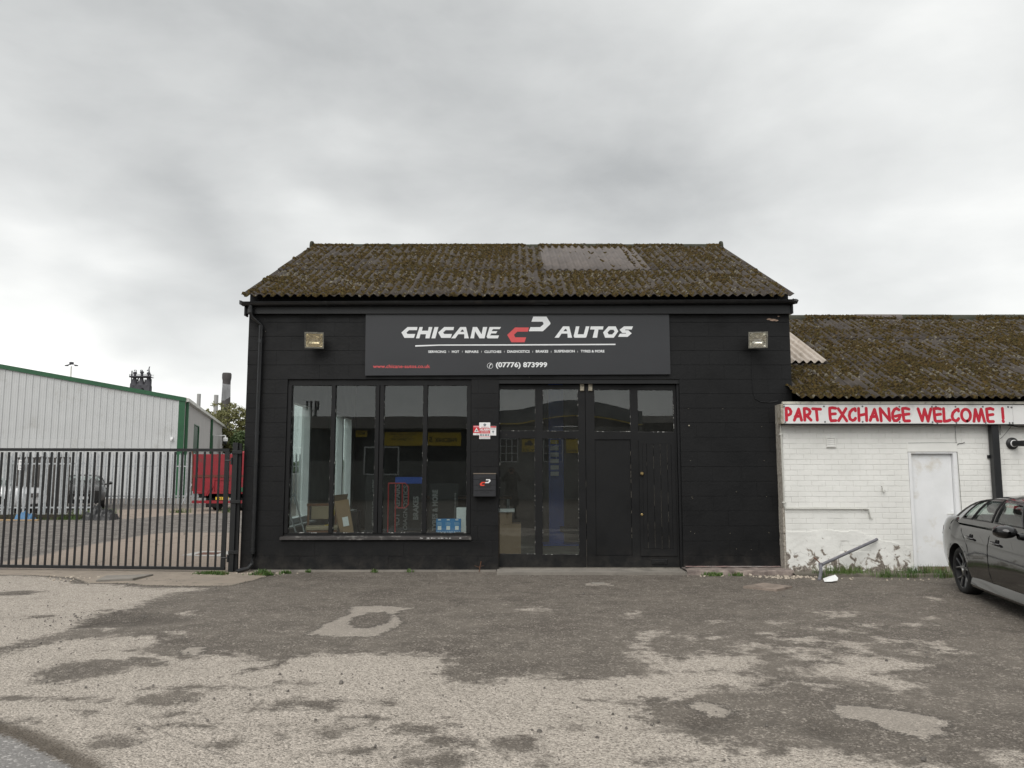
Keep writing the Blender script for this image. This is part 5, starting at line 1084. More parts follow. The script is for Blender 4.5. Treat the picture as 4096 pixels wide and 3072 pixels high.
ST = [pa([(217, 355), (218, 145)]), pa([(218, 144), (255, 144), (285, 165), (300, 205), (288, 245), (258, 264), (222, 266)]),
 pa([(354, 356), (438, 160), (482, 356)]), pa([(372, 293), (450, 285)]), pa([(540, 356), (536, 150)]), pa([(536, 150), (580, 150), (622, 170), (640, 205), (625, 245), (590, 264), (548, 268), (590, 290), (650, 354)]),
 pa([(688, 155), (828, 163)]), pa([(752, 165), (762, 355)]),
 pa([(1095, 146), (1040, 137), (990, 144), (988, 250), (996, 340), (1010, 366), (1088, 362)]), pa([(996, 250), (1088, 243)]),
 pa([(1142, 152), (1284, 368)]), pa([(1280, 152), (1140, 364)]), pa([(1446, 190), (1438, 152), (1390, 170), (1348, 215), (1332, 275), (1345, 335), (1385, 360), (1420, 352), (1442, 322)]),
 pa([(1504, 148), (1503, 363)]), pa([(1638, 146), (1638, 363)]), pa([(1512, 272), (1630, 248)]), pa([(1700, 360), (1786, 165), (1832, 358)]), pa([(1718, 298), (1800, 290)]),
 pa([(1896, 368), (1886, 150), (2048, 362), (2038, 152)]), pa([(2205, 155), (2170, 146), (2130, 175), (2102, 235), (2100, 310), (2125, 358), (2165, 370)]) ,
 pb_([(238, 136), (340, 148)])]
ST += [pb_([(172, 160), (135, 138), (95, 160), (64, 215), (62, 295), (85, 338), (125, 340), (165, 312), (190, 248), (105, 268)])]
ST += [pb_([(338, 150), (290, 136), (232, 140), (236, 240), (246, 330), (262, 345), (338, 343)]), pb_([(244, 242), (336, 230)]),
 pb_([(490, 145), (548, 342), (596, 152), (645, 348), (702, 146)]),
 pb_([(862, 150), (820, 138), (752, 142), (756, 240), (762, 335), (780, 352), (860, 350)]), pb_([(768, 246), (858, 234)]), pb_([(913, 142), (912, 350), (965, 345), (1010, 330)]),
 pb_([(1158, 182), (1152, 150), (1105, 170), (1062, 215), (1046, 270), (1060, 320), (1095, 342), (1130, 335), (1154, 305)]),
 pb_(arc(1278, 250, 74, 98, 80, 436, 20)), pb_([(1404, 350), (1438, 155), (1484, 345), (1535, 150), (1578, 352)]),
 pb_([(1732, 152), (1690, 138), (1625, 148), (1628, 245), (1635, 340), (1655, 355), (1725, 353)]), pb_([(1638, 250), (1726, 238)]), pb_([(1888, 138), (1890, 302)]), pb_([(1885, 342), (1891, 355)])]
ST = [s for i, s in enumerate(ST) if i not in (19, 20)]
m_ = MB()
for i, s in enumerate(ST): stroke(m_, s, .0495, ysn - .0012 - .0005 * (i % 3), 6)
m_.build('red_lettering', pm('crimson_paint', (.52, .012, .035), (.48, .010, .03), rough=.45), S2)
m_ = MB()
for u, w in [(185, 112), (890, 112), (1575, 112), (195, 388), (898, 385), (1566, 384)]: x, z = pa([(u, w)])[0]; m_.lathe([(0, 0), (.016, 0), (.013, -.006), (0, -.008)], 10, (x, ysn - .0005, z), 'Y')
for u, w in [(184, 108), (722, 110), (789, 108), (1114, 110), (1567, 110), (1986, 114), (174, 362), (717, 364), (796, 380), (1112, 376), (1596, 376), (1993, 378), (2040, 122), (2042, 376)]: x, z = pb_([(u, w)])[0]; m_.lathe([(0, 0), (.016, 0), (.013, -.006), (0, -.008)], 10, (x, ysn - .0005, z), 'Y')
m_.build('screw_cap', pm('grey_screw_cap', (.16, .16, .165), rough=.5), S2)
# annexe roof
TH2 = math.atan2(2.235, 4.73); c, s_ = math.cos(TH2), math.sin(TH2); RY2, RZ2 = 12.745, 2.905; RX2 = 4.755
q1 = sheet_mesh('roof_sheet', M['roof_old'], 7, 1.95, lift=.010); q2 = sheet_mesh('roof_sheet', M['roof_old'], 7, 1.80, lift=.010)
for i in range(7):
    for k_, (s0, me) in enumerate(((0, q1), (1.82, q2), (3.49, q2))):
        if i == 0 and k_ >= 1: continue
        dz = random.uniform(-.003, .008) + k_ * .003
        o = link_mesh(me, 'roof_sheet', A, tuple(Vector((RX2 + i * 1.05, RY2 + s0 * c - dz * s_, RZ2 + s0 * s_ + dz)) - org(A))); o.rotation_euler = (TH2, 0, random.uniform(-.004, .004))
        if k_ == 0: o.location.y += random.uniform(-.02, .02)
cs = sheet_mesh('clear_sheet', M['clear_sheet'], 8, 3.45, amp=.028, pitch=.145, n=8); o = link_mesh(cs, 'clear_roof_sheet', A, tuple(Vector((RX2, RY2 + 1.80 * c - .05 * s_, RZ2 + 1.80 * s_ + .05)) - org(A)), label='pale translucent corrugated sheet'); o.rotation_euler = (TH2, 0, 0)
MB().add([(RX2, 17.55, 5.11), (RX2 + 7.35, 17.55, 5.11), (RX2 + 7.35, 22.2, 2.9), (RX2, 22.2, 2.9)], [(0, 1, 2, 3)]).build('rear_roof_slope', M['roof_old'], A)
x = RX2 - .02; yr, zr = 17.5, 5.125
while x < RX2 + 7.3:
    w = random.uniform(.95, 1.2); h = random.uniform(-.012, .015); arc_ = [(yr + .12 * math.cos(t), zr + h + .12 * math.sin(t)) for t in [R(-10 + k_ * 20) for k_ in range(11)]]
    pl = [(yr - .34, zr - .19 + h)] + arc_[::-1] + [(yr + .34, zr - .19 + h), (yr, zr - .13 + h)]
    pale = 7.9 < x < 8.9 and not bpy.data.materials.get('x'); auto_smooth(MB().prism_x(pl, x, x + w - .004).build('ridge_cap', M['ridge'] if not (7.6 < x < 8.4) else M['roof_new'], A), 40); x += w
def skipB(X, S_): return (X < RX2 + 1.17) & (S_ > 1.72) & (S_ < 5.0)
moss_cloud('roof_moss', A, RX2, RX2 + 7.3, 5.15, RY2, RZ2 + .004, TH2, 17500, 23, skipB, size=1.08)
moss_cloud('moss_tufts', A, RX2, RX2 + 7.3, 5.15, RY2, RZ2 + .004, TH2, 4200, 33, skipB, size=1.45, tall=1.2, rmax=.07)
moss_cloud('lichen_crust', A, RX2, RX2 + 7.3, 5.15, RY2, RZ2 + .004, TH2, 3000, 43, skipB, size=.8, tall=1.3, rmax=.03, mat='lichen')
ridge_moss('ridge_moss', A, RX2, RX2 + 7.3, yr, zr, 2400, 8, .12)
# fittings on the annexe wall
vt = thing('wall_vent', 'small square white louvred vent high on the white brick wall', 'vent', (5.394, YW, 2.08))
MB().cbox(-.08, -.063, -.028, -.0025, .0, .17, .003).cbox(.063, .08, -.028, -.0025, 0, .17, .003).cbox(-.063, .063, -.028, -.0025, 0, .017, .003).cbox(-.063, .063, -.028, -.0025, .153, .17, .003).build('vent_frame', M['white_brick'], vt, local=True)
MB().box(-.063, .063, -.006, -.0025, .017, .153).build('vent_back', M['white_print'], vt, local=True)
for i in range(4): MB().prism_x([(-.022, .022 + i * .033), (-.019, .022 + i * .033), (-.008, .050 + i * .033), (-.011, .050 + i * .033)], -.061, .061).build('slat', M['white_brick'], vt, local=True)
pipe = thing('conduit_pipe', 'thin white painted pipe running down the corner and along the white wall', 'pipe', (4.55, YW, .9))
auto_smooth(MB().tube([(4.547, YW - .03, 2.47), (4.552, YW - .03, 1.10), (4.57, YW - .03, 1.062), (4.62, YW - .03, 1.060), (5.90, YW - .028, 1.055)], .013, 10).build('pipe_run', M['white_gutter'], pipe), 50)
auto_smooth(MB().tube([(5.90, YW - .028, 1.055), (5.96, YW - .028, 1.05), (5.975, YW - .028, .98), (5.99, YW - .02, .91)], .012, 10).build('pipe_drop', M['white_gutter'], pipe), 50)
for (x, z) in ((4.555, 1.16), (5.92, 1.055), (4.548, 2.3)): MB().cbox(x - .028, x + .028, YW - .046, YW - .001, z - .012, z + .012).build('clip', M['white_gutter'], pipe)
m_ = MB(); [m_.tube([(5.99, YW - .02, .91), (5.99 + dx, YW - .02, .88 + dz)], .003, 5) for dx, dz in ((.04, 0), (.05, .02), (-.01, -.01))]; m_.build('loose_wire', M['white_gutter'], pipe)
hk = thing('wall_hook', 'small white hook fixed on the white wall left of the door', 'hook', (6.225, YW, 1.33))
auto_smooth(MB().tube([(-.01, -.006, .10), (-.012, -.022, .06), (-.008, -.030, .02), (.012, -.034, .0), (.026, -.034, .012), (.026, -.034, .03)], .010, 8).build('hook_bar', M['white_gutter'], hk, local=True), 60)
ps = thing('black_drainpipe', 'thick black square downpipe on the white wall behind the black car', 'drainpipe', (8.11, YW, 0))
MB().cbox(-.060, .060, -.14, -.03, 0, 2.455, .012).build('pipe_body', M['black_plastic'], ps, local=True); MB().box(-.09, .09, -.03, -.0025, 1.9, 1.95).box(-.09, .09, -.03, -.0025, .6, .65).build('bracket', M['black_plastic'], ps, local=True)
fl = thing('flue_terminal', 'round black flue with short spout and white ring near the black drainpipe', 'flue', (8.455, YW, 2.145))
MB().lathe([(0, -.003), (.100, -.003), (.098, -.03), (.07, -.05), (0, -.05)], 24, (0, 0, 0), 'Y').build('flange', M['dark_plastic'], fl, local=True)
MB().lathe([(.055, -.051), (.060, -.055), (.060, -.065), (.05, -.067), (0, -.067)], 20, (0, 0, 0), 'Y').build('white_ring', M['white_print'], fl, local=True)
auto_smooth(MB().tube([(0, -.06, 0), (.03, -.16, -.005), (.07, -.25, -.005)], [.05, .048, .052], 14).build('spout', M['dark_plastic'], fl, local=True), 50)
wr = thing('black_cable', 'loose black cable hanging from the fascia down the white wall', 'cable', (7.5, YW, 2.4))
m_ = MB(); m_.tube([(7.510, YW - .006, 2.44), (7.512, YW - .006, 2.2), (7.522, YW - .006, 1.9), (7.53, YW - .006, 1.4), (7.535, YW - .006, .9)], .003, 5); m_.tube([(7.53, YW - .006, 2.12), (7.56, YW - .008, 2.145), (7.62, YW - .01, 2.15), (7.65, YW - .02, 2.165)], .005, 6); m_.tube([(8.19, YW - .15, 2.44), (8.21, YW - .12, 2.36), (8.19, YW - .12, 2.28), (8.20, YW - .1, 2.44)], .005, 6)
m_.tube([(8.20, YW - .1, 2.22), (8.28, YW - .05, 2.26), (8.42, YW - .1, 2.45)], .003, 5); m_.tube([(8.32, YW - .15, 2.45), (8.5, YW - .14, 2.42), (9.2, YW - .14, 2.43)], .012, 6); m_.tube([(6.69, YW - .018, 2.154), (7.1, YW - .018, 2.158), (7.52, YW - .018, 2.157)], .003, 5); m_.build('cable_run', M['dark_plastic'], wr)
lb2 = thing('ledge_stone', 'low crumbling concrete ledge with pale painted top at the foot of the black wall', 'ledge', (3.6, 12.9, 0))
def rough_slab(name, x0, x1, y0, y1, z, mat, par, seed, nx=40, ny=8):
    P = []
    for i in range(nx + 1):
        row_ = []
        u = i / nx; x = x0 + (x1 - x0) * u
        for j in range(ny + 3):
            if j == 0: yy, zz = y0 + .05 * mnoise.noise(Vector((x * 3, 0, seed))), -.02
            elif j == 1: yy, zz = y0 + .05 * mnoise.noise(Vector((x * 3, 0, seed))) + .012, z * .78
            else: v_ = (j - 2) / ny; yy = y0 + .03 + (y1 - y0 - .03) * v_ + .05 * mnoise.noise(Vector((x * 3, 0, seed))) * (1 - v_); zz = z
            row_.append((x, yy, zz + (.014 * mnoise.noise(Vector((x * 6, yy * 7, seed + 2))) if j else 0)))
        P.append(row_)
    return MB().grid(P).build(name, mat, par)
M['ledge'] = pm('crumbling_ledge', (.30, .25, .22), (.13, .105, .095), 7, rough=.95, bmp=.7, bscale=40, grime=(.055, .05, .045), gscale=3)
rough_slab('ledge_top', 2.86, 4.60, 12.80, YF + .0, .07, M['ledge'], lb2, 1)
rough_slab('ledge_top', 4.56, 7.9, 12.62, YW - .005, .035, pm('wet_dark_ledge', (.17, .15, .12), (.09, .08, .065), 4, rough=.9, bmp=.6), lb2, 5)
m_ = MB(); P = []
m_.grid([[(2.92 + i * .05, YF - .03 + .02 * mnoise.noise(Vector((i * .4, 0, 3))) - .05 * j + .012 * mnoise.noise(Vector((i * .5, j, 3))), .088 + .004 * mnoise.noise(Vector((i, j, 1)))) for j in range(2)] for i in range(33)]); m_.build('painted_edge', pm('flaking_pink_white_paint', (.70, .66, .62), (.60, .38, .35), 4, rough=.8, grime=(.15, .12, .10), gscale=6), lb2)
hr = thing('bent_pipe_rail', 'bent grey pipe leaning against the white wall in front of the weeds', 'pipe', (4.8, 12.4, 0))
auto_smooth(MB().tube([(6.07, YW - .05, .555), (6.03, YW - .07, .54), (5.02, 12.62, .205), (4.94, 12.58, .165)], .024, 12).build('upper_pipe', M['pipe_grey'], hr), 50)
auto_smooth(MB().tube([(4.955, 12.60, .19), (4.90, 12.45, .10), (4.775, 12.22, -.01)], .027, 12).build('lower_pipe', M['pipe_grey'], hr), 50)
MB().tube([(4.97, 12.60, .19), (4.90, 12.62, .27), (4.86, 12.63, .30)], .010, 6).build('spur', M['rust'], hr)
MB().lathe([(0, 0), (.034, 0), (.036, .05), (.03, .06), (0, .06)], 12, (4.96, 12.60, .16), 'Z').build('joint', M['pipe_grey'], hr)
# ------------------------------------------------------------------ small things on the ground
pp = MB(); pts = [(0, 0, .0), (.09, -.03, .005), (.19, -.02, .02), (.23, .04, .05), (.21, .10, .09), (.12, .13, .06), (.03, .12, .03), (.10, .05, .055)]
pp.add(pts, [(0, 1, 7), (1, 2, 7), (2, 3, 7), (3, 4, 7), (4, 5, 7), (5, 6, 7), (6, 0, 7)]); pp.build('litter_paper', M['bin_paper'], None, local=True, loc=(4.76, 11.98, .012), label='crumpled white paper lying by the weeds below the white wall', cat='litter')
cv = thing('inspection_cover', 'brown square tread plate lying proud of the asphalt near the ledge', 'cover', (3.73, 11.48, 0)); cvz = .018
pts = [(3.37, 11.48), (3.75, 11.17), (4.09, 11.48), (3.77, 11.81)]
m_ = MB(); m_.add([(x, y, z) for z in (-.01, .022) for x, y in pts], [(3, 2, 1, 0), (4, 5, 6, 7), (0, 1, 5, 4), (1, 2, 6, 5), (2, 3, 7, 6), (3, 0, 4, 7)]); m_.build('plate', M['tread'], cv)
m_ = MB()
for i in range(13):
    for j in range(13):
        u, w = (i + .5) / 13, (j + .5) / 13; P0 = Vector(pts[0]) * (1 - u) * (1 - w) + Vector(pts[1]) * u * (1 - w) + Vector(pts[2]) * u * w + Vector(pts[3]) * (1 - u) * w; a_ = R(0 if (i + j) % 2 else 90) + .7
        dx, dy = .012 * math.cos(a_), .012 * math.sin(a_); m_.add([(P0.x - dx, P0.y - dy, .0221), (P0.x + dy * .3, P0.y - dx * .3, .0221), (P0.x + dx, P0.y + dy, .0221), (P0.x - dy * .3, P0.y + dx * .3, .0221), (P0.x, P0.y, .0255)], [(0, 1, 4), (1, 2, 4), (2, 3, 4), (3, 0, 4)])
m_.build('tread_pattern', M['tread'], cv, kind='stuff')
sq = thing('stop_tap_cover', 'small round edged concrete cover set in the asphalt before the doors', 'cover', (1.3, 11.87, 0))
MB().cbox(1.20, 1.40, 11.80, 11.94, -.02, .010).build('lid', M['concrete'], sq)
ms = thing('concrete_slab', 'tilted square concrete slab set in the apron in front of the gate', 'slab', (-6.2, 12.3, 0))
pts = [(-6.34, 11.98), (-5.84, 12.10), (-5.80, 12.70), (-6.55, 12.68)]; zz = [.030, .045, .028, .012]
MB().add([(x, y, -.02) for x, y in pts] + [(x, y, z) for (x, y), z in zip(pts, zz)], [(3, 2, 1, 0), (4, 5, 6, 7), (0, 1, 5, 4), (1, 2, 6, 5), (2, 3, 7, 6), (3, 0, 4, 7)]).build('slab_body', M['concrete'], ms)
yc = thing('drain_cover', 'pale rectangular drain cover with a rusty slot in the yard concrete behind the gate', 'cover', (-6.2, 15.9, 0))
MB().add([(-6.6, 15.6, .004), (-5.75, 15.4, .004), (-5.7, 16.3, .004), (-6.5, 16.4, .004)], [(0, 1, 2, 3)]).build('frame', pm('pale_grey_concrete', (.40, .39, .37), rough=.9), yc); MB().cbox(-6.35, -5.95, 15.7, 16.1, .0, .010).build('lid', M['rust'], yc)

def blades(name, spots, label, n_each=60, h=(.05, .14), mat='grass', flat=False, seed=1):
    g = np.random.default_rng(seed); V = []; F = []
    for (x, y, rx, ry, dens, zz) in spots:
        for _ in range(int(n_each * dens)):
            px, py = x + g.normal() * rx * .5, y + g.normal() * ry * .5; hh = g.uniform(*h); a = g.uniform(0, 6.28); ln = g.uniform(.1, .7) * hh; w = g.uniform(.002, .005) * (2.2 if flat else 1); b0 = len(V)
            dx, dy = math.cos(a), math.sin(a); V += [(px - dy * w, py + dx * w, zz), (px + dy * w, py - dx * w, zz), (px + dx * ln * .4 + dy * w * .7, py + dy * ln * .4 - dx * w * .7, zz + hh * .6), (px + dx * ln * .4 - dy * w * .7, py + dy * ln * .4 + dx * w * .7, zz + hh * .6), (px + dx * ln, py + dy * ln, zz + hh)]
            F += [(b0, b0 + 1, b0 + 2), (b0, b0 + 2, b0 + 3), (b0 + 3, b0 + 2, b0 + 4)]
    return link_mesh(npmesh(name, V, F, M[mat]), name, None, label=label, cat='grass', kind='stuff')
blades('grass', [(5.25, 12.72, .35, .14, 9, .03), (5.55, 12.82, .30, .10, 7, .03), (5.9, 12.62, .3, .08, 2, .02), (6.0, 12.55, .25, .12, 4, 0), (6.35, 12.5, .2, .1, 3, 0), (6.55, 12.75, .25, .10, 7, .03), (6.9, 12.8, .3, .12, 7, .03), (6.95, 12.5, .3, .12, 5, 0), (7.4, 12.6, .3, .15, 4, 0), (4.95, 12.5, .1, .1, 2, 0)],
       'green grass tufts along the foot of the white wall', 28, (.04, .16), seed=3)
blades('weeds', [(3.26, 12.72, .16, .06, 3, 0), (3.65, 12.72, .08, .05, 1, 0), (-4.05, 12.78, .18, .08, 4, 0), (-4.1, 12.9, .1, .05, 2, .02), (-4.95, 12.88, .22, .07, 4, .0), (-4.72, 12.80, .12, .06, 2, 0), (-3.75, 12.98, .1, .05, 1, 0), (-3.4, 13.1, .05, .03, .5, 0), (-2.3, 13.12, .05, .03, .7, 0), (-1.7, 13.14, .06, .02, .5, 0)],
       'low green weeds at the foot of the black wall and gate post', 80, (.02, .07), flat=True, seed=5)
tw = thing('dry_stem', 'single dry brown stem growing at the wall beside the doors', 'weed', (-.55, YF - .06, 0)); MB().tube([(0, 0, 0), (.01, 0, .08), (.03, 0, .17)], .007, 6).tube([(.01, 0, .07), (-.08, 0, .10)], .003, 5).tube([(.01, 0, .09), (.08, 0, .10)], .002, 5).build('stem', M['wood'], tw, local=True)
def pebbles(name, spots, mat, label, seed, smin=.006, smax=.02):
    g = np.random.default_rng(seed); V = []; F = []
    for (x, y, rx, ry, n) in spots:
        for _ in range(n):
            px, py = x + g.normal() * rx * .5, y + g.normal() * ry * .5; r = g.uniform(smin, smax) * (1 if g.random() < .9 else 1.8); b0 = len(V)
            for k_ in range(5): a = k_ * 1.2566 + g.uniform(-.3, .3); V.append((px + r * math.cos(a), py + r * math.sin(a), -.002))
            for k_ in range(5): a = k_ * 1.2566 + g.uniform(-.3, .3); V.append((px + r * .6 * math.cos(a), py + r * .6 * math.sin(a), r * g.uniform(.5, .9)))
            for k_ in range(5): F += [(b0 + k_, b0 + (k_ + 1) % 5, b0 + 5 + (k_ + 1) % 5), (b0 + k_, b0 + 5 + (k_ + 1) % 5, b0 + 5 + k_)]
            F += [(b0 + 5, b0 + 6, b0 + 7), (b0 + 5, b0 + 7, b0 + 8), (b0 + 5, b0 + 8, b0 + 9)]
    return link_mesh(npmesh(name, V, F, M[mat]), name, None, label=label, cat='rubble', kind='stuff')
M['peb'] = pm('pale_rubble', (.50, .44, .36), (.32, .27, .22), 30, rough=.95); M['pebd'] = pm('dark_chippings', (.16, .145, .13), (.07, .063, .056), 30, rough=.95)
pebbles('pale_rubble', [(4.35, 12.55, .5, .18, 80), (4.70, 12.62, .3, .15, 45), (5.5, 12.3, 1.2, .2, 22), (3.4, 12.7, .8, .12, 20), (-4.3, 12.9, .5, .2, 60), (-6.9, 12.4, .5, .3, 40), (4.52, 12.85, .15, .1, 30)], 'peb', 'pale broken mortar crumbs along the foot of the walls', 2)
pebbles('loose_chippings', [(-4.9, 9.2, 1.0, .5, 110), (0, 9, 9, 5, 420), (-3, 6.5, 5, 2.5, 160), (2.5, 6.0, 3, 2, 120), (-5.4, 12.0, .9, .3, 120)], 'pebd', 'loose dark chippings scattered over the forecourt', 6, .004, .013)
# ------------------------------------------------------------------ steel gate
ga0, ga1 = Vector((-4.80, 13.12, 0)), Vector((-9.35, 13.50, 0))     # right end, left end
gt = thing('yard_gate', 'black steel gate of upright bars across the yard entrance left of the garage', 'gate', tuple(ga0))
gd = (ga1 - ga0).normalized(); GL = (ga1 - ga0).length
def gp(s, z, o=0): p = ga0 + gd * s; return (p.x + gd.y * o, p.y - gd.x * o, z)
MB().bar(gp(0, 2.035), gp(GL, 2.055), .055, .05).build('top_rail', M['steel_black'], gt)
MB().bar(gp(0, .062), gp(GL, .062), .055, .05).build('bottom_rail', M['steel_black'], gt)
MB().bar(gp(.035, .088), gp(.035, 2.008), .07, .05).build('end_stile', M['steel_black'], gt)
bar0 = MB().box(-.014, .014, -.014, .014, .088, 2.008).mesh('bar', M['steel_black'])
s = .035 + .135
while s < GL - .02:
    p = gp(s, 0); link_mesh(bar0, 'bar', gt, tuple(Vector(p) - ga0)); s += .131
lk = MB()
for z in (1.52, 1.40, 1.27): lk.bar(gp(4.18, z, -.0), gp(4.55, z, 0), .05, .07)
lk.bar(gp(4.16, 1.24), gp(4.16, 1.55), .04, .07); lk.build('latch_frame', M['steel_black'], gt)
gpz = thing('gate_post', 'thick black gate post with three straps beside the corner of the garage', 'post', (-4.67, 13.16, 0))
MB().cbox(-4.742, -4.655, 13.10, 13.19, 0, 2.16, .004).build('post_face', M['steel_black'], gpz)
MB().box(-4.654, -4.602, 13.14, 13.19, 0, 2.15).build('post_rear', M['black_trim'], gpz)
for z in (2.00, 1.17, .33): MB().cbox(-4.745, -4.575, 13.082, 13.099, z - .028, z + .028, .004).build('strap', M['steel_black'], gpz)
for z in (1.86, .24): MB().tube([(-4.86, 13.10, z), (-4.74, 13.11, z)], .012, 8).cbox(-4.765, -4.735, 13.08, 13.12, z - .07, z + .05).build('hinge', M['steel_black'], gpz)

# ------------------------------------------------------------------ palisade fences
def pale_mesh(h, w=.085):
    mb = MB(); t = .003; d = .018; pr = [(-w / 2, 0), (-w * .22, 0), (0, -d), (w * .22, 0), (w / 2, 0)]; y1 = .004
    zb, zs, zt = 0, h - .12, h
    V = [(x, y, zb) for x, y in pr] + [(x, y, zs) for x, y in pr] + [(-.026, 0, zs + .05), (0, -d, zt), (.026, 0, zs + .05)] + [(-.012, 0, zt - .02), (.012, 0, zt - .02)]
    F = [(i, i + 1, i + 6, i + 5) for i in range(4)] + [(5, 6, 7, 11, 13, 10)[:4], (7, 8, 9, 12), (10, 5, 7, 13), (7, 12, 14), (7, 14, 11), (7, 11, 13)]
    F = [(i, i + 1, i + 6, i + 5) for i in range(4)] + [(5, 6, 7, 10), (7, 8, 9, 12), (10, 7, 11, 13), (7, 12, 14, 11)]
    n = len(V); V2 = [(x, y + y1, z) for x, y, z in V]; mb.add(V + V2, F + [tuple(i + n for i in f[::-1]) for f in F]); return mb
def palisade(label, p, q, h, gap, z0=0.0, lift=0.0, rails=(.35, 1.85)):
    p, q = Vector((*p, 0)), Vector((*q, 0)); d = (q - p).normalized(); L_ = (q - p).length; rz = math.atan2(d.y, d.x)
    t = thing('palisade_fence', label, 'fence', tuple(p), rotz=rz); me = pale_mesh(h - lift).mesh('pale', M['galv'])
    s = .05
    while s < L_:
        o = link_mesh(me, 'pale', t, (s, -.045 + random.uniform(-.004, .004), lift + random.uniform(-.01, .01))); o.rotation_euler = (0, random.uniform(-.006, .006), random.uniform(-.25, .25)); s += gap
    for z in rails: MB().box(0, L_, -.04, -.005, z - .025, z + .025).build('rail', M['galv'], t, local=True)
    n = max(1, round(L_ / 2.75))
    for i in range(n + 1): MB().box(L_ * i / n - .03, L_ * i / n + .03, 0, .05, 0, h - .15).build('post', M['galv'], t, local=True)
    return t
F1 = palisade('galvanised palisade fence panel with low plinth in front of the parked cars', (-19.6, 26.1), (-14.22, 26.35), 2.13, .172, lift=.16, rails=(.40, 1.87))
F2 = palisade('galvanised palisade fence along the foot of the big warehouse', (-26.0, 35.6), (-9.2, 36.6), 2.42, .168, lift=.06, rails=(.42, 1.80))
MB().box(.0, 5.3, -.14, .12, -.05, .17).build('earth_bank', M['soil'], F1, local=True)
lean = thing('leaning_bar', 'galvanised pole leaning against the rear palisade fence', 'pole', (-14.6, 35.6, 0)); MB().tube([(-.55, 0, 0), (.12, .45, 1.8)], .022, 8).tube([(-.1, .4, 1.8), (.7, .45, 1.8)], .018, 8).build('pole_tube', M['galv'], lean, local=True)
sg = thing('fence_notice', 'small white two part notice fixed on the front palisade fence', 'sign', (-16.55, 26.10, 1.66))
MB().cbox(-.09, .09, -.02, -.005, .20, .34, .002).cbox(-.09, .09, -.02, -.005, 0, .19, .002).build('board', M['white_print'], sg, local=True)
m_ = MB(); [m_.poly([(-.05, z), (.05, z), (.05, z + .014), (-.05, z + .014)], -.0215) for z in (.04, .065, .12, .145, .25, .28)]; m_.build('print_lines', M['grey_print'], sg, local=True)
bs = thing('blue_bag', 'crumpled blue plastic bag lying on the pale plank under the front palisade', 'bag', (-16.1, 25.75, 0))
def crumple(w, d, h, seed, n=16):
    P = []
    for i in range(n + 1):
        r_ = []
        for j in range(n + 1):
            u, v = i / n * 2 - 1, j / n * 2 - 1; e = max(0, 1 - (u * u) ** 1.5) * max(0, 1 - (v * v) ** 1.5)
            nz = mnoise.noise(Vector((u * 2.5, v * 2.5, seed))) + .6 * abs(mnoise.noise(Vector((u * 6, v * 6, seed + 3))))
            r_.append((u * w / 2 + .04 * mnoise.noise(Vector((u * 3, v * 3, seed + 9))), v * d / 2, max(0, h * e ** .6 * (.75 + .8 * nz))))
        P.append(r_)
    return MB().grid(P)
crumple(.55, .4, .26, 3).build('sheet', M['blue_sheet'], bs, local=True)
bs = thing('black_sheeting', 'heap of crumpled black plastic sheeting at the end of the front palisade', 'sheeting', (-13.80, 26.15, 0)); crumple(1.0, .7, .40, 8, 22).build('sheet', M['black_sheet'], bs, local=True)
MB().cbox(-17.6, -15.55, 25.55, 25.68, 0, .05).build('plank', M['timber'], None, label='pale timber plank lying along the foot of the front palisade', cat='plank')
dw = thing('board_wall', 'weathered dark board screen between the two parked cars', 'screen', (-17.2, 30.0, 0))
x = -19.3; mbm = {}
while x < -17.2:
    MB().cbox(x, x + .19, 30.0 + random.uniform(-.01, .01), 30.04, 0, 2.15 + random.uniform(-.03, .03) + (x + 18) * .01, .005).build('board', M['dark_fence'], dw); x += .197
blades('tall_grass', [(-15.6, 29.7, .5, .3, 6, 0), (-16.0, 29.6, .8, .3, 4, 0), (-14.9, 26.2, .5, .15, 5, 0), (-16.8, 26.2, 2.0, .15, 14, .0), (-12.9, 30.2, .4, .15, 2, 0), (-11.0, 30.3, .4, .15, 1.5, 0), (-13.9, 26.1, .3, .15, 4, 0)], 'rough grass and weeds growing in the yard around the palisade fence', 60, (.05, .24), seed=9, flat=True)

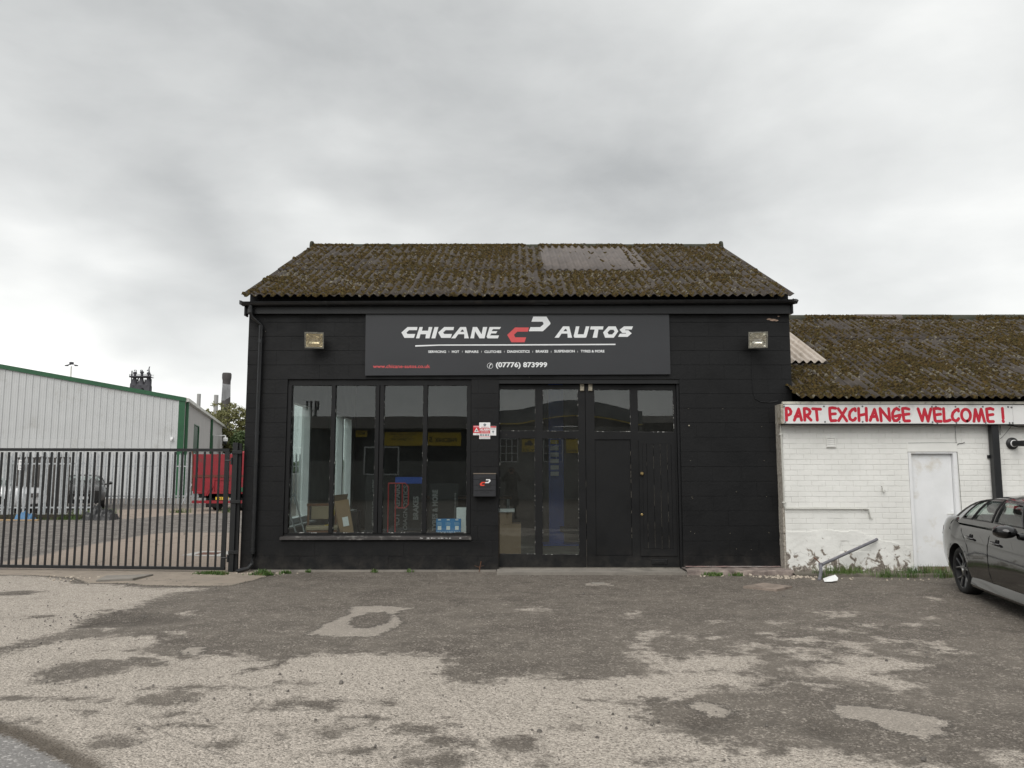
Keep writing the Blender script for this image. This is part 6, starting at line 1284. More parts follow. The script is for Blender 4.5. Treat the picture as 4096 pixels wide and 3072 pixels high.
# ------------------------------------------------------------------ cars
def make_car(name, label, loc, rotz, paint, L_=4.52, Wd=1.82, H=1.42, belt=.93, hood=.93, deck=1.06, suv=0, wheel_r=.325, plate=None, rim='alloy', windows='car_glass', group=None):
    t = thing(name, label, 'car', (*loc, 0), group, rotz)
    hw = Wd / 2; xr, xf = -L_ * .522, L_ * .478; ax = L_ * .305
    # ---- lower body: x stations with a rounded section
    base_x = [xr, xr + .02, xr + .07, xr + .16, xr + .30]
    def arch_x(c): return [c - .40, c - .37, c - .33, c - .27, c - .2, c - .1, c, c + .1, c + .2, c + .27, c + .33, c + .37, c + .40]
    xs = sorted(set([round(v, 3) for v in base_x + [xr + .45] + arch_x(-ax) + [-.75, -.5, -.25, 0, .25, .5, .75] + arch_x(ax) + [xf - .45, xf - .30, xf - .16, xf - .07, xf - .02, xf]]))
    xs = [v for i, v in enumerate(xs) if i == 0 or v - xs[i - 1] > .008]
    def wfac(x):
        if x < xr + .75: u = (xr + .75 - x) / .75; return 1 - .16 * u ** 2.6 - (.10 * max(0, u - .85) / .15 if u > .85 else 0)
        if x > xf - .85: u = (x - xf + .85) / .85; return 1 - .22 * u ** 2.4
        return 1
    def topz(x):
        if x < -1.55: u = (x - xr) / (-1.55 - xr); return deck - .05 + .05 * min(1, u * 1.8) - (.10 * max(0, .12 - u) / .12)
        if x > .95: u = (x - .95) / (xf - .95); return hood + .05 - .10 * u ** 1.3 - (.16 * max(0, u - .86) / .14)
        return belt + .06
    zsill = .20 + suv * .10
    prof = [(0, .0, 0), (.0, .0, .86), (.05, .04, .93), (.16, .16, .965), (.30, .30, .992), (.46, .46, 1.0), (.60, .60, 1.0), (.72, .72, .992), (.735, .735, .985), (.84, .84, .965), (.93, .93, .93), (.975, .975, .89), (1.0, 1.0, .80), (1.02, 1.02, .45), (1.03, 1.03, 0)]
    def pt(x, k_, side):
        a, b_, w = prof[k_]; tz = topz(x); zb = zsill + (.10 * max(0, (xr + .6 - x) / .6) + .06 * max(0, (x - xf + .6) / .6))
        z = zb + (tz - zb) * a; yw = hw * w * wfac(x)
        if k_ in (0,): z = zb
        # flared arches
        for c in (-ax, ax):
            d = math.hypot(x - c, z - wheel_r)
            if d < .52: yw += .018 * (1 - abs(d - .40) / .12) if abs(d - .40) < .12 else 0
        return Vector((x, side * yw, z))
    nk = len(prof); arch_r = wheel_r + .045
    body = MB(); ring = 2 * nk - 2; V = []; F = []
    for x in xs:
        V += [pt(x, k_, -1) for k_ in range(nk)] + [pt(x, k_, 1) for k_ in range(nk - 2, 0, -1)]
    for i in range(len(xs) - 1):
        for k_ in range(ring): F.append((i * ring + k_, (i + 1) * ring + k_, (i + 1) * ring + (k_ + 1) % ring, i * ring + (k_ + 1) % ring))
    m = (len(xs) - 1) * ring; F += [tuple(range(ring)), tuple(m + k_ for k_ in range(ring))[::-1]]
    body.add(V, F); bo_ = body.build('body', paint, t, local=True)
    # cut the wheel arches out of the shell
    cut = MB()
    for c in (-ax, ax):
        for side in (-1, 1): cut.lathe([(arch_r, -.20), (arch_r, .20)], 48, (c, side * (hw - .04), wheel_r), 'Y')
    co_ = cut.build('cutter', M['dark_plastic'], t, local=True)
    for q_ in (bo_, co_):
        bmx = bmesh.new(); bmx.from_mesh(q_.data); bmesh.ops.recalc_face_normals(bmx, faces=bmx.faces); bmx.to_mesh(q_.data); bmx.free()
    mod = bo_.modifiers.new('b', 'BOOLEAN'); mod.operation = 'DIFFERENCE'; mod.solver = 'EXACT'; mod.object = co_; mod.material_mode = 'TRANSFER'
    dg = bpy.context.evaluated_depsgraph_get(); me_ = bpy.data.meshes.new_from_object(bo_.evaluated_get(dg)); bo_.modifiers.clear(); bo_.data = me_; bpy.data.objects.remove(co_)
    if len(me_.polygons) < 50: print('BOOLEAN FAILED', name)
    auto_smooth(bo_, 38)
    # arch liners
    ln = MB()
    for c in (-ax, ax):
        for side in (-1, 1):
            P = [[(c + (arch_r + .01) * math.cos(a), side * y, wheel_r + (arch_r + .01) * math.sin(a)) for a in [R(-20 + 11 * i) for i in range(21)]] for y in (hw * .93, hw - .23)]; ln.grid(P)
    ln.box(xr + .25, xf - .25, -hw + .16, hw - .16, zsill - .03, zsill + .02); ln.build('underbody', M['dark_plastic'], t, local=True)
    # ---- greenhouse
    rh = H; zb_ = belt + .045
    RX = [(-1.93, -1.13), (-1.78, -1.08), (-1.50, -.98), (-1.42, -.90), (-1.08, -.66), (-1.03, -.62), (-.36, -.34), (-.26, -.25), (.62, .12), (.80, .20), (1.02, .32)]
    if suv: RX = [(xr + .15, xr + .45), (xr + .22, xr + .50), (-1.7, -1.5), (-1.6, -1.4), (-1.08, -1.0), (-1.0, -.94), (-.2, -.2), (-.1, -.1), (.75, .25), (.90, .33), (1.1, .45)]
    def roofz(x): return rh - .10 * ((x + .38) / .95) ** 2 * (1 if not suv else .35) - .02
    NR = 7
    def gp_(i, j, side):
        xb, xt = RX[i]; v = j / NR; x = xb + (xt - xb) * (v ** .92); zt = roofz(xt) - .055; z = zb_ + (zt - zb_) * (math.sin(v * 1.45) / math.sin(1.45))
        yb_ = hw * .925 * (wfac(xb) ** .5); yt = hw * .66
        if i < 3: yb_ *= 1 - .05 * (2 - i); yt *= 1 - .03 * (2 - i)
        if i > 8: yb_ *= 1 - .05 * (i - 8); yt *= 1 - .03 * (i - 8)
        return Vector((x, side * (yb_ + (yt - yb_) * v ** 1.25), z))
    cols_win = {2: 0, 3: 1, 4: 0, 5: 1, 6: 0, 7: 1, 8: 0, 9: 0}
    gh = MB(); wn = []
    for side in (-1, 1):
        for i in range(len(RX) - 1):
            glassy = i in (3, 5, 7) and not (False)
            for j in range(NR):
                q = [gp_(i, j, side), gp_(i + 1, j, side), gp_(i + 1, j + 1, side), gp_(i, j + 1, side)]
                if side > 0: q = q[::-1]
                if glassy and 0 < j < NR - 1:
                    wn.append((side, i, q))
                else: gh.add(q, [(0, 1, 2, 3)])
    # roof skin between the two rails
    P = []
    for i in range(len(RX)):
        a, b_ = gp_(i, NR, -1), gp_(i, NR, 1); P.append([a.lerp(b_, u) + Vector((0, 0, .055 * math.sin(math.pi * u) ** .7)) for u in [k_ / 10 for k_ in range(11)]])
    gh.grid(P); g_o = auto_smooth(gh.build('roof', paint, t, local=True), 45)
    for side in (-1, 1):
        for col in (3, 5, 7):
            w_ = MB(); [w_.add([p + Vector((0, -side * .008, 0)) for p in q], [(0, 1, 2, 3)]) for s_, i, q in wn if s_ == side and i == col]; auto_smooth(w_.build('side_window', M[windows], t, local=True), 60)
            # black rubber/trim surround and wind deflector
            tr_ = MB(); b0_, b1_ = gp_(col, 1, side), gp_(col + 1, 1, side); oy = Vector((0, side * .006, 0)); tr_.bar(b0_ + oy, b1_ + oy, .014)
            tr_.bar(gp_(col, NR - 1, side) + oy, gp_(col + 1, NR - 1, side) + oy, .014)
            for cc in (col, col + 1):
                for j in range(1, NR - 1): tr_.bar(gp_(cc, j, side) + oy, gp_(cc, j + 1, side) + oy, .013)
            tr_.build('window_trim', M['dark_plastic'], t, local=True)
            if not suv and col > 3:
                dfl = MB(); P = [[gp_(col, j, side).lerp(gp_(col + 1, j, side), u) + Vector((0, side * (.022 if j == NR - 2 else .012), 0)) for j in (NR - 1, NR - 2)] for u in [k_ / 6 for k_ in range(7)]]
                P = [[a, a.lerp(b_, .75)] for a, b_ in P]; dfl.grid(P); dfl.build('wind_deflector', pm('smoked_plastic', (.05, .045, .048), rough=.15, coat=.5) if 'smoked_plastic' not in bpy.data.materials else bpy.data.materials['smoked_plastic'], t, local=True)
    for nm, i in (('windscreen', len(RX) - 1), ('rear_window', 0)):
        w_ = MB(); P = [[gp_(i, j, -1).lerp(gp_(i, j, 1), u) + Vector((.10 * math.sin(math.pi * u) * (1 if i else -1), 0, 0)) for u in [k_ / 8 for k_ in range(9)]] for j in range(NR + 1)]
        w_.grid(P if i else P[::-1]); auto_smooth(w_.build(nm, M[windows], t, local=True), 60)
        f_ = MB(); 
        for side in (-1, 1):
            for j in range(NR): f_.bar(gp_(i, j, side), gp_(i, j + 1, side), .04, .03)
        f_.build('pillar_trim', paint, t, local=True)
    # seats and dashboard
    se = MB()
    for y in (-.37, .37):
        for x in (-.15, -1.0):
            se.cbox(x - .25, x + .25, y - .24, y + .24, .35, .55, .02); se.add([(x - .30, y - .24, .5), (x - .16, y - .24, .5), (x - .16, y + .24, .5), (x - .30, y + .24, .5), (x - .44, y - .22, 1.08), (x - .34, y - .22, 1.10), (x - .34, y + .22, 1.10), (x - .44, y + .22, 1.08)], [(0, 3, 2, 1), (4, 5, 6, 7), (0, 1, 5, 4), (1, 2, 6, 5), (2, 3, 7, 6), (3, 0, 4, 7)])
            se.lathe([(0, 0), (.10, .02), (.12, .08), (.10, .15), (0, .17)], 10, (x - .40, y, 1.10), 'Z')
    se.box(.55, .95, -hw + .2, hw - .2, .75, .95); se.build('seats', M['seat'], t, local=True)
    # shut lines, handles, fuel flap, skirts
    sh = MB()
    def sidepts(x, zlist, side, out=.0025):
        res = []
        for z in zlist:
            tz = topz(x); zb = zsill; a = (z - zb) / (tz - zb); k_ = max(i for i in range(nk) if prof[i][0] <= a + 1e-6 and i < nk - 1); k_ = max(k_, 1)
            a0, a1 = prof[k_][0], prof[k_ + 1][0]; u = (a - a0) / max(1e-6, a1 - a0); p = pt(x, k_, side).lerp(pt(x, k_ + 1, side), u); res.append(Vector((x, p.y + side * out, z)))
        return res
    zl = [zsill + .07, .40, .52, .64, .76, .86, belt + .035]
    for side in (-1, 1):
        for x, lean_ in ((-.33, .02), (.92, -.05), (-1.12, .0)):
            if x == -1.12:
                P = [Vector((q[0], sidepts(q[0], [q[1]], side)[0].y, q[1])) for q in ((-1.40, belt + .03), (-1.30, .88), (-1.16, .80), (-1.02, .70), (-.94, .55), (-.90, .42), (-.88, zsill + .07))]
            else: P = sidepts(x, zl, side)
            sh.tube(P, .0035, 4)
    sh.build('shut_line', M['gap'], t, local=True)
    hd_ = MB()
    for side in (-1, 1):
        for x in (-1.02, -.18):
            P = sidepts(x, [.815], side, .0)[0]; P2 = sidepts(x + .19, [.80], side, .0)[0]; o_ = Vector((0, side * .034, 0))
            h_ = MB(); h_.tube([P, P + o_ * .8, (P + P2) / 2 + o_, P2 + o_ * .8, P2], [.012, .017, .018, .017, .012], 8); auto_smooth(h_.build('door_handle', paint, t, local=True), 60)
            c_ = (P + P2) / 2; hd_.lathe([(0, 0), (.055, 0), (.05, side * .004), (0, side * .004)], 14, (c_.x + .02, c_.y + side * .001, c_.z), 'Y')
    hd_.build('handle_recess', M['gap'], t, local=True)
    if not suv:
        ff = MB(); yy = [sidepts(-1.62, [z], -1)[0].y for z in (.86, .98)]
        rr2 = [(-1.70, .87), (-1.55, .85), (-1.52, .96), (-1.56, 1.0), (-1.66, 1.0), (-1.70, .96)]; ring = [Vector((a, sidepts(a, [min(z, topz(a) - .02)], -1, .002)[0].y, z)) for a, z in rr2]; ff.tube(ring + [ring[0]], .0035, 4); ff.build('fuel_flap', M['gap'], t, local=True)
        for side in (-1, 1):
            sk = MB(); P = []
            for x in [-ax + .42 + i * (2 * ax - .84) / 12 for i in range(13)]:
                e_ = .02 * math.sin(math.pi * (x + ax - .42) / (2 * ax - .84)); yo = hw * .965
                P.append([(x, side * (yo - .05), zsill - .04), (x, side * (yo + .010 + e_ * .6), zsill - .035), (x, side * (yo + .030 + e_), zsill + .0), (x, side * (yo + .012), zsill + .07), (x, side * (yo - .02), zsill + .10)])
            sk.grid(P)
            auto_smooth(sk.build('side_skirt', paint, t, local=True), 40)
    # lamps, plates, grille, bumpers
    for side in (-1, 1): lp = MB(); P = [[Vector((x, sidepts(x, [z], side, .006)[0].y, z)) for z in (deck - .30, deck - .23, deck - .17)] for x in (xr + .08, xr + .14, xr + .24)]; lp.grid(P); lp.build('tail_light', M['lamp_red'], t, local=True)
    for side in (-1, 1):
        hl = MB(); hl.add([(xf - .30, side * hw * .885, .62), (xf - .02, side * hw * .60, .60), (xf - .02, side * hw * .60, .73), (xf - .30, side * hw * .89, .78), (xf - .12, side * hw * .84, .62), (xf - .12, side * hw * .84, .76)], [(0, 4, 5, 3), (4, 1, 2, 5)]); hl.build('headlight', M['upvc'], t, local=True)
    gr = MB(); zg = .58 if not suv else .66
    gr.box(xf - .06, xf + .012, -.42, .42, zg, zg + .14); gr.box(xf - .06, xf + .008, -.6, .6, .28, .42); gr.build('grille', M['black_print'], t, local=True)
    cr_ = MB()
    for i in range(3): cr_.box(xf + .0125, xf + .02, -.42, .42, zg + .01 + i * .05, zg + .028 + i * .05)
    for s_ in (-1, 1): cr_.box(xf + .0125, xf + .022, s_ * .435 - .015, s_ * .435 + .015, zg - .02, zg + .16)
    cr_.lathe([(.05, 0), (.062, .003), (.062, .012), (.05, .015)], 16, (xf + .013, 0, zg + .07), 'X'); cr_.build('grille_bar', M['chrome'], t, local=True)
    pl_ = MB().box(xf + .0105, xf + .021, -.26, .26, .445, .555).build('number_plate', M['white_print'], t, local=True)
    if plate:
        m_ = MB(); text_mb(m_, plate, .0, .20, .465, .535, 0, .02, face=1); m_.v = [(xf + .023, -x_, z_) for x_, y_, z_ in m_.v]; m_.build('plate_lettering', M['black_print'], pl_, local=True)
    mr = MB()
    for side in (-1, 1):
        m2 = MB(); c_ = Vector((.60, side * (hw + .11), belt + .075)); ringN = 12; rows_ = []
        for u in [0, .15, .4, .7, .92, 1.0]:
            r_ = math.sin(math.pi * (.12 + u * .76)) * .5 + .5; x = c_.x - .055 + .17 * u; sc_ = [(1.0), 1.0, .97, .85, .55, .15][[0, .15, .4, .7, .92, 1.0].index(u)]
            rows_.append([(x, c_.y + side * .02 + .125 * sc_ * math.cos(a), c_.z + .078 * sc_ * math.sin(a)) for a in [2 * math.pi * k_ / ringN for k_ in range(ringN + 1)]])
        m2.grid(rows_); m2.add([rows_[0][k_] for k_ in range(ringN)], [tuple(range(ringN))]); m2.tube([(c_.x + .03, c_.y - side * .10, c_.z - .05), (c_.x + .02, side * hw * .93, belt + .02)], [.035, .045], 8)
        mo = auto_smooth(m2.build('wing_mirror', paint, t, local=True), 50)
    # wheels
    for c in (-ax, ax):
        for side in (-1, 1):
            yo = side * (hw - .035); yi = side * (hw - .25); wd = bpy.data.objects.new('wheel', None)
            w_ = MB(); r_ = wheel_r; w_.lathe([(r_ * .74, -.10), (r_ * .80, -.115), (r_ * .93, -.11), (r_ * .99, -.085), (r_, -.05), (r_, .05), (r_ * .99, .085), (r_ * .93, .11), (r_ * .80, .115), (r_ * .74, .10)], 40, (c, side * (hw - .14), r_), 'Y', cap=False)
            w_o = auto_smooth(w_.build('wheel', M['rubber'], t, local=True), 50)
            rm = MB(); yc_ = side * (hw - .14)
            rim_o = side * .095
            rm.lathe([(r_ * .70, -side * .09), (r_ * .715, rim_o * .2), (r_ * .735, rim_o), (r_ * .765, rim_o * 1.06), (r_ * .775, rim_o * .9), (r_ * .775, -side * .09)], 40, (c, yc_, r_), 'Y', cap=False)
            auto_smooth(rm.build('rim', M[rim], w_o, local=True), 40)
            MB().lathe([(0, -side * .02), (r_ * .66, -side * .02), (r_ * .68, -side * .04), (0, -side * .04)], 30, (c, yc_, r_), 'Y').build('brake_disc', M['dark_plastic'], w_o, local=True)
            sp_ = MB(); yo_ = yc_ + side * .075
            for k_ in range(5):
                a = k_ * 2 * math.pi / 5 + .3
                for da in (-.24, .24):
                    p0 = (c + .055 * math.cos(a + da * .5), yo_ - side * .01, r_ + .055 * math.sin(a + da * .5)); pm_ = (c + r_ * .38 * math.cos(a + da * .35), yo_ - side * .012, r_ + r_ * .38 * math.sin(a + da * .35)); p1 = (c + r_ * .735 * math.cos(a + da * 1.25), yo_ + side * .012, r_ + r_ * .735 * math.sin(a + da * 1.25))
                    sp_.tube([p0, pm_, p1], [.020, .015, .016], 6)
            sp_.lathe([(0, -side * .03), (.07, -side * .03), (.075, 0), (.045, side * .012), (0, side * .012)], 16, (c, yo_, r_), 'Y'); sp_.build('spokes', M[rim], w_o, local=True)
            MB().lathe([(0, 0), (.025, 0), (.022, side * .006), (0, side * .006)], 14, (c, yo_ + side * .0125, r_), 'Y').build('hub_cap', M['chrome'], w_o, local=True)
    return t
# black saloon at the right edge: rear axle near (6.24, 10.95), front pointing towards the camera's right
hx, hy = -.199, -.980; rotc = math.atan2(hy, hx)
car = make_car('black_saloon', 'black four door saloon with black spoked wheels parked by the white door', (6.24 + .92 * .970 + hx * 1.38 * 0 , 10.95 - .92 * .243), rotc, M['car_black'], H=1.43)
car.location = (6.24 + .90 * .980 + hx * 1.3786, 10.95 - .90 * .199 + hy * 1.3786, -.005)
make_car('silver_car', 'white car with pale alloy wheels parked behind the left end of the front palisade', (-19.8, 28.4), R(2), M['white_car'], L_=4.9, Wd=1.85, H=1.55, belt=1.02, hood=1.02, deck=1.15, suv=1, wheel_r=.36, rim='galv')
make_car('dark_estate', 'dark grey car facing the yard with a bright grille and number plate ending HYS', (-18.75, 33.9), R(-62), M['dark_car'], L_=4.6, Wd=1.80, H=1.48, belt=1.0, hood=1.0, deck=1.15, suv=1, wheel_r=.34, plate='HYS', rim='galv')

# ------------------------------------------------------------------ red tipper lorry, seen from behind
tp = thing('tipper_lorry', 'red tipper lorry parked in the yard seen from behind, with a yellow number plate', 'lorry', (-11.80, 31.2, 0))
MB().prism([(-1.02, 1.42), (-1.09, 2.28), (1.09, 2.28), (1.02, 1.42)], 0, .05).build('upper_tailboard', M['red_paint'], tp, local=True)
MB().box(-1.0, 1.0, -.02, .05, .78, 1.34).build('tailboard', M['red_paint'], tp, local=True)
MB().box(-1.03, 1.03, -.04, .05, 1.345, 1.45).build('cross_beam', M['rust_red'], tp, local=True); MB().box(-1.0, 1.0, -.05, .05, .70, .775).build('cross_beam', M['red_paint'], tp, local=True)
for x in (-.98, -.62, -.18, .52, .96): MB().cbox(x - .035, x + .035, -.055, -.021, .78, 1.34).build('rib', M['red_paint'], tp, local=True)
MB().box(-.15, .52, -.05, -.022, 1.24, 1.30).build('rib', M['red_paint'], tp, local=True)
MB().box(-1.09, -1.05, .051, 4.2, .9, 2.27).box(1.05, 1.09, .051, 4.2, .9, 2.27).box(-1.05, 1.05, .051, 4.2, .82, .9).box(-1.05, 1.05, 4.15, 4.2, .9, 2.3).build('tipper_body', M['red_paint'], tp, local=True)
MB().tube([(-1.12, -.01, 2.42), (-1.08, -.01, 2.2), (-1.06, -.01, 1.4), (-1.04, -.01, .8)], .025, 6).build('rusty_edge', M['rust'], tp, local=True)
MB().box(-.9, .9, .3, 6.0, .52, .70).build('chassis', M['dark_plastic'], tp, local=True)
MB().box(-1.0, 1.0, -.12, -.02, .32, .43).build('rear_bumper', M['red_paint'], tp, local=True)
MB().bar((-.5, -.06, .62), (-.28, -.06, 1.0), .07).bar((-.42, -.06, .62), (-.2, -.06, 1.0), .05).bar((.55, -.06, .40), (.75, -.06, .72), .05).build('tailboard_arm', M['red_paint'], tp, local=True)
npl = MB().box(-.05, .47, -.13, -.121, .46, .57).build('number_plate', M['yellow_plate'], tp, local=True); m_ = MB(); text_mb(m_, '62', .08, .22, .475, .555, -.132, .02); m_.build('plate_lettering', M['black_print'], npl, local=True)
for x in (-.35, .75):
    w_ = MB().lathe([(.2, -.14), (.38, -.13), (.42, -.10), (.42, .10), (.38, .13), (.2, .14)], 24, (x, .9, .42), 'X').build('wheel', M['rubber'], tp, local=True)
    MB().lathe([(0, -.1), (.2, -.1), (.2, .1), (0, .1)], 16, (x, .9, .42), 'X').build('hub', M['dark_plastic'], w_, local=True)
for x in (-.60, .48): MB().box(x, x + .52, .30, .33, .14, .72).build('mudflap', M['rubber'], tp, local=True)
MB().cbox(-1.0, 1.0, 4.5, 6.2, .8, 2.5, .08).build('cab', M['red_paint'], tp, local=True)
MB().cbox(.93, 1.05, -.10, -.03, .78, .95).build('green_box', M['green'], tp, local=True)

# ------------------------------------------------------------------ big grey warehouse
WA = thing('warehouse', 'large pale grey clad warehouse with green trim on the left', 'building', (-19.19, 45, 0), rotz=R(16.6))
# local: gable runs along -x from 0, long wall runs along +y
SLp = math.tan(R(9.6)); GW = 28.0; LL = 43.0; EH = 5.62
pw = 1 / 3 * 1.0
clad = {}
x = -.32
i = 0
while x > -GW:
    x0 = x - .345; h0 = EH + min(-x, GW + x) * SLp - .02; h1 = EH + min(-x0, GW + x0) * SLp - .02
    mb = MB(); zs = [0, 3.35, h0]
    mb.add([(x0, -.02, 0), (x, -.02, 0), (x, -.02, 3.345), (x0, -.02, 3.345)], [(0, 1, 2, 3)]); mb.add([(x0, -.012, 3.352), (x, -.012, 3.352), (x, -.012, h0), (x0, -.012, h1)], [(0, 1, 2, 3)])
    mb.add([(x0, -.02, 3.345), (x, -.02, 3.345), (x, -.004, 3.352), (x0, -.004, 3.352)], [(0, 1, 2, 3)])
    mb.add([(x0, .03, 0), (x, .03, 0), (x, .03, h0), (x0, .03, h1)], [(3, 2, 1, 0)])
    for s_ in (.0, ): mb.add([(x - .030, -.045, 0), (x, -.045, 0), (x, -.045, h0), (x - .030, -.045, h0 - 0)], [(0, 1, 2, 3)]); mb.add([(x - .036, -.012, 0), (x - .030, -.045, 0), (x - .030, -.045, h0), (x - .036, -.012, h0)], [(0, 1, 2, 3)]); mb.add([(x, -.045, 0), (x + .002, -.004, 0), (x + .002, -.004, h0), (x, -.045, h0)], [(0, 1, 2, 3)])
    for u in (.12, .235): mb.add([(x - u - .012, -.0125, 0), (x - u, -.020, 0), (x - u, -.020, h0 - .1), (x - u - .012, -.0125, h0 - .1)], [(0, 1, 2, 3)]); mb.add([(x - u, -.020, 0), (x - u + .012, -.0125, 0), (x - u + .012, -.0125, h0 - .1), (x - u, -.020, h0 - .1)], [(0, 1, 2, 3)])
    mb.build('cladding_panel', M['clad'], WA, local=True); x = x0; i += 1
MB().box(-.315, .02, -.06, .02, 0, EH - .02).build('corner_trim', M['green'], WA, local=True)
m_ = MB(); m_.prism([(.06, EH - .04), (.06, EH + .20), (-GW / 2, EH + .20 + GW / 2 * SLp), (-GW - .06, EH + .20), (-GW - .06, EH - .04), (-GW / 2, EH - .04 + GW / 2 * SLp)], -.10, .0); m_.build('verge_trim', M['green'], WA, local=True)
m_ = MB(); m_.add([(.10, -.08, EH + .12), (.10, LL, EH + .12), (-GW / 2, LL, EH + .12 + GW / 2 * SLp), (-GW / 2, -.08, EH + .12 + GW / 2 * SLp), (-GW - .1, -.08, EH + .12), (-GW - .1, LL, EH + .12)], [(0, 1, 2, 3), (3, 2, 5, 4)]); m_.build('roof', M['clad_side'], WA, local=True)
# long side: cladding in vertical flutes, cut for the two green doors
m_ = MB(); y = .05; doors = [(5.45, 8.46, 4.52), (17.6, 19.9, 4.35)]
while y < LL:
    y1 = min(y + .2, LL); z0 = 0
    for a_, b_, h_ in doors:
        if y1 > a_ and y < b_: z0 = h_
    m_.add([(.0, y, z0), (.0, y + .13, z0), (.0, y + .13, EH), (.0, y, EH)], [(0, 1, 2, 3)]); m_.add([(.0, y + .13, z0), (.022, y + .15, z0), (.022, y + .15, EH), (.0, y + .13, EH)], [(0, 1, 2, 3)]); m_.add([(.022, y + .15, z0), (.0, y1, z0), (.0, y1, EH), (.022, y + .15, EH)], [(0, 1, 2, 3)]); y = y1
m_.build('side_cladding', M['clad_side'], WA, local=True, kind='stuff')
for a_, b_, h_ in doors:
    MB().box(-.12, -.05, a_, b_, 0, h_).build('roller_door', pm('dark_green_shutter', (.012, .055, .028), rough=.5) if 'dark_green_shutter' not in bpy.data.materials else bpy.data.materials['dark_green_shutter'], WA, local=True)
    MB().box(-.12, .03, a_ - .12, a_ - .001, 0, h_ + .05).box(-.12, .03, b_ + .001, b_ + .12, 0, h_ + .05).box(-.12, .03, a_, b_, h_, h_ + .06).build('door_trim', M['green'], WA, local=True)
m_ = MB(); m_.prism([(.03, EH - .06), (.22, EH - .02), (.24, EH + .16), (.05, EH + .20)], -.05, LL + .1); m_.build('eaves_gutter', M['white_gutter'], WA, local=True)
for y in (.35, 17.2, LL - .4): MB().box(.03, .20, y - .09, y + .09, 0, EH - .05).build('downpipe', M['green'], WA, local=True)
MB().box(-GW + .1, -.1, LL - .1, LL, 0, EH).box(-GW, -GW + .1, .1, LL, 0, EH).build('rear_wall', M['clad_side'], WA, local=True)
rw = Matrix.Rotation(R(16.6), 4, 'Z')
def wloc(x, y, z): p = rw @ Vector((x, y, 0)); return (p.x - 19.19, p.y + 45, z)
c1_ = thing('security_camera', 'small white wall camera on the warehouse gable beside the green corner', 'camera', wloc(-.62, -.03, 3.35), rotz=R(16.6))
MB().cbox(-.07, .07, -.10, -.02, 0, .16).build('mount', M['white_print'], c1_, local=True); MB().lathe([(0, -.10), (.04, -.08), (.06, -.02), (.06, .04), (0, .05)], 12, (0, -.14, 0), 'Z').build('dome', M['white_print'], c1_, local=True)
c2_ = thing('dome_camera', 'white dome camera with dark lens on an arm from the long warehouse wall', 'camera', wloc(.02, 21.8, 4.35), rotz=R(16.6))
MB().bar((0, 0, .12), (.85, -.1, .12), .09).bar((.85, -.1, .12), (.85, -.1, -.05), .10).build('arm', M['white_print'], c2_, local=True); MB().lathe([(0, 0), (.16, 0), (.20, -.10), (.19, -.32), (0, -.32)][::-1], 16, (.85, -.1, -.05), 'Z').build('housing', M['white_print'], c2_, local=True); MB().lathe([(0, -.30), (.10, -.26), (.15, -.16), (.16, 0)], 16, (.85, -.1, -.375), 'Z').build('dome', M['black_print'], c2_, local=True)

# ------------------------------------------------------------------ far background
fm = thing('floodlight_mast', 'tall floodlight mast rising behind the warehouse roof', 'mast', (-46.2, 80, 0))
MB().tube([(0, 0, 0), (0, 0, 12.3)], [.14, .07], 8).build('mast_pole', M['white_gutter'], fm, local=True); MB().lathe([(0, 0), (.14, 0), (.22, .08), (.22, .20), (.15, .25), (0, .25)], 12, (0, 0, 12.5), 'Z').build('head_ring', M['furnace'], fm, local=True)
for sgn in (-1, 1): MB().bar((sgn * .1, 0, 12.5), (sgn * .6, 0, 12.42), .05).cbox(sgn * .50 - .16, sgn * .50 + .16, -.10, .10, 12.32, 12.42, .02).build('lamp', M['furnace'], fm, local=True)
MB().bar((0, -.1, 12.5), (0, -.5, 12.40), .1).build('lamp', M['furnace'], fm, local=True)
bf = thing('blast_furnace', 'dark blast furnace top with three domed uptakes far behind the warehouse', 'industrial tower', (-204, 420, 0))
def bt(x, z): return (x - 204, z)
m_ = MB()   # main shells, x relative to -204
for cx, w, z1 in ((-3.3, 1.5, 50.2), (.5, 1.5, 50.6), (4.2, 1.4, 50.0)):
    m_.lathe([(w * .9, 30), (w * .95, 44), (w * 1.25, 46.5), (w * .75, 49.6), (w * .42, 51.4), (w * .42, z1 + 2.4), (w * .70, z1 + 3.1), (w * .66, z1 + 3.6), (.2, z1 + 4.1)], 12, (cx, 0, 0), 'Z')
m_.prism([(-8.5, 38), (-5.2, 42.5), (-5.0, 47.4), (-3.2, 49.6), (-1.6, 46.6), (-.2, 47.4), (.8, 49), (2.3, 46.8), (3.4, 47.2), (4.3, 48.9), (5.7, 46), (5.9, 36), (3.6, 36), (3.4, 42.6), (2.4, 45), (1.2, 45.2), (.5, 43), (.2, 39), (-1.2, 36), (-8.5, 36)], -1.5, 1.5)
m_.build('furnace_shell', M['furnace'], bf, local=True)
m_ = MB(); m_.lathe([(4.2, 30), (3.9, 42), (2.0, 47), (.6, 48)], 14, (.2, 2, 0), 'Z'); m_.build('furnace_stack', M['furnace'], bf, local=True)
m_ = MB(); m_.tube([(-13, 0, 36), (-5.0, 0, 44.5), (-2, 0, 47)], 1.0, 8).tube([(6.2, 0, 30), (5.5, 0, 44), (3.5, 0, 48.6)], .9, 8).tube([(-4, 0, 44), (-1.5, 0, 46.8), (.8, 0, 47.5)], .9, 8); m_.build('downcomer', M['furnace'], bf, local=True)
m_ = MB()
for z in (50.9, 52.0, 52.5): m_.box(-5.4, 6.2, -2.2, -2.0, z, z + (.8 if z < 51 else .14)); m_.box(-5.4, 6.2, 2, 2.2, z, z + .12)
m_.box(-5.3, 6.1, -2.2, 2.2, 50.85, 51.15)
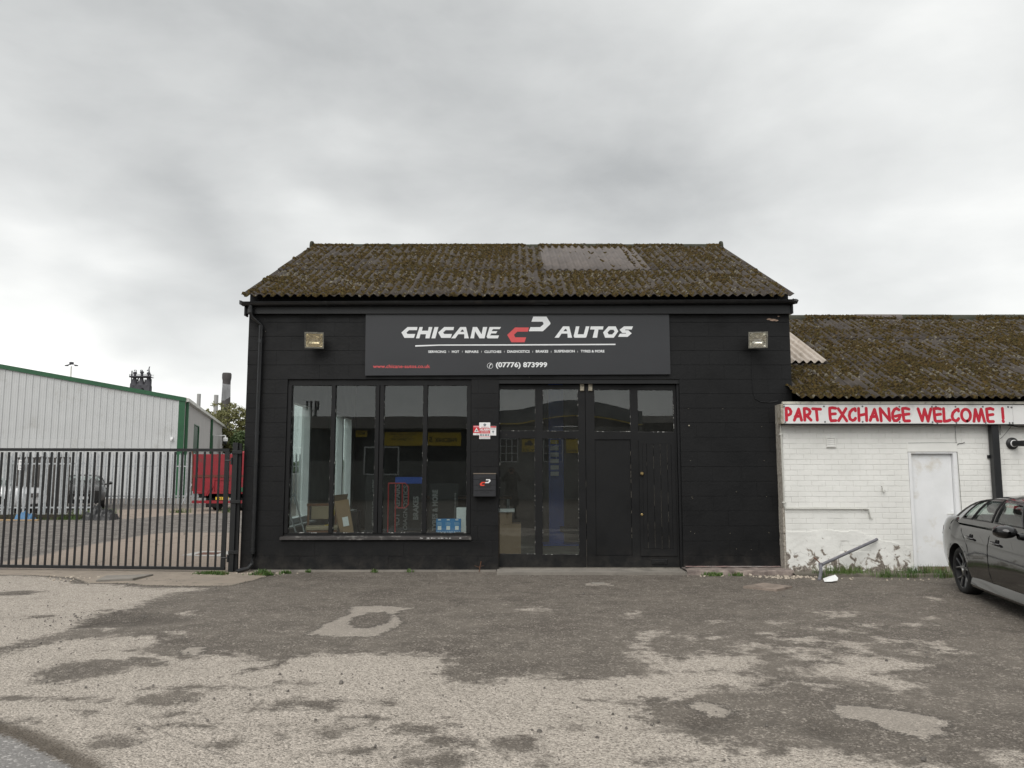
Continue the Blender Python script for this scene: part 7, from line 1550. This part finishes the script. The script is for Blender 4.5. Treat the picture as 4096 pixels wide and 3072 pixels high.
for x in [-5.3 + i * .95 for i in range(13)]: m_.box(x - .06, x + .06, -2.15, -2.05, 51.1, 52.6)
for x, z1 in ((-5.0, 54.7), (5.4, 52.8), (-4.4, 50), (5.8, 50), (2.4, 50), (-1.4, 50)): m_.box(x - .25, x + .25, -.2, .2, 28, z1)
for z in (42.5, 44.5, 46): m_.box(-1, 6.2, -.1, .1, z, z + .25)
for x0, z0, x1, z1 in ((-5, 42, -3, 47), (2.4, 47, 5.4, 50), (-2.5, 48.5, -1, 51), (-.5, 40, 2.5, 45), (3, 40, .5, 45), (1.5, 45, 3, 49.5)): m_.bar((x0, 0, z0), (x1, 0, z1), .5)
m_.build('gantry', M['furnace'], bf, local=True)
m_ = MB(); m_.tube([(4.3, 0, 51), (4.3, 0, 56.2), (4.6, 0, 57.0)], [.32, .28, .28], 8)
for cx in (-3.2, .2, 4.0): m_.tube([(cx + .7, 0, 53.6), (cx + .5, 0, 55.0), (cx - .3, 0, 55.1), (cx - .7, 0, 54.6)], .22, 6)
m_.build('vent_pipe', M['furnace'], bf, local=True)
def chimney(label, x, y, h, r0, r1, mat, crown, group='chimneys on the skyline'):
    t = thing('chimney', label, 'chimney', (x, y, 0), group); pr = [(r0, 0), (r1, h - 8), (r1, h - 5)]
    if crown: pr += [(r1 * 1.06, h - 4.5), (r1 * 1.15, h - 3.2), (r1 * 1.15, h - .6), (r1 * 1.05, h - .5), (r1 * 1.02, h), (r1 * .8, h)]
    else: pr += [(r1, h), (r1 * .8, h)]
    auto_smooth(MB().lathe(pr, 28, (0, 0, 0), 'Z').build('shaft', mat, t, local=True), 40); return t
chimney('broad dark brick chimney with flared crown rising above the tree', -186.6, 500, 63.3, 4.0, 2.55, M['chimney'], True)
chimney('slim pale chimney, the more distant one left of the tree', -171.6, 420, 41.9, 1.3, 1.02, M['chimney_pale'], False)
chimney('slim pale chimney, the one touching the left side of the tree crown', -162.1, 420, 41.3, 1.4, 1.15, M['chimney_pale'], False)
def smoke(name, label, pts, dens):
    m = bpy.data.materials.new(name); m.use_nodes = True; N = m.node_tree.nodes; L = m.node_tree.links; N.clear(); out = N.new('ShaderNodeOutputMaterial'); pv = N.new('ShaderNodeVolumePrincipled'); L.new(pv.outputs[0], out.inputs['Volume'])
    pv.inputs['Color'].default_value = (.80, .80, .80, 1); n = tnoise(N, L, .13, 4, .6, objco(N), .6); d = ramp(N, L, n, .36, (0, 0, 0), .74, (1, 1, 1)); L.new(mth(N, L, 'MULTIPLY', d, dens), pv.inputs['Density'])
    mb = MB(); rows_ = []
    for (x, z, r) in pts: rows_.append([(x + .0, 452 + r * .8 * math.cos(a), z + r * math.sin(a)) for a in [k_ * math.pi / 7 for k_ in range(15)]])
    mb.grid([[(pts[0][0] - .1, 452, pts[0][1])] * 15] + rows_ + [[(pts[-1][0] + .1, 452, pts[-1][1])] * 15])
    o = mb.build(name, m, None, smooth=True, label=label, cat='smoke', kind='stuff')
smoke('smoke_plume', 'thin grey smoke drifting between the chimneys and the furnace', [(-192, 40, 1), (-188, 42, 4), (-182, 45, 6), (-176, 47, 6), (-170, 46, 5), (-166, 47, 3.5), (-163.5, 46, .6)], .06)

# ------------------------------------------------------------------ trees
def make_tree(label, loc, H, cw, seed, mat, leaf_n, leaf=.11, trunk=.28, crown0=.3, group='trees behind the garage'):
    g = random.Random(seed); t = thing('broadleaf_tree', label, 'tree', (*loc, 0), group); tr_ = MB(); tips = []
    def limb(p, d, l, r, lv):
        pts = [p]; q = Vector(p); dd = Vector(d)
        for i in range(4):
            dd = (dd + Vector((g.uniform(-.25, .25), g.uniform(-.25, .25), g.uniform(-.05, .18)))).normalized(); q = q + dd * l / 4; pts.append(q.copy())
        tr_.tube(pts, [r * (1 - .16 * i) for i in range(5)], 7 if lv < 2 else 4, cap=False); tips.append((pts[2], lv)); tips.append((pts[4], lv))
        if lv < 3:
            for k_ in range(3 if lv else 5):
                b = pts[g.choice([2, 3, 4])]; a = g.uniform(0, 6.28); e = g.uniform(.25, .9); nd = Vector((math.cos(a) * math.cos(e), math.sin(a) * math.cos(e), math.sin(e))); limb(b, (dd * .35 + nd).normalized(), l * g.uniform(.5, .75), r * .5, lv + 1)
    limb(Vector((0, 0, 0)), Vector((g.uniform(-.05, .05), 0, 1)), H * .45, trunk, 0); auto_smooth(tr_.build('trunk', M['bark'], t, local=True), 60)
    gg = np.random.default_rng(seed); cl = []
    ncl = max(60, leaf_n // 55)
    for _ in range(ncl):
        a = gg.uniform(0, 6.283); sz_ = gg.uniform(-1, 1); e = math.asin(sz_); rr_ = gg.uniform(.15, 1) ** .45; b_ = 1 + .16 * mnoise.noise(Vector((math.cos(a) * 1.4, math.sin(a) * 1.4, sz_ * 1.6 + seed)))
        zc_ = H * (crown0 + (1 - crown0) * .5); cl.append((cw / 2 * rr_ * b_ * math.cos(a) * math.cos(e) * .9, cw / 2 * rr_ * b_ * math.sin(a) * math.cos(e) * .9, zc_ + H * (1 - crown0) * .46 * sz_ * rr_ * b_))
    cl += [tuple(p) for p, lv in tips if lv >= 2]
    C_ = np.array(cl); sel = gg.integers(0, len(C_), leaf_n); cs_ = gg.uniform(.4, 1.0, len(C_)) * cw * .085; dirs = gg.normal(size=(leaf_n, 3)); dirs /= np.linalg.norm(dirs, axis=1)[:, None] + 1e-9
    P = C_[sel] + dirs * (gg.uniform(.0, 1, leaf_n) ** .6 * cs_[sel])[:, None] * np.array([1.2, 1.2, .75])
    m = (P[:, 2] > H * crown0 * .7) & (P[:, 2] < H * 1.02); P = P[m]; n = len(P); u = gg.normal(size=(n, 3)); u /= np.linalg.norm(u, axis=1)[:, None]; w = np.cross(u, gg.normal(size=(n, 3))); w /= np.linalg.norm(w, axis=1)[:, None]; s_ = gg.uniform(.6, 1.3, n)[:, None] * leaf
    V = np.stack([P - u * s_, P + w * s_ * .5, P + u * s_, P - w * s_ * .5], 1).reshape(-1, 3); F = np.arange(n * 4).reshape(-1, 4)
    link_mesh(npmesh('crown', V, F, M[mat]), 'crown', t); return t
make_tree('olive coloured round tree in front of the big dark chimney', (-28.2, 76), 8.5, 6.2, 5, 'leaf', 17000, .12, .22, .30)
make_tree('greener lower tree between the olive tree and the black garage', (-23.6, 70), 6.0, 3.6, 9, 'leaf2', 9000, .11, .16, .15)
make_tree('bushy green tree partly hidden by the gate post', (-21.6, 64), 4.3, 3.4, 13, 'leaf2', 8000, .10, .12, .08)
make_tree('small dark tree far beyond the warehouse end', (-31.5, 92), 6.6, 4.0, 21, 'leaf', 6000, .13, .2, .15)
# distant low belt of woodland that closes the horizon
def woodland():
    g = np.random.default_rng(2); V = []; F = []; n = 26000
    a = g.uniform(-3.1416, 3.1416, n); rr_ = g.uniform(240, 300, n); X = np.sin(a) * rr_; Y = np.cos(a) * rr_
    top = np.array([4.0 + 2.2 * mnoise.noise(Vector((x * .02, y * .02, 1))) + 1.2 * mnoise.noise(Vector((x * .09, y * .09, 2))) for x, y in zip(X, Y)]); Z = g.uniform(0, 1, n) ** .7 * top
    P = np.stack([X, Y, Z], 1); u = g.normal(size=(n, 3)); u /= np.linalg.norm(u, axis=1)[:, None]; w = np.cross(u, g.normal(size=(n, 3))); w /= np.linalg.norm(w, axis=1)[:, None]; s_ = g.uniform(.6, 1.5, n)[:, None]
    V = np.stack([P - u * s_, P + w * s_ * .7, P + u * s_, P - w * s_ * .7], 1).reshape(-1, 3); link_mesh(npmesh('distant_woodland', V, np.arange(n * 4).reshape(-1, 4), M['leaf2']), 'distant_woodland', None, label='far belt of trees closing the horizon', cat='woodland', kind='stuff')
woodland()

# ------------------------------------------------------------------ across the road, behind the camera (mirrored in the glass)
YO = -15.85
OB = thing('opposite_workshop', 'long low workshop with yellow signs across the road, mirrored in the shop window', 'building', (-6, YO, 0))
MB().box(-26, -1.4, YO - .25, YO, 0, 2.1).build('lower_wall', M['opp_brick'], OB); MB().box(-26, -1.4, YO - .22, YO - .02, 2.1, 3.85).build('upper_wall', M['opp_dark'], OB)
MB().prism_x([(YO + .35, 3.80), (YO + .35, 3.88), (YO - 3.0, 4.75), (YO - 6.4, 3.88), (YO - 6.4, 3.80)], -26.2, -1.3).build('roof', M['opp_roof'], OB)
MB().box(-26, -1.4, YO - 6.2, YO - 6.0, 0, 3.8).box(-26, -25.8, YO - 6.0, YO - .26, 0, 3.8).build('rear_wall', M['opp_brick'], OB)
for x0, x1 in ((-8.15, -6.2), (-13.4, -11.5)):
    w_ = MB().box(x0, x1, YO + .001, YO + .05, 1.34, 1.42).box(x0, x1, YO + .001, YO + .05, 2.80, 2.88).box(x0, x0 + .08, YO + .001, YO + .05, 1.42, 2.80).box(x1 - .08, x1, YO + .001, YO + .05, 1.42, 2.80).box((x0 + x1) / 2 - .04, (x0 + x1) / 2 + .04, YO + .001, YO + .05, 1.42, 2.80).build('window', M['upvc'], OB)
    MB().box(x0 + .08, x1 - .08, YO + .001, YO + .02, 1.42, 2.80).build('pane', M['opp_dark'], w_)
def osign(label, x0, x1, z0, z1, words, bg='yellow', extra=None):
    t = thing('yellow_sign', label, 'sign', ((x0 + x1) / 2, YO, z0), 'yellow signs across the road'); yy = YO + .09
    MB().box(x0, x1, YO + .002, yy, z0, z1).build('sign_panel', M[bg], t); m_ = MB()
    for s_, a_, b_, c_, d_, bo in words: text_mb(m_, s_, a_, b_, c_, d_, yy + .003, bo, face=1)
    if extra: extra(m_, yy + .003)
    m_.build('lettering', M['black_print'], t)
osign('yellow sign reading PHEONIX 5 across the road', -4.62, -2.82, 2.93, 3.66, [('PHEONIX', -4.25, -3.05, 3.12, 3.36, .03), ('5', -4.55, -4.35, 3.10, 3.42, .03)])
osign('yellow sign with telephone number across the road', -7.0, -4.9, 2.93, 3.68, [('T. 01724 862 180', -6.65, -5.35, 3.22, 3.36, .02), ('SERVICING  MOT  REPAIRS', -6.75, -5.3, 3.52, 3.60, .01), ('All makes & models', -6.55, -5.5, 3.40, 3.48, .0)])
osign('small yellow sign at the left of the row across the road', -8.6, -7.98, 3.42, 3.78, [('MOT', -8.5, -8.1, 3.50, 3.68, .02)])
O2 = thing('curved_roof_unit', 'grey unit with curved eaves and yellow trim across the road, mirrored in the doors', 'building', (3, YO, 0))
MB().box(-1.0, 7.2, YO - .3, YO - .05, 0, 4.0).build('front_wall', M['opp_brick'], O2)
cv_ = [(-1.2 + i * .44, 4.08 + .45 * math.sin(math.pi * max(0, min(1, (i * .44 - 1.6) / 6.4)))) for i in range(20)]
MB().prism(cv_ + [(x, z + .95 - .05 * abs(x - 3)) for x, z in cv_[::-1]], YO + .2, YO + .4).build('curved_fascia', M['opp_grey'], O2)
MB().prism(cv_ + [(x, z + .06) for x, z in cv_[::-1]], YO + .41, YO + .46).build('yellow_trim', M['yellow'], O2)
MB().prism(cv_ + [(x, z + .95 - .05 * abs(x - 3)) for x, z in cv_[::-1]], YO - 9, YO + .19).build('roof_body', M['opp_dark'], O2)
for x0, x1 in ((-.67, .35), (1.72, 2.80), (4.4, 5.6)):
    w_ = MB().box(x0, x1, YO - .049, YO + .0, 2.03, 2.09).box(x0, x1, YO - .049, YO, 3.30, 3.36).build('window', M['upvc'], O2); MB().box(x0, x1, YO - .049, YO - .03, 2.09, 3.30).build('pane', M['opp_dark'], w_)
    for k_ in range(4): MB().box(x0 + (x1 - x0 - .05) * k_ / 3, x0 + (x1 - x0 - .05) * k_ / 3 + .05, YO - .029, YO, 2.09, 3.30).build('glazing_bar', M['upvc'], w_)
    for z in (2.5, 2.9): MB().box(x0, x1, YO - .028, YO - .001, z, z + .03).build('glazing_bar', M['upvc'], w_)
def carico(m_, y):
    m_.add([(x, y, z) for x, z in [(1.15, 2.95), (.72, 2.95), (.72, 3.1), (.82, 3.12), (.90, 3.22), (1.05, 3.22), (1.12, 3.1), (1.15, 3.1)]], [tuple(range(8))])
osign('square yellow sign with a car mark across the road', .56, 1.25, 2.60, 3.30, [('MOT REPAIRS', .62, 1.2, 2.66, 2.76, .02)], extra=carico)
osign('square yellow sign with the word SERVICE across the road', 2.98, 3.66, 2.54, 3.30, [('SERVICE', 3.04, 3.60, 2.60, 2.72, .02)])
O3 = thing('dark_shed', 'tall dark shed at the right across the road', 'building', (12, YO, 0)); MB().box(7.4, 30, YO - 12, YO, 0, 4.2).build('walls', M['opp_dark'], O3); MB().prism_x([(YO + .3, 4.2), (YO - 6, 5.0), (YO - 12.3, 4.2)], 7.3, 30.1).build('roof', M['opp_roof'], O3)
MS = thing('lattice_mast', 'tall lattice telecom mast far across the road, mirrored in the left window pane', 'mast', (-31.0, -93, 0)); m_ = MB()
for sx_, sy_ in ((-.5, -.5), (.5, -.5), (.5, .5), (-.5, .5)): m_.bar((sx_, sy_, 0), (sx_ * .8, sy_ * .8, 11.2), .14)
for z in range(0, 11): m_.bar((-.5, .5, z), (.5, .5, z + 1), .08).bar((.5, .5, z), (-.5, .5, z + 1), .08)
m_.build('lattice', M['furnace'], MS, local=True)
for x in (-.8, -.2, .5, .9): MB().box(x - .15, x + .15, .5, .7, 10.6, 12.0).build('antenna', M['furnace'], MS, local=True)
# ------------------------------------------------------------------ the photographer, mirrored in the left door pane
def person():
    t = thing('person', 'person in a long dark coat and brown trousers holding up a phone', 'person', (-.02, -.38, 0))
    J = {'pel': (0, 0, .95), 'wa': (0, 0, 1.10), 'ch': (0, .01, 1.35), 'nk': (0, .01, 1.50), 'hd': (0, .03, 1.60), 'tp': (0, .03, 1.74),
         'ls': (-.18, 0, 1.42), 'le': (-.29, .10, 1.30), 'lw': (-.10, .27, 1.62), 'rs': (.18, 0, 1.42), 're': (.29, .10, 1.30), 'rw': (.10, .27, 1.62),
         'lh': (-.10, 0, .90), 'lk': (-.12, .03, .50), 'la': (-.13, 0, .09), 'lf': (-.15, .17, .035), 'rh': (.10, 0, .90), 'rk': (.12, .03, .50), 'ra': (.13, 0, .09), 'rf': (.15, .17, .035)}
    def skin(name, keys, edges, rad, mat):
        me = bpy.data.meshes.new(name); me.from_pydata([J[k_] for k_ in keys], [(keys.index(a), keys.index(b)) for a, b in edges], []); o = bpy.data.objects.new(name, me); C.objects.link(o); o.parent = t
        mo = o.modifiers.new('s', 'SKIN'); o.modifiers.new('u', 'SUBSURF').levels = 2; sk_ = me.skin_vertices[0].data
        for i, k_ in enumerate(keys): r_ = rad[k_]; sk_[i].radius = (r_, r_) if not isinstance(r_, tuple) else r_
        sk_[0].use_root = True; me.materials.append(M[mat]); return o
    keys = list(J); rad = {'pel': (.15, .11), 'wa': (.14, .10), 'ch': (.17, .11), 'nk': .06, 'hd': (.085, .10), 'tp': (.065, .075), 'ls': .065, 'le': .050, 'lw': .032, 'rs': .065, 're': .050, 'rw': .032, 'lh': .095, 'lk': .065, 'la': .045, 'lf': .035, 'rh': .095, 'rk': .065, 'ra': .045, 'rf': .035}
    skin('body', keys, [('pel', 'wa'), ('wa', 'ch'), ('ch', 'nk'), ('nk', 'hd'), ('hd', 'tp'), ('ch', 'ls'), ('ls', 'le'), ('le', 'lw'), ('ch', 'rs'), ('rs', 're'), ('re', 'rw'), ('pel', 'lh'), ('lh', 'lk'), ('lk', 'la'), ('la', 'lf'), ('pel', 'rh'), ('rh', 'rk'), ('rk', 'ra'), ('ra', 'rf')], rad, 'trouser')
    m_ = MB(); P = []
    for z, a, b_ in ((.42, .26, .20), (.7, .24, .18), (.95, .21, .155), (1.1, .19, .14), (1.3, .215, .15), (1.42, .20, .13), (1.50, .09, .09)): P.append([(a * math.cos(k_ * .349), b_ * math.sin(k_ * .349) + .0, z) for k_ in range(19)])
    auto_smooth(m_.grid(P).build('coat', M['cloth_dark'], t, local=True), 60)
    for s_ in (-1, 1): auto_smooth(MB().tube([(s_ * .17, 0, 1.42), (s_ * .29, .10, 1.30), (s_ * .13, .24, 1.58)], [.085, .068, .050], 12).build('sleeve', M['cloth_dark'], t, local=True), 60)
    h_ = MB().lathe([(0, -.13), (.05, -.115), (.072, -.06), (.082, 0), (.080, .05), (.055, .10), (0, .115)], 18, (0, .045, 1.635), 'Z'); auto_smooth(h_.build('face', M['skin'], t, local=True), 60)
    auto_smooth(MB().lathe([(.088, -.02), (.092, .03), (.085, .08), (.05, .118), (0, .125)], 18, (0, .028, 1.648), 'Z').build('hair', M['black_print'], t, local=True), 60)
    for s_ in (-1, 1):
        hn = MB().cbox(s_ * .085 - .02, s_ * .085 + .02, .262, .30, 1.60, 1.68, .008)
        for k_ in range(4): hn.tube([(s_ * .085, .29, 1.665 - k_ * .021), (s_ * .070, .318, 1.668 - k_ * .021), (s_ * .045, .315, 1.670 - k_ * .021)], .008, 6)
        hn.build('hand', M['skin'], t, local=True)
    for s_ in (-1, 1): auto_smooth(MB().tube([(s_ * .13, -.06, .045), (s_ * .14, .06, .050), (s_ * .155, .20, .035)], [.045, .05, .03], 10).build('shoe', M['shoe'], t, local=True), 60)
    pt_ = thing('phone', 'black phone held up in both hands by the photographer', 'phone', (-.02, -.09, 1.60)); MB().cbox(-.085, .085, .005, .013, 0, .08, .002).build('phone_body', M['black_print'], pt_, local=True)
person()
